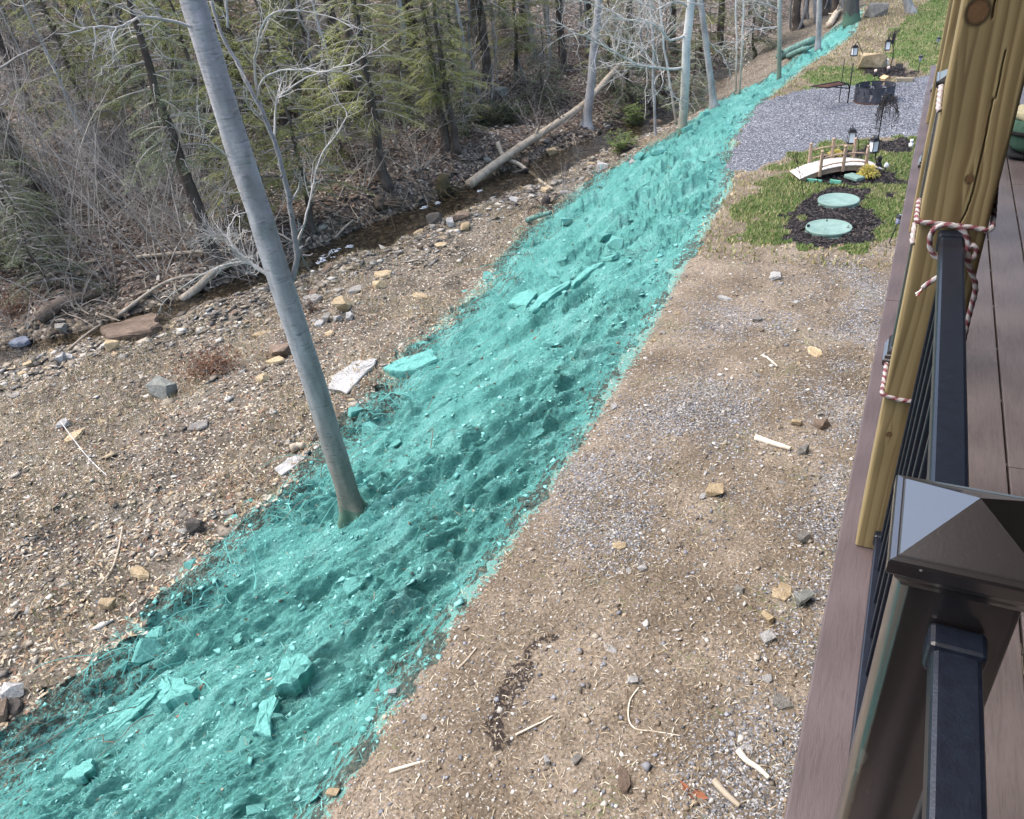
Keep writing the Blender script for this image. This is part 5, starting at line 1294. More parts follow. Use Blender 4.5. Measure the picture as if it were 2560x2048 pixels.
    V, F, C = leaf_quads(np.concatenate(Lp), np.concatenate(Ld), np.concatenate(Ln), np.concatenate(LL), np.concatenate(LW), np.concatenate(LC))
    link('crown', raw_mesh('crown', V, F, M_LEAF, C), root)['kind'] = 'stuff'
    return root
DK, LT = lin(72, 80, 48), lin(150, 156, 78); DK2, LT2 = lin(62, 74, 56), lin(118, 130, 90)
H_TALL = hemlock_proto(8.0, .17, 2.0, 2.4, 101, 84, DK, LT)
H_TALLD = hemlock_proto(8.0, .19, 2.6, 2.4, 102, 70, DK2, LT2)
H_MID = hemlock_proto(5.6, .085, .9, 2.0, 103, 84, DK, LT)
H_YOUNG = hemlock_proto(3.0, .045, .35, 1.5, 104, 52, DK, LT, dead=4)
H_YOUNGD = hemlock_proto(3.4, .05, .3, 1.6, 105, 56, DK2, LT2, dead=4)

# bare shrubs and saplings
def shrub_proto(seed, nst, Lmin, Lmax, spread, r, ntw, name='bare_shrub'):
    rs = np.random.default_rng(seed); root = empty(name); mb = MB()
    for k in range(nst):
        a = rs.random()*6.28; e = rs.uniform(.35, spread); L = rs.uniform(Lmin, Lmax); d = np.array([math.cos(a)*math.sin(e), math.sin(a)*math.sin(e), math.cos(e)])
        p = np.array([math.cos(a)*.12*rs.random(), math.sin(a)*.12*rs.random(), -.1]); Q = [p]
        for j in range(9): d = unit(d+rs.normal(0, .09, 3)+np.array([0, 0, -.035*(spread > .8)])); Q.append(Q[-1]+d*L/9)
        Q = np.array(Q); rr = r*rs.uniform(.6, 1.2); mb.tube(Q, np.linspace(rr, rr*.18, 10), 4, cap=False)
        twigs(mb, Q, rr*.6, ntw, .08*L, .3*L, rs, 3, .1)
    mb.build('stems', M_BRUSH, root, True)['kind'] = 'stuff'; return root
SH = [shrub_proto(201, 9, 2.2, 4.2, 1.15, .016, 12), shrub_proto(202, 12, 1.4, 3.0, 1.25, .012, 10), shrub_proto(203, 6, 2.5, 4.6, .75, .02, 14), shrub_proto(204, 14, .8, 1.8, 1.2, .009, 8)]
def pole_proto(seed, H, r, nb, mat):
    rs = np.random.default_rng(seed); root = empty('bare_tree'); zs = np.linspace(-.3, H, 14); sw = np.cumsum(rs.normal(0, .06, (14, 2)), 0); sw[0] = 0
    P = np.column_stack([sw, zs]); mb = MB(); mb.tube(P, r*(1-.7*np.linspace(0, 1, 14)), 8, jit=.1); mb.build('trunk', mat, root, True)
    mb = MB()
    for k in range(nb):
        z = rs.uniform(.9, H*.95); a = rs.random()*6.28; L = rs.uniform(.5, 1.9)*(1-.4*z/H); d = unit(np.array([math.cos(a), math.sin(a), rs.uniform(.1, .9)])); p = np.array([np.interp(z, zs, P[:, 0]), np.interp(z, zs, P[:, 1]), z]); Q = [p]
        for j in range(5): d = unit(d+rs.normal(0, .16, 3)); Q.append(Q[-1]+d*L/5)
        mb.tube(Q, np.linspace(r*.3, r*.06, 6), 4, cap=False); twigs(mb, np.array(Q), r*.2, 6, .15, .7, rs, 2, .15)
    mb.build('branches', M_BRUSH, root, True)['kind'] = 'stuff'; return root
PO = [pole_proto(301, 8, .07, 22, M_GREYBARK), pole_proto(302, 9, .12, 16, M_GREYBARK), pole_proto(303, 6, .04, 20, M_GREYBARK), pole_proto(304, 10, .15, 14, M_DARKBARK)]

_used = {}
def put(proto, x, y, label, cat, group, sc=1.0, rz=None, tilt=0.0, dz=0.0):
    k = proto.name
    if proto.get('_taken'): o = copy_tree(proto)
    else: o = proto; o['_taken'] = 1
    if '_taken' in o and o is not proto: del o['_taken']
    o.location = (x, y, float(hz(x, y))+dz); o.rotation_euler = (tilt*math.cos(x*7), tilt*math.sin(x*7), rz if rz is not None else random.random()*6.28)
    o.scale = (sc, sc, sc*random.uniform(.92, 1.1)); tag(o, label, cat, group); return o
def putpx(proto, px, *a, **k): g = gp(*px); return put(proto, g.x, g.y, *a, **k)

G1 = 'hemlocks beyond the stream'
putpx(H_TALL, (812, 388), 'hemlock with the thickest straight trunk, rooted at the bank right of the beech', 'tree', G1, 1.0)
putpx(H_TALL, (938, 308), 'left hemlock of the close pair on the bank', 'tree', G1, .85)
putpx(H_TALL, (958, 312), 'right hemlock of the close pair on the bank', 'tree', G1, .8)
putpx(H_TALLD, (1040, 215), 'dark straight hemlock behind the evergreen thicket, left of the log', 'tree', G1, 1.1)
putpx(H_TALLD, (457, 560), 'hemlock trunk standing in shade just left of the beech', 'tree', G1, 1.0)
putpx(H_MID, (560, 470), 'bushy hemlock spreading its boughs behind the beech trunk', 'tree', G1, 1.0)
putpx(H_MID, (655, 475), 'bushy hemlock right of the beech above the white riffle', 'tree', G1, .95)
putpx(H_YOUNG, (505, 470), 'small bright hemlock hanging low left of the beech trunk', 'tree', G1, .9)
putpx(H_YOUNG, (985, 285), 'fresh green young hemlock between the trunk pair and the log', 'tree', G1, 1.0)
putpx(H_YOUNGD, (60, 560), 'dark bluish young hemlock at the left picture edge', 'tree', G1, 1.2)
putpx(H_YOUNGD, (110, 610), 'low dark hemlock above the rotten log at left', 'tree', G1, .9)
GB = 'background hemlocks on the hillside'; KIND = {H_TALL: 'tall yellowish green hemlock', H_TALLD: 'tall dark green hemlock', H_MID: 'half-grown bushy hemlock', H_YOUNG: 'young bright hemlock', H_YOUNGD: 'young dark hemlock'}
SKIND = ['long-stemmed bare shrub', 'spreading bare shrub', 'upright bare shrub', 'low tangled bare shrub']; PKIND = ['thin bare grey trunk', 'thicker bare grey trunk', 'slim bare sapling', 'dark bare trunk']
rb = np.random.default_rng(55)
for (x, y, pr, sc) in ((210, 330, H_MID, 1.1), (330, 300, H_MID, 1.2), (390, 220, H_TALL, 1.0), (280, 170, H_TALL, .9), (450, 330, H_MID, 1.1), (500, 200, H_TALL, 1.1), (600, 260, H_MID, 1.2), (690, 250, H_MID, 1.2), (640, 130, H_TALL, 1.0), (720, 160, H_TALL, 1.1), (790, 220, H_MID, 1.0), (850, 250, H_YOUNG, 1.3), (880, 170, H_TALL, 1.0), (960, 190, H_MID, 1.1), (1010, 110, H_TALLD, 1.0), (1090, 170, H_MID, 1.1), (1110, 100, H_TALLD, 1.1), (1180, 150, H_TALLD, 1.0), (1240, 120, H_TALLD, 1.0), (1330, 130, H_TALLD, 1.0), (1330, 215, H_YOUNGD, 1.3), (1400, 200, H_YOUNGD, 1.2), (1290, 190, H_MID, 1.0), (1150, 215, H_YOUNGD, 1.1), (1420, 110, H_TALLD, 1.0), (1480, 150, H_MID, 1.1), (1520, 110, H_TALLD, 1.0), (1590, 120, H_YOUNGD, 1.4), (1600, 70, H_TALLD, .9), (1680, 60, H_TALLD, .9), (60, 230, H_TALLD, .9), (140, 140, H_TALL, .9), (30, 110, H_TALLD, 1.0), (170, 60, H_TALLD, 1.1), (560, 60, H_TALLD, 1.1), (430, 90, H_TALL, 1.0), (330, 60, H_TALLD, 1.0), (780, 80, H_TALLD, 1.0), (900, 60, H_TALLD, 1.0), (1460, 235, H_YOUNGD, .9), (30, 470, H_YOUNGD, 1.0), (5, 400, H_MID, .9), (720, 330, H_YOUNG, 1.1), (860, 120, H_TALL, 1.0), (1060, 60, H_TALLD, 1.1), (1740, 30, H_TALLD, .9)):
    putpx(pr, (x, y), KIND[pr]+' on the far hillside near '+near((x, y)), 'tree', GB, sc*rb.uniform(.92, 1.08))
GS = 'bare shrubs on the far bank'; LS = 'bare grey many-stemmed shrub arching over the far bank'
putpx(SH[0], (372, 550), 'largest bare arching shrub with leaning stems left of the beech', 'shrub', GS, 1.25, tilt=.25)
putpx(SH[2], (400, 545), 'tall thin-stemmed bare shrub close behind the largest arching shrub', 'shrub', GS, 1.1)
putpx(SH[3], (40, 700), 'tangled low bare shrub by the pool at the left edge', 'shrub', GS, 1.0)
putpx(SH[3], (560, 585), 'pale tangled dead brush just left of the beech trunk', 'shrub', GS, 1.1)
putpx(SH[3], (1190, 415), 'low bare brush beside the black root clump', 'shrub', GS, .9)
for k in range(75):
    px = (rb.uniform(-40, 1500), 0); y = rb.uniform(.0, 1)
    px = (px[0], (60+y*(560-px[0]*.22)) if px[0] < 1100 else 60+y*210)
    if px[0] > 640 and y > .75: continue
    k_ = rb.integers(0, 4); putpx(SH[k_], px, SKIND[k_]+' on the far bank near '+near(px), 'shrub', GS, rb.uniform(.6, 1.25), tilt=rb.uniform(0, .4))
for (x, y) in ((20, 300), (90, 320), (150, 260), (220, 420), (260, 470), (310, 430), (130, 420), (70, 430), (190, 500), (330, 500), (240, 350), (20, 560), (60, 200), (110, 240), (170, 340), (210, 280), (280, 400), (300, 350), (350, 400), (360, 460), (400, 500), (420, 420), (150, 540), (250, 540), (100, 380), (180, 180), (250, 220), (310, 240), (480, 520), (520, 545), (340, 580), (230, 600), (160, 650), (700, 420), (760, 400), (880, 360), (1130, 300)):
    k_ = rb.integers(0, 3); putpx(SH[k_], (x, y), SKIND[k_]+' on the far bank near '+near((x, y)), 'shrub', GS, rb.uniform(.9, 1.3), tilt=rb.uniform(.1, .45))
GP_ = 'bare trunks on the hillside'; LP = 'thin bare grey trunk in the woods on the far hillside'
for k in range(95):
    x = rb.uniform(-60, 1780); lim = 500-.26*x if x < 1400 else 130-(x-1400)*.22
    y = rb.uniform(5, max(lim, 30)); k_ = int(rb.choice([0, 1, 2, 3], p=[.3, .2, .35, .15])); pr = PO[k_]
    putpx(pr, (x, y), PKIND[k_]+' in the woods near '+near((x, y)), 'tree', GP_, rb.uniform(.75, 1.15), tilt=rb.uniform(0, .12))
putpx(PO[1], (33, 360), 'pale brown trunk leaning at the upper left edge', 'tree', GP_, 1.0, tilt=.1)
# broad-leaf evergreen thicket (rhododendron) and bright young evergreens by the water
def thicket(px, label, rx, h, n, c1, c2, ls, cat='shrub', name='evergreen_shrub', seed=1):
    rs = np.random.default_rng(seed); b = gp(*px); root = empty(name, b, 0, label, cat); mb = MB(); tips = []
    for k in range(n):
        a = rs.random()*6.28; L = rs.uniform(.5, 1); e = np.array([math.cos(a)*rx*L*rs.random()**.5, math.sin(a)*rx*L*rs.random()**.5, h*rs.uniform(.35, 1)*L])
        Q = [np.zeros(3), e*.4+rs.normal(0, .06, 3), e]; mb.tube(Q, [.014, .01, .005], 4, cap=False); tips.append(e); tips.append(e*.75+rs.normal(0, .08, 3))
    mb.build('stems', M_BRUSH, root, True); P = []; D = []; Nn = []; Ls = []; Ws = []; C = []
    for t in tips:
        for j in range(8):
            a = j*.8+rs.random(); d = unit(np.array([math.cos(a), math.sin(a), rs.uniform(-.45, .35)])); P.append(t+d*.01); D.append(d); Nn.append(unit(np.array([0, 0, 1])+rs.normal(0, .35, 3))); Ls.append(ls*rs.uniform(.7, 1.2)); Ws.append(ls*.3); q = rs.random(); C.append(c1*(1-q)+c2*q)
    V, F, C = leaf_quads(np.array(P), np.array(D), np.array(Nn), np.array(Ls), np.array(Ws), np.array(C)); link('leaves', raw_mesh('leaves', V, F, M_LEAF, C), root)
thicket((1030, 268), 'dark broad-leaved evergreen thicket below the dark hemlock', 1.5, 1.25, 150, lin(46, 58, 38), lin(86, 96, 62), .15, seed=1)
thicket((1085, 262), 'right-hand clump of the broad-leaved evergreen thicket', 1.1, 1.0, 90, lin(46, 58, 38), lin(90, 98, 66), .15, seed=2)
thicket((1335, 268), 'taller bright green young evergreen at the water left of the pale beech', .55, 1.0, 34, lin(88, 112, 50), lin(140, 158, 78), .17, seed=3)
thicket((1312, 318), 'lower bright green evergreen plant beside the stream pool', .6, .6, 40, lin(84, 106, 50), lin(130, 146, 74), .15, seed=4)
M_DRY = m_leaf('dry_leaf', .25, .8)
def drybush(px, label, rx, h, n, seed):
    rs = np.random.default_rng(seed); b = gp(*px); root = empty('dry_leaf_clump', b, 0, label, 'dry leaves')
    P = rs.normal(0, 1, (n, 3))*np.array([rx*.5, rx*.5, h*.35])+np.array([0, 0, h*.45]); P[:, 2] = np.abs(P[:, 2])
    q = rs.random((n, 1)); V, F, C = leaf_quads(P, unit(rs.normal(0, 1, (n, 3))), unit(rs.normal(0, 1, (n, 3))), rs.uniform(.05, .10, n), rs.uniform(.03, .05, n), lin(92, 66, 50)*(1-q)+lin(146, 112, 88)*q)
    o = link('leaves', raw_mesh('leaves', V, F, M_DRY, C), root)
    mb = MB()
    for k in range(24): a = rs.random()*6.28; mb.tube([(0, 0, -.05), (math.cos(a)*rx*.4, math.sin(a)*rx*.4, h*.5), (math.cos(a)*rx*.8, math.sin(a)*rx*.8, h*rs.uniform(.3, 1))], [.008, .006, .003], 4, cap=False)
    mb.build('stems', M_BRUSH, root)
drybush((445, 785), 'rust brown clump of dry leaves on a fallen branch mid left', .55, .40, 900, 1)
drybush((20, 660), 'orange brown dry leaf clump at the left edge by the stream', .8, .5, 900, 2)
drybush((655, 655), 'little tuft of orange dead leaves right beside the beech trunk', .25, .3, 120, 3)
for nm, px_, h0 in (('dry leaf cluster on the left thin sapling stem', (1549, 196), .9), ('dry leaf cluster on the right thin sapling stem', (1557, 196), 1.2)):
    rs = np.random.default_rng(len(nm)); b = gp(*px_); n = 60; P = rs.normal(0, 1, (n, 3))*np.array([.22, .22, .5])+np.array([0, 0, h0+.3])
    V, F, C = leaf_quads(P, unit(rs.normal(0, 1, (n, 3))), unit(rs.normal(0, 1, (n, 3))), rs.uniform(.06, .1, n), rs.uniform(.035, .05, n), np.tile(lin(206, 188, 160), (n, 1)))
    tag(link('dry_leaves', raw_mesh('dry_leaves', V, F, M_DRY, C), None, b), nm, 'dry leaves', kind='stuff')
# ---------------------------------------------------------------- stones
def m_stone(name, c1, c2, c3, dye=0.0, rnd=.35):
    m, nt, b = nodes(name); vec = coord(nt, 'Object')
    c = ramp(nt, noise(nt, vec, 2.2, 6, .65), [(.3, c1), (.5, c2), (.7, c3)])
    f = noise(nt, vec, 14, 5, .7)
    c = mixc(nt, 1.0, c, ramp(nt, f, [(.3, (.72, .72, .72)), (.6, (1.08, 1.08, 1.08))]), 'MULTIPLY')
    oi = nt.nodes.new('ShaderNodeObjectInfo'); v = math_(nt, 'MULTIPLY_ADD', oi.outputs['Random'], rnd); v.node.inputs[2].default_value = 1-rnd/2
    h = nt.nodes.new('ShaderNodeHueSaturation'); nt.links.new(v, h.inputs['Value']); nt.links.new(c, h.inputs['Color']); c = h.outputs[0]
    if dye:
        g = math_(nt, 'GREATER_THAN', noise(nt, vec, 3.0, 5, .7), 1-dye)
        c = mixc(nt, math_(nt, 'MULTIPLY', g, .9), c, ramp(nt, f, [(.3, TEAL[0][1]*.9), (.7, TEAL[1][1]*1.08)]))
    nt.links.new(c, b.inputs['Base Color']); b.inputs['Roughness'].default_value = .9; b.inputs['Specular IOR Level'].default_value = .2
    bump(nt, b, noise(nt, vec, 9, 6, .7), .7, .06); return m
ST = dict(tan=m_stone('tan_stone', lin(150, 128, 94), lin(178, 156, 118), lin(196, 176, 140)), grey=m_stone('grey_stone', lin(112, 108, 102), lin(138, 134, 126), lin(158, 154, 146)),
          white=m_stone('white_stone', lin(146, 145, 141), lin(168, 166, 162), lin(186, 184, 180), rnd=.15), dark=m_stone('dark_stone', lin(62, 58, 54), lin(82, 77, 72), lin(102, 96, 90)),
          brown=m_stone('brown_stone', lin(98, 82, 68), lin(120, 102, 86), lin(142, 122, 104)), blue=m_stone('bluish_stone', lin(104, 110, 122), lin(126, 133, 146), lin(148, 155, 168)),
          green=m_stone('sprayed_stone', lin(110, 104, 92), lin(126, 122, 112), lin(140, 136, 124), .78, .12), mossy=m_stone('mossy_stone', lin(104, 106, 98), lin(126, 128, 120), lin(144, 145, 138)))
def slab_mesh(seed, th=.22, n=8, elong=1.5):
    """broken flat stone, about 1 m across, resting on z=0"""
    rs = np.random.default_rng(seed); a = np.sort((np.arange(n)+rs.uniform(-.32, .32, n))*2*math.pi/n)
    r = rs.uniform(.38, .56, n); x = r*np.cos(a); y = r*np.sin(a)/elong
    dz = rs.normal(0, .02, 2); V = []
    for k, (s, z) in enumerate(((.86, 0), (1.0, th*.35), (.97, th*.8), (.86, th))):
        jx = rs.normal(0, .018, n); V.append(np.column_stack([x*s+jx, y*s+jx[::-1], z+x*dz[0]+y*dz[1]+rs.normal(0, th*.07, n)]))
    V.append(np.array([[rs.normal(0, .05), rs.normal(0, .04), th*1.05]])); V = np.concatenate(V); F = []
    for k in range(3):
        for j in range(n): q = (j+1) % n; F.append((k*n+j, k*n+q, (k+1)*n+q, (k+1)*n+j))
    for j in range(n): F.append((3*n+j, 3*n+(j+1) % n, 4*n))
    F.append(tuple(range(n-1, -1, -1))); me = bpy.data.meshes.new('stone'); me.from_pydata(V.tolist(), [], F); me.materials.append(None); me.update(); return me
def block_mesh(seed):
    rs = np.random.default_rng(seed); bm = bmesh.new()
    for k in range(16):
        p = rs.normal(0, 1, 3); p = np.sign(p)*np.abs(p)**.5; p = p/np.abs(p).max()*rs.uniform(.8, 1)
        bm.verts.new((p[0]*.5, p[1]*.38, p[2]*.30+.26))
    bmesh.ops.convex_hull(bm, input=list(bm.verts)); bmesh.ops.delete(bm, geom=[v for v in bm.verts if not v.link_faces], context='VERTS')
    me = bpy.data.meshes.new('stone'); bm.to_mesh(me); bm.free(); me.materials.append(None); return me
SLABS = [slab_mesh(k, th, n, el) for k, (th, n, el) in enumerate(((.16, 8, 1.5), (.2, 7, 1.3), (.12, 9, 1.7), (.25, 7, 1.4), (.3, 6, 1.2), (.18, 9, 2.0), (.14, 6, 1.3), (.22, 8, 1.8)))]
BLOCKS = [block_mesh(50+k) for k in range(6)]
def stone(me, loc, size, mat, label, group=None, rz=None, tilt=(0, 0), name='stone', zs=1.0):
    o = link(name, me, None, loc); o.scale = (size, size, size*zs); o.rotation_euler = (tilt[0], tilt[1], random.random()*6.28 if rz is None else rz)
    o.material_slots[0].link = 'OBJECT'; o.material_slots[0].material = ST[mat]; tag(o, label, 'stone', group); return o
def dist(p): return (Vector(p)-Vector(CAM)).length
def spx(sx, sy, wpx, mat, label, kind='slab', k=0, rz=None, tilt=(0, 0), sink=.04, name='stone', zs=1.0, group=None):
    """stone whose foot is seen at source pixel sx, sy and that looks wpx wide"""
    g = gp(sx/S, sy/S); size = wpx*dist(g)/FPX/.95; me = SLABS[k % 8] if kind == 'slab' else BLOCKS[k % 6]
    return stone(me, g-Vector((0, 0, size*sink)), size, mat, label, group, rz, tilt, name, zs)
def slab_px(corners, th, mat, label, name='stone_slab', lift=0.0):
    P = [gp(x/S, y/S) for x, y in corners]; c = sum(P, Vector())/len(P)
    # one tilted plane through the corner points
    A = np.array([[p.x-c.x, p.y-c.y, 1] for p in P]); zc = np.linalg.lstsq(A, np.array([p.z for p in P]), rcond=None)[0]
    pts = []; ext = max((p-c).length for p in P)
    for i, p in enumerate(P):
        q = P[(i+1) % len(P)]
        for u in (0, .25, .5, .75): pts.append((p*(1-u)+q*u)-c+Vector((random.gauss(0, .035*ext), random.gauss(0, .035*ext), 0)))
    n = len(pts); V = []; th *= .5; lift *= (.15 if mat == 'green' else .45)
    for s_, dz in ((.95, -th*1.2), (1, -th*.2), (1.01, th*.5), (.97, th*.88), (.80, th), (.45, th*1.05)):
        V += [(p.x*s_, p.y*s_, zc[0]*p.x*s_+zc[1]*p.y*s_+zc[2]-c.z+dz+lift+random.gauss(0, .07*th+.004)) for p in pts]
    V.append((0, 0, zc[2]-c.z+th*1.05+lift)); m = 6
    F = [(k*n+j, k*n+(j+1) % n, (k+1)*n+(j+1) % n, (k+1)*n+j) for k in range(m-1) for j in range(n)]; F += [((m-1)*n+j, (m-1)*n+(j+1) % n, m*n) for j in range(n)]; F.append(tuple(range(n-1, -1, -1)))
    bm = bmesh.new(); vs = [bm.verts.new(v) for v in V]
    for f in F: bm.faces.new([vs[i] for i in f])
    bmesh.ops.recalc_face_normals(bm, faces=list(bm.faces)); me = bpy.data.meshes.new(name); bm.to_mesh(me); bm.free(); me.materials.append(ST[mat])
    return tag(link(name, me, None, c), label, 'stone')
slab_px([(823, 980), (832, 946), (885, 907), (946, 904), (940, 916), (872, 984)], .07, 'white', 'long white flat slab lying just right of the beech trunk', lift=.06)
slab_px([(690, 1178), (722, 1152), (764, 1136), (770, 1150), (706, 1194)], .06, 'white', 'smaller pale slab half sprayed green left of the beech foot', lift=.05)
slab_px([(262, 835), (300, 820), (388, 798), (402, 822), (388, 842), (268, 858)], .28, 'brown', 'broad flat brown rock beside the left end of the stream', lift=.12)
slab_px([(955, 925), (1000, 900), (1085, 885), (1092, 905), (1050, 925), (985, 948)], .14, 'green', 'big flat slab sprayed green with dry brush in front of it', lift=.06)
slab_px([(1272, 770), (1290, 738), (1330, 728), (1345, 742), (1318, 768)], .10, 'green', 'sprayed slab with bare brown underside upper mid slope', lift=.08)
slab_px([(1322, 778), (1350, 748), (1420, 706), (1430, 714), (1380, 750), (1335, 785)], .12, 'green', 'long sprayed ledge stone, the longest on the slope', lift=.07)
slab_px([(1425, 712), (1470, 680), (1505, 655), (1512, 664), (1470, 695), (1432, 722)], .10, 'green', 'long narrow sprayed ledge stone above the longest one', lift=.07)
slab_px([(690, 1716), (715, 1668), (765, 1648), (790, 1672), (752, 1722), (700, 1738)], .16, 'green', 'big tilted sprayed block with bare tan face low on the slope', lift=.14)
slab_px([(640, 1838), (652, 1770), (690, 1738), (700, 1762), (672, 1850)], .10, 'green', 'long sprayed slab running down below the big tilted block', lift=.05)
slab_px([(403, 1765), (415, 1705), (455, 1710), (500, 1742), (455, 1760), (415, 1782)], .20, 'green', 'sprayed overhanging rock with shaded hollow lower left on the slope', lift=.12)
slab_px([(160, 1955), (190, 1925), (235, 1905), (240, 1925), (205, 1955)], .10, 'green', 'flat sprayed stone near the bottom left corner of the slope', lift=.05)
slab_px([(265, 1830), (330, 1770), (390, 1725), (400, 1738), (350, 1790), (280, 1838)], .06, 'green', 'long thin sprayed ledge left of the overhanging rock', lift=.05)
for sx, sy, w, mt, kd, k, lab in ((858, 775, 56, 'tan', 'b', 0, 'largest tan angular boulder by the stream right of the beech'), (958, 690, 56, 'tan', 's', 1, 'yellow tan flat stone right of the white riffle'), (890, 735, 36, 'grey', 'b', 1, 'grey-white block next to the largest tan boulder'), (950, 718, 34, 'tan', 'b', 2, 'small squarish tan stone below the yellow tan flat stone'),
        (884, 685, 32, 'white', 's', 2, 'white stone at the pool edge right of the riffle'), (845, 800, 22, 'white', 'b', 3, 'left one of two small white stones below the tan boulder'), (878, 795, 26, 'white', 'b', 4, 'right one of two small white stones below the tan boulder'), (800, 812, 36, 'white', 's', 3, 'pale flat stone touching the beech trunk on its right'), (820, 800, 26, 'grey', 'b', 5, 'grey block between pale stones right of the beech'),
        (782, 756, 50, 'grey', 's', 4, 'flat grey slab stone at the pool right of the beech'), (785, 735, 44, 'brown', 's', 5, 'long brown flat stone at the pool edge by the beech'), (826, 835, 34, 'tan', 's', 6, 'tan flat stone below the small white stones'), (410, 985, 60, 'mossy', 'b', 0, 'round grey lichened boulder alone on the left terrace'), (700, 890, 62, 'brown', 'b', 1, 'brown boulder left of the beech trunk'),
        (650, 838, 38, 'tan', 's', 0, 'tan flat stone left of the beech above the brown boulder'), (690, 905, 46, 'tan', 's', 1, 'yellowish flat stone under the brown boulder'), (660, 950, 32, 'tan', 'b', 2, 'small orange tan block left of the beech'), (1128, 562, 28, 'white', 'b', 3, 'white angular block at the stream edge mid picture'), (1507, 425, 32, 'white', 'b', 4, 'pale round boulder at the slope foot right of the log'), (1581, 408, 26, 'white', 's', 3, 'white block against the green slope edge'),
        (1155, 545, 44, 'brown', 's', 4, 'pointed brown slab leaning over the middle stream bank'), (1378, 388, 28, 'tan', 'b', 5, 'upright tan boulder beyond the stream right of the log'), (1310, 415, 32, 'brown', 'b', 0, 'brown boulder under the long log'), (1215, 400, 36, 'mossy', 's', 5, 'pale flat stone on the bank left of the log crossing'), (1285, 500, 38, 'white', 's', 2, 'long white stone on the near bank below the log'), (1275, 465, 18, 'white', 'b', 1, 'small white stone in midstream below the log'),
        (168, 895, 32, 'white', 's', 1, 'pale stone pair on the far left terrace edge'), (35, 990, 34, 'grey', 's', 2, 'pale grey stone at the left picture edge'), (55, 860, 50, 'blue', 's', 3, 'bluish flat stone on the left bank edge'), (160, 1062, 30, 'white', 's', 4, 'lone white stone in the dry grass at left'), (35, 1735, 46, 'white', 'b', 2, 'white pointed stone at the lower left edge'), (40, 1765, 50, 'dark', 's', 5, 'dark wedge stone under the white pointed one at lower left'), (15, 1785, 44, 'brown', 'b', 3, 'rounded brown stone in the lower left corner group'),
        (495, 1320, 46, 'dark', 'b', 4, 'dark angular rock at the lower edge of the sprayed slope'), (350, 1435, 56, 'tan', 's', 5, 'long tan stone left of the sprayed slope'), (272, 1515, 34, 'tan', 'b', 5, 'tan block just outside the sprayed edge at left'), (255, 1505, 26, 'blue', 's', 0, 'small dark bluish stone beside the tan block at left'),
        (2035, 882, 52, 'tan', 's', 2, 'pale oblong stone in the yard near the deck'), (1893, 800, 30, 'grey', 's', 3, 'grey triangular stone in the middle of the yard'), (1937, 695, 36, 'white', 's', 4, 'white pointed stone in the upper yard'), (1812, 748, 34, 'white', 's', 5, 'pale flat stone in the yard near the slope edge'), (1990, 755, 18, 'white', 's', 6, 'small white stone right of the upper yard stones'), (1787, 1235, 46, 'tan', 'b', 1, 'largest rounded tan stone in the yard'), (1757, 1243, 28, 'white', 's', 7, 'flat white stone touching the largest yard stone'), (2055, 1065, 36, 'brown', 'b', 2, 'brown boulder in the stony patch by the deck'), (1992, 1060, 24, 'tan', 'b', 3, 'cream stone left of the brown boulder by the deck'), (2005, 1130, 34, 'grey', 'b', 4, 'grey stone by the pale wood shard'), (1955, 1480, 66, 'tan', 's', 6, 'large yellow tan flat stone near the deck'), (2014, 1508, 46, 'mossy', 'b', 5, 'greenish grey block next to the yellow tan flat stone'), (2008, 1350, 34, 'grey', 'b', 0, 'pale grey cube stone by the deck edge'), (1918, 1600, 36, 'white', 'b', 1, 'white stone beside the grey gravel by the deck'), (1605, 1425, 26, 'white', 'b', 2, 'bright white squarish stone in the lower yard'), (1572, 1428, 22, 'white', 's', 1, 'white stone with a blue chip in the lower yard'), (1525, 1622, 36, 'white', 's', 2, 'white flat stone above the string in the lower yard'), (1582, 1708, 26, 'white', 'b', 3, 'white stone of the cluster beside the string'), (1365, 1905, 24, 'white', 'b', 4, 'white angular stone near the dark humus streak'), (1445, 1905, 26, 'grey', 'b', 5, 'pale grey stone right of the humus streak'), (1560, 1950, 60, 'brown', 's', 5, 'long brown flat stone at the bottom of the yard'), (835, 1985, 30, 'tan', 'b', 0, 'tan stone at the bottom edge of the green slope'), (982, 1732, 22, 'white', 'b', 1, 'small white stone on the green upper edge'), (1550, 1365, 40, 'tan', 's', 6, 'flat sandy stone in the middle yard'), (1955, 1210, 24, 'grey', 's', 3, 'grey chip stone by the gravelly deck strip'), (1700, 1025, 18, 'white', 's', 1, 'small white stone on the gravel patch by the slope'),
        (1535, 1020, 28, 'white', 's', 3, 'white stone with straw at the slope edge'), (1955, 1760, 46, 'grey', 's', 4, 'pale long stone in the lower right yard')):
    spx(sx, sy, w, mt, lab, 'slab' if kd == 's' else 'block', k, tilt=(random.uniform(-.12, .12), random.uniform(-.12, .12)))
spx(2178, 170, 56, 'tan', 'big brown boulder with pale top beyond the fire ring', 'block', 3, rz=.3, name='boulder', zs=1.0)
spx(2190, 40, 44, 'grey', 'long pale grey rock at the far top edge of the lawn', 'block', 4, rz=.5, name='boulder')
spx(1250, 205*S, 40, 'mossy', 'mossy grey boulder on the far slope behind the log', 'block', 5, name='boulder')
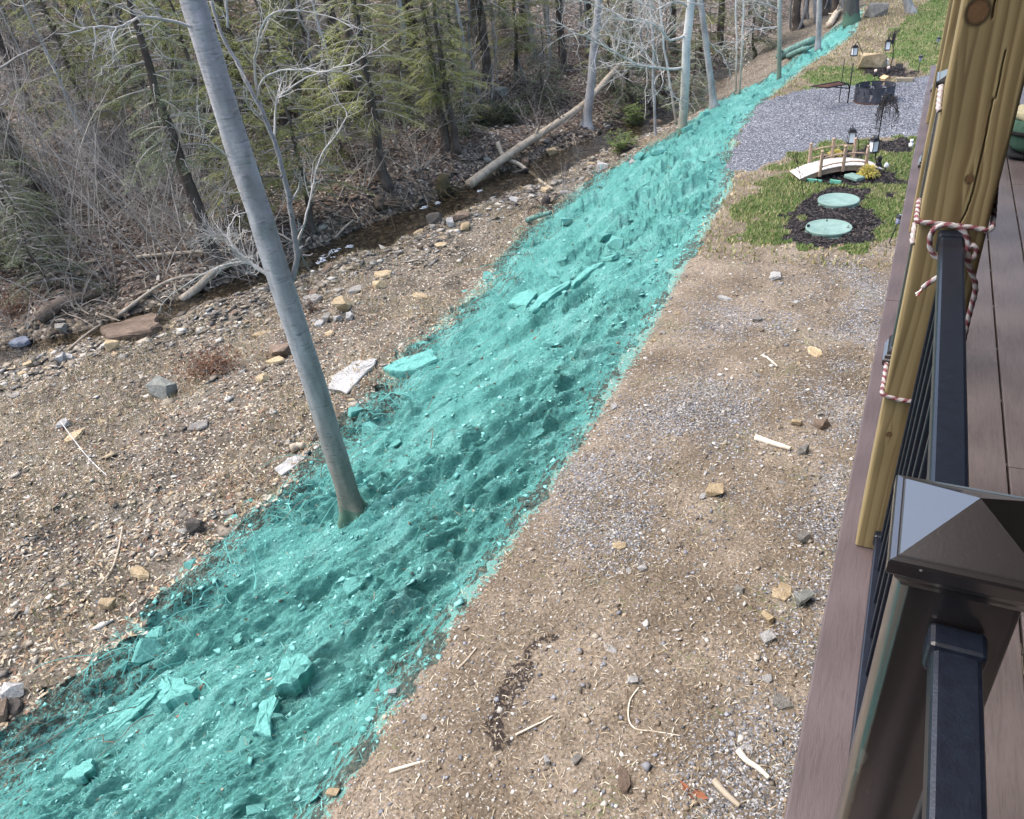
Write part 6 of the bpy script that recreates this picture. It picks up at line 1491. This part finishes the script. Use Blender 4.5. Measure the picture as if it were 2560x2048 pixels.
# stones on the green slope, coated
for sx, sy, w, kd, k, lab in ((1370, 868, 34, 'b', 0, 'upright sprayed block in the middle of the slope'), (1415, 555, 40, 'b', 1, 'sprayed rock knob on the upper crest of the slope'), (1645, 385, 34, 'b', 2, 'rounded sprayed boulder on the far crest'), (1600, 395, 26, 'b', 3, 'lower sprayed boulder next to the rounded far one'), (1760, 290, 26, 'b', 4, 'small sprayed rock on the far crest near the gravel'), (1060, 945, 40, 's', 1, 'sprayed rock beside the dry brush on the slope'), (985, 1105, 44, 's', 2, 'flat sprayed stone right of the beech trunk'), (1180, 1080, 30, 'b', 5, 'sprayed stone half buried in mid slope'), (930, 1080, 56, 'b', 0, 'bare grey sided rock sprayed on top beside the beech'), (600, 1590, 50, 's', 3, 'flat sprayed stone mid left of the slope'), (390, 1590, 60, 's', 4, 'tilted pale sprayed slab near the lower edge'), (610, 1860, 40, 'b', 1, 'sprayed stone right below the overhanging rock'), (480, 1410, 34, 'b', 2, 'pale round stone at the lower edge of spray'), (575, 1295, 60, 's', 5, 'wide sprayed slab at the lower edge left of beech'), (620, 1258, 52, 's', 6, 'wide sprayed slab above the lower edge one'), (640, 2030, 40, 'b', 3, 'rounded pale sprayed stone at the bottom of the picture'), (690, 1795, 30, 'b', 4, 'grey sprayed stone beside the long slab'), (1730, 440, 30, 's', 7, 'sprayed flat stone near the gravel corner'), (1790, 445, 40, 's', 0, 'low sprayed ledge right by the gravel corner'), (1530, 640, 60, 's', 1, 'wide sprayed slab below the far crest'), (1420, 700, 36, 'b', 5, 'sprayed lump above the longest ledge'), (1160, 730, 40, 's', 2, 'pale sprayed stone near the upper lower edge'), (1220, 690, 44, 's', 3, 'flat sprayed stone among sprayed brush'), (1000, 770*S, 30, 'b', 0, 'pale sprayed rock at the lower edge near brush'), (1120, 1310, 40, 's', 4, 'long low sprayed stone in mid slope'), (1345, 1080, 36, 's', 5, 'flat sprayed stone close to the yard edge'), (870, 1660, 30, 's', 6, 'sprayed flat stone near the lower yard edge')):
    spx(sx, sy, w, 'green', lab, 'slab' if kd == 's' else 'block', k, tilt=(random.uniform(-.35, .1), random.uniform(.1, .45)), sink=.2)

rs = np.random.default_rng(99)
def scatter_xy(n, cond, xr, yr, dens=None):
    X = []; Y = []; m = 0
    while m < n:
        x = rs.uniform(*xr, n*2); y = rs.uniform(*yr, n*2); k = cond(x, y)
        if dens is not None: k &= rs.random(len(x)) < dens(x, y)
        X.append(x[k]); Y.append(y[k]); m += k.sum()
    return np.concatenate(X)[:n], np.concatenate(Y)[:n]
def inview(x, y): a = np.arctan2(x, y); return (a > R(-84)) & (a < R(6))
def near_w(x, y): return np.clip((9.0/np.hypot(np.hypot(x, y), 5))**2, 0, 1)
# individual rubble stones
def field(n, cond, xr, yr, smin, smax, mats, label, group, dens=None, pw=2.0, tl=.2, kinds=.8):
    x, y = scatter_xy(n, cond, xr, yr, dens)
    for i in range(n):
        s = smin+(smax-smin)*rs.random()**pw; me = SLABS[rs.integers(0, 8)] if rs.random() < kinds else BLOCKS[rs.integers(0, 6)]
        mt = mats[rs.integers(0, len(mats))]
        stone(me, onz(x[i], y[i], -.05*s), s, mt, label % {'tan': 'tan', 'grey': 'grey', 'white': 'whitish', 'dark': 'dark', 'brown': 'brown', 'blue': 'bluish', 'green': 'green', 'mossy': 'mossy'}[mt]+' near '+near(to_px(onz(x[i], y[i]))), group, None, (rs.normal(0, tl), rs.normal(0, tl)))
strip = lambda x, y: np.exp(-(stream_d(x, y)+1.9)**2/1.6)
field(62, lambda x, y: inview(x, y) & (regions(x, y) == 5) & (y < 26), (-18, -6), (3, 26), .12, .42, ['tan', 'grey', 'white', 'brown', 'tan', 'grey'], '%s rubble stone', 'terrace rubble stones', lambda x, y: .25+.75*strip(x, y))
field(56, lambda x, y: inview(x, y) & (np.abs(stream_d(x, y)) < 1.6) & (y < 32), (-19, -7), (6, 32), .2, .6, ['dark', 'brown', 'dark', 'grey', 'mossy'], '%s flat slab at the stream', 'stream bank slabs', None, 1.4, .15, .9)
field(26, lambda x, y: inview(x, y) & (stream_d(x, y) > 1.5) & (stream_d(x, y) < 16), (-32, -9), (6, 36), .2, .7, ['mossy', 'grey', 'mossy'], '%s rock on the leafy hillside', 'hillside rocks', None, 1.5, .2, .6)
field(24, lambda x, y: inview(x, y) & (regions(x, y) == 0) & (y < 11), (-2.5, -.1), (1.7, 11), .05, .13, ['white', 'grey', 'tan'], '%s small loose stone on the soil', 'loose yard stones', None, 1.5, .2, .7)
field(34, lambda x, y: inview(x, y) & (regions(x, y) == 4) & (y < 22), (-8, -2.7), (1.5, 22), .12, .38, ['green'], '%s mulch coated half buried stone', 'sprayed slope stones', None, 1.5, .3, .75)
# ---------------------------------------------------------------- loose stuff nobody could count
def place_z(x, y, reg=None):
    reg = regions(x, y) if reg is None else reg
    return hz(x, y)+hfine(x, y, reg)
OV = np.array([(1, 0, 0), (0, 1, 0), (-1, 0, 0), (0, -1, 0), (.15, .1, .62), (-.1, .1, -.6)])
OF = np.array([(0, 1, 4), (1, 2, 4), (2, 3, 4), (3, 0, 4), (1, 0, 5), (2, 1, 5), (3, 2, 5), (0, 3, 5)])
def chips(name, x, y, size, flat, cols, mat, tilt=.3, lift=.15):
    n = len(x); z = place_z(x, y); V = OV[None]*(1+rs.normal(0, .22, (n, 6, 3)))
    V = V*np.stack([size, size*rs.uniform(.5, .95, n), size*flat*rs.uniform(.6, 1.3, n)], -1)[:, None, :]
    a = rs.random(n)*6.28; t = rs.normal(0, tilt, n); ca, sa, ct, st_ = np.cos(a), np.sin(a), np.cos(t), np.sin(t)
    X, Yy, Zz = V[..., 0], V[..., 1], V[..., 2]
    Y2 = Yy*ct[:, None]-Zz*st_[:, None]; Z2 = Yy*st_[:, None]+Zz*ct[:, None]
    V = np.stack([X*ca[:, None]-Y2*sa[:, None], X*sa[:, None]+Y2*ca[:, None], Z2], -1)+np.stack([x, y, z+size*flat*lift], -1)[:, None, :]
    F = (OF[None]+(np.arange(n)*6)[:, None, None]).reshape(-1, 3)
    c = np.repeat(cols, 6, 0); o = link(name, raw_mesh(name, V.reshape(-1, 3), F, mat, c)); tag(o, kind='stuff'); return o
def pick(n, pal, var=.2):
    pal = np.array(pal); return pal[rs.integers(0, len(pal), n)]*(1+rs.uniform(-var, var, (n, 1)))
def m_attr(name, rough=.9, spec=.2):
    m, nt, b = nodes(name); nt.links.new(attr(nt, 'col').outputs['Color'], b.inputs['Base Color']); b.inputs['Roughness'].default_value = rough; b.inputs['Specular IOR Level'].default_value = spec; return m
M_CHIP = m_attr('stone_chip')
# yard pebbles
x, y = scatter_xy(17000, lambda x, y: inview(x, y) & (regions(x, y) == 0), (-2.8, .3), (1.4, 13), near_w)
chips('pebbles', x, y, rs.lognormal(math.log(.0085), .55, len(x)).clip(.004, .04), .6, pick(len(x), [lin(150, 134, 110), lin(156, 145, 128), lin(118, 104, 86), lin(172, 166, 156), lin(186, 182, 174), lin(104, 95, 84), lin(126, 128, 134)]), M_CHIP)
# grey crushed stone strip along the deck and in the worn patches
def gvd(x, y): return np.clip((blob(x, y, GRAVEL_SPOTS)*1.0)*sstep(.15, .75, fbm(x*1.7, y*1.7, 77, 4))*1.1+.06, 0, 1)*np.clip(near_w(x, y)*1.4, 0, 1)
x, y = scatter_xy(15000, lambda x, y: inview(x, y) & (regions(x, y) == 0), (-2.6, .3), (1.4, 13), gvd)
chips('crushed_stone', x, y, rs.lognormal(math.log(.0095), .35, len(x)).clip(.005, .024), .65, pick(len(x), [lin(104, 107, 113), lin(122, 126, 133), lin(88, 90, 96), lin(142, 145, 151), lin(160, 162, 167), lin(132, 128, 122)]), M_CHIP)
x, y = scatter_xy(11000, lambda x, y: inview(x, y) & (regions(x, y) == 1), (-4, 1.2), (13, 25))
chips('pad_gravel', x, y, rs.uniform(.010, .022, len(x)), .6, pick(len(x), [lin(104, 108, 116), lin(124, 128, 137), lin(88, 91, 98), lin(140, 144, 152), lin(166, 169, 176)]), M_CHIP)
# terrace rubble
x, y = scatter_xy(17000, lambda x, y: inview(x, y) & (regions(x, y) == 5), (-21, -6), (1.5, 28), lambda x, y: np.clip(1.3*near_w(x, y), .06, 1)*(.35+.65*sstep(.4, .6, fbm(x*.8, y*.8, 171, 3))+.6*strip(x, y)))
chips('rubble', x, y, (rs.lognormal(math.log(.026), .55, len(x))*(1+1.3*strip(x, y))).clip(.01, .2), .28, pick(len(x), [lin(140, 130, 114), lin(156, 147, 132), lin(120, 111, 98), lin(104, 97, 88), lin(176, 171, 160), lin(134, 132, 127), lin(150, 134, 106), lin(88, 83, 78)]), M_CHIP, .25)
x, y = scatter_xy(4200, lambda x, y: inview(x, y) & (np.abs(stream_d(x, y)) < 1.9), (-20, -7), (4, 32))
chips('stream_shingle', x, y, rs.lognormal(math.log(.06), .5, len(x)).clip(.02, .22), .25, pick(len(x), [lin(74, 68, 62), lin(94, 86, 76), lin(58, 54, 50), lin(120, 110, 96), lin(142, 134, 120)]), M_CHIP, .2)
# clods and crumbs in the sprayed mulch
x, y = scatter_xy(7000, lambda x, y: inview(x, y) & (regions(x, y) == 4), (-9, -2.3), (1.2, 26), lambda x, y: np.clip(1.2*near_w(x, y), .05, 1))
q = rs.random((len(x), 1)); cc = TEAL[0][1]*(1-q)+TEAL[2][1]*q; bare = rs.random(len(x)) < .07; cc[bare] = pick(bare.sum(), [lin(86, 76, 64), lin(60, 53, 47), lin(150, 138, 120), lin(118, 92, 74)])
chips('mulch_clods', x, y, rs.lognormal(math.log(.016), .6, len(x)).clip(.006, .07), .25, cc, M_CHIP, .4)
# fibres, straw, leaves: small bent slivers
def slivers(name, x, y, L, W, cols, mat, up=.25, lift=.004):
    n = len(x); z = place_z(x, y)+lift; a = rs.random(n)*6.28; e = rs.normal(0, up, n)
    d = np.stack([np.cos(a)*np.cos(e), np.sin(a)*np.cos(e), np.abs(np.sin(e))], -1); nn = unit(np.stack([rs.normal(0, .3, n), rs.normal(0, .3, n), np.ones(n)], -1))
    s = unit(np.cross(d, nn)); p = np.stack([x, y, z], -1); m_ = p+d*(L*.5)[:, None]+nn*(L*.12)[:, None]; t = p+d*L[:, None]; w = s*(W/2)[:, None]
    V = np.stack([p-w, p+w, m_+w, t+w*.4, t-w*.4, m_-w], 1); k = np.arange(n)[:, None]*6
    F = np.concatenate([k+np.array([[0, 1, 2, 5]]), k+np.array([[5, 2, 3, 4]])]); o = link(name, raw_mesh(name, V.reshape(-1, 3), F, mat, np.repeat(cols, 6, 0))); tag(o, kind='stuff')
M_STRAW = m_leaf('straw', .2, .8)
x, y = scatter_xy(12000, lambda x, y: inview(x, y) & (regions(x, y) == 4), (-9, -2.3), (1.2, 24), near_w); q = rs.random((len(x), 1)); cc = TEAL[0][1]*.8*(1-q)+TEAL[2][1]*1.1*q; b_ = rs.random(len(x)) < .1; cc[b_] = pick(b_.sum(), [lin(120, 100, 78), lin(70, 60, 50), lin(170, 150, 120)])
slivers('mulch_fibres', x, y, rs.uniform(.02, .075, len(x)), rs.uniform(.002, .005, len(x)), cc, M_STRAW, .35)
x, y = scatter_xy(9000, lambda x, y: inview(x, y) & (regions(x, y) == 0), (-2.8, .2), (1.4, 14), near_w)
slivers('straw_bits', x, y, rs.uniform(.015, .06, len(x)), rs.uniform(.003, .006, len(x)), pick(len(x), [lin(196, 180, 148), lin(172, 152, 118), lin(142, 120, 92), lin(214, 204, 180)]), M_STRAW, .15)
x, y = scatter_xy(14000, lambda x, y: inview(x, y) & (regions(x, y) == 5), (-21, -6), (1.5, 28), lambda x, y: np.clip(1.3*near_w(x, y), .08, 1))
slivers('dead_leaves', x, y, rs.uniform(.03, .09, len(x)), rs.uniform(.012, .035, len(x)), pick(len(x), [lin(164, 142, 110), lin(140, 114, 86), lin(186, 170, 140), lin(112, 94, 76), lin(196, 186, 164), lin(138, 104, 82)]), M_STRAW, .3)
x, y = scatter_xy(26000, lambda x, y: inview(x, y) & (stream_d(x, y) > .9), (-46, -6), (2, 48), lambda x, y: np.clip((22/np.hypot(x, y))**2, .05, 1))
slivers('leaf_litter', x, y, rs.uniform(.08, .20, len(x)), rs.uniform(.04, .09, len(x)), pick(len(x), [lin(150, 126, 104), lin(120, 96, 78), lin(172, 158, 138), lin(92, 78, 68), lin(200, 190, 174), lin(130, 106, 90)]), M_STRAW, .35)
# grass
def blades(name, x, y, h, cols, bend=.5, w=.006):
    n = len(x); z = place_z(x, y)-.004; a = rs.random(n)*6.28; b = rs.uniform(.1, bend, n)*h; s = np.stack([np.cos(a+1.57), np.sin(a+1.57), np.zeros(n)], -1)*(w*rs.uniform(.6, 1.4, n))[:, None]
    p = np.stack([x, y, z], -1); d = np.stack([np.cos(a)*b, np.sin(a)*b, h*.8], -1); m_ = p+d*np.array([.35, .35, .62]); t = p+d
    V = np.stack([p-s, p+s, m_+s*.7, t, m_-s*.7], 1); k = np.arange(n)[:, None]*5
    F3 = k+np.array([[4, 2, 3]]); F4 = k+np.array([[0, 1, 2, 4]])
    F = np.concatenate([np.concatenate([F4[:, [0, 1, 2]], F4[:, [0, 2, 3]]]), F3]); o = link(name, raw_mesh(name, V.reshape(-1, 3), F, M_GRASS, np.repeat(cols, 5, 0))); tag(o, kind='stuff')
M_GRASS = m_leaf('grass_blade', .3, .6)
gl = [lin(80, 112, 42), lin(98, 126, 52), lin(68, 98, 38), lin(120, 136, 66), lin(150, 144, 92), lin(166, 154, 114)]
x, y = scatter_xy(30000, lambda x, y: inview(x, y) & (regions(x, y) == 2) & (y < 20), (-3, 1.4), (10.5, 20))
blades('lawn_grass', x, y, rs.uniform(.025, .085, len(x)), pick(len(x), gl), .7, .007)
x, y = scatter_xy(15000, lambda x, y: inview(x, y) & (regions(x, y) == 2) & (y > 19), (-3.5, 3), (19, 42))
blades('far_lawn_grass', x, y, rs.uniform(.03, .09, len(x)), pick(len(x), gl), .7, .013)
x, y = scatter_xy(7000, lambda x, y: inview(x, y) & (regions(x, y) == 0) & (y > 10.5), (-3.6, 2.5), (10.5, 38))
blades('thin_grass', x, y, rs.uniform(.03, .10, len(x)), pick(len(x), [lin(150, 140, 90), lin(176, 160, 112), lin(120, 132, 66), lin(196, 182, 140)]), .9, .012)
x, y = scatter_xy(16000, lambda x, y: inview(x, y) & (regions(x, y) == 5) & (fbm(x*.6, y*.6, 181, 3) > .46), (-20, -6.5), (1.5, 24))
blades('dry_grass', x, y, rs.uniform(.05, .20, len(x)), pick(len(x), [lin(178, 156, 116), lin(150, 132, 98), lin(196, 176, 138), lin(110, 116, 70)]), 1.2, .005)
# mulch chips
x, y = scatter_xy(6000, lambda x, y: inview(x, y) & (regions(x, y) == 3) & (y > 9), (-3, 1), (2, 24))
slivers('bark_mulch', x, y, rs.uniform(.02, .07, len(x)), rs.uniform(.008, .02, len(x)), pick(len(x), [lin(34, 31, 33), lin(52, 47, 48), lin(24, 22, 24), lin(84, 76, 72)]), M_CHIP, .35, .006)
# twig litter on the far bank and terrace
tw = MB()
for k in range(520):
    if k < 360:
        while True:
            y0 = rs.uniform(5, 30); d0 = rs.uniform(.6, 9)*rs.random()**.6; x0 = np.interp(y0, STR_Y, STR_X)-d0/.9
            if inview(np.array([x0]), np.array([y0]))[0]: break
        L = rs.uniform(.3, 1.6); r = rs.uniform(.006, .018)
    else:
        y0 = rs.uniform(2, 18); x0 = rs.uniform(-14, -7.5); L = rs.uniform(.15, .8); r = rs.uniform(.004, .009)
    a = rs.random()*3.14; z0 = float(hz(x0, y0)); p = []
    for s in np.linspace(-.5, .5, 5):
        xx = x0+math.cos(a)*L*s; yy = y0+math.sin(a)*L*s; p.append((xx+rs.normal(0, .02), yy+rs.normal(0, .02), float(hz(xx, yy))+.03+abs(rs.normal(0, .03))))
    tw.tube(p, np.linspace(r, r*.5, 5), 4, cap=False, col=lin(168, 154, 134)*rs.uniform(.5, 1.1))
tag(tw.build('twig_litter', M_CHIP), kind='stuff')
# bare vines and brush coated green along the foot of the slope
bv = MB()
for k in range(260):
    y0 = rs.uniform(1.5, 22); e0 = np.interp(y0, LOW_Y, LOW_E)-abs(rs.normal(0, .9)); x0 = np.interp(y0, EDGE_Y, EDGE_X)-e0; a = rs.random()*6.28; L = rs.uniform(.2, .9); h = rs.uniform(.03, .22); p = []
    for s in np.linspace(0, 1, 6): xx = x0+math.cos(a)*L*s+rs.normal(0, .02); yy = y0+math.sin(a)*L*s+rs.normal(0, .02); p.append((xx, yy, float(hz(xx, yy))+.03+h*math.sin(s*2.6)))
    bv.tube(p, np.linspace(.006, .0025, 6)*rs.uniform(.7, 1.5), 4, cap=False, col=(TEAL[1][1] if rs.random() < .72 else lin(120, 108, 92))*rs.uniform(.6, 1.15))
tag(bv.build('sprayed_brush', M_CHIP), kind='stuff')
# white water
fm = MB(); spots = [(690, 540, .5), (705, 528, .3), (675, 552, .3), (735, 520, .25), (893, 437, .25), (920, 428, .2), (215, 712, .3), (345, 690, .2), (1010, 402, .2)]
for px, py, w in spots:
    g = pl(px, py, -2.64)
    for k in range(26):
        a = rs.random()*6.28; r = rs.random()**.5*w*.55; s = rs.uniform(.012, .035); cx, cy = g.x+r*math.cos(a)*.7, g.y+r*math.sin(a)
        fm.add(OV*np.array([s*1.8, s*1.0, s*.2])*(1+rs.normal(0, .2, (6, 3)))+np.array([cx, cy, -2.65+rs.random()*.03]), OF)
tag(fm.build('white_water', simple('foam', lin(214, 222, 228), lin(240, 244, 246), .3, 20), None, True), kind='stuff')

# ---------------------------------------------------------------- single sticks and bits worth naming
def stick(name, label, pts, r, mat, cat, n=16, lift=.012, sides=7):
    P = [gp(x/S, y/S)+Vector((0, 0, lift)) for x, y in pts]; c = P[0].copy(); Q = smooth_path([p-c for p in P], n)
    mb = MB(); mb.tube(Q, np.linspace(r, r*.6, n), sides, jit=.15); return tag(mb.build(name, mat, None, True, c), label, cat)
M_PALEWOOD = simple('split_wood', lin(188, 172, 146), lin(222, 212, 194), .8, 12, .002, 60)
stick('wood_shard', 'pale splintered wood shard lying in the yard near the deck', [(1888, 1098), (1930, 1112), (1976, 1126)], .035, M_PALEWOOD, 'wood', lift=.02)
stick('stick', 'straight pale stick at the bottom left of the yard', [(975, 1932), (1020, 1918), (1065, 1905)], .014, M_PALEWOOD, 'stick')
stick('stick', 'grey twig in the lower middle yard', [(1145, 1676), (1170, 1650), (1192, 1622)], .011, M_DEADWOOD, 'stick')
stick('stick', 'thin stick in the upper yard below the grey triangular stone', [(1905, 890), (1925, 902), (1943, 918)], .012, M_PALEWOOD, 'stick')
stick('stick', 'short stick near the pale wood shard, closer to the deck', [(1960, 945), (2005, 945)], .008, M_DEADWOOD, 'stick')
stick('branch_bit', 'bleached forked branch on the gravel by the deck', [(1845, 1880), (1865, 1905), (1895, 1925), (1922, 1950)], .022, M_PALEWOOD, 'branch', lift=.02)
stick('stick', 'dark stick lying across the gravel corner at bottom right', [(1785, 1955), (1810, 1985), (1848, 2020)], .025, M_DEADWOOD, 'stick', lift=.02)
stick('stick', 'long leaning stick on the lower left terrace', [(215, 1500), (262, 1455), (285, 1420), (300, 1370), (308, 1320)], .018, M_DEADWOOD, 'stick', lift=.03)
stick('string', 'white string curling over the lower yard', [(1597, 1722), (1575, 1755), (1572, 1800), (1590, 1825), (1640, 1832), (1700, 1842)], .006, M_PALEWOOD, 'string', 40)
stick('stick', 'curved pale rootlet right of the humus streak', [(1290, 1840), (1320, 1825), (1355, 1808), (1382, 1792)], .008, M_PALEWOOD, 'stick')
stick('string', 'thin white line stretched over the left terrace grass', [(160, 1070), (220, 1150), (275, 1205)], .006, simple('white_string', lin(206, 204, 200), lin(224, 222, 218), .7), 'string', 20, .12)
stick('hollow_log', 'short hollow grey log piece just left of the beech', [(730, 1130), (748, 1124), (762, 1122)], .075, M_DEADWOOD, 'log', 8, .06, 12)
# one dry oak leaf
rl = np.random.default_rng(4); ol = MB(); pts = []
for k in range(17):
    a = k/17*2*math.pi; r = .045*(1+.45*math.cos(a*5))*(1.25 if abs(math.sin(a)) < .6 else .8); pts.append((r*math.cos(a)*1.3, r*math.sin(a), .012+.02*math.sin(a*3)+.01*rl.random()))
ol.add(pts+[(0, 0, .004)], [(k, (k+1) % 17, 17) for k in range(17)], lin(150, 92, 62)); ol.tube([(.06, 0, .01), (.10, .01, .004)], [.002, .0015], 4, col=lin(120, 80, 56))
tag(ol.build('oak_leaf', M_DRY, None, False, gp(1455/1, 1985/S)), 'single curled brown oak leaf at the bottom of the yard', 'leaf')
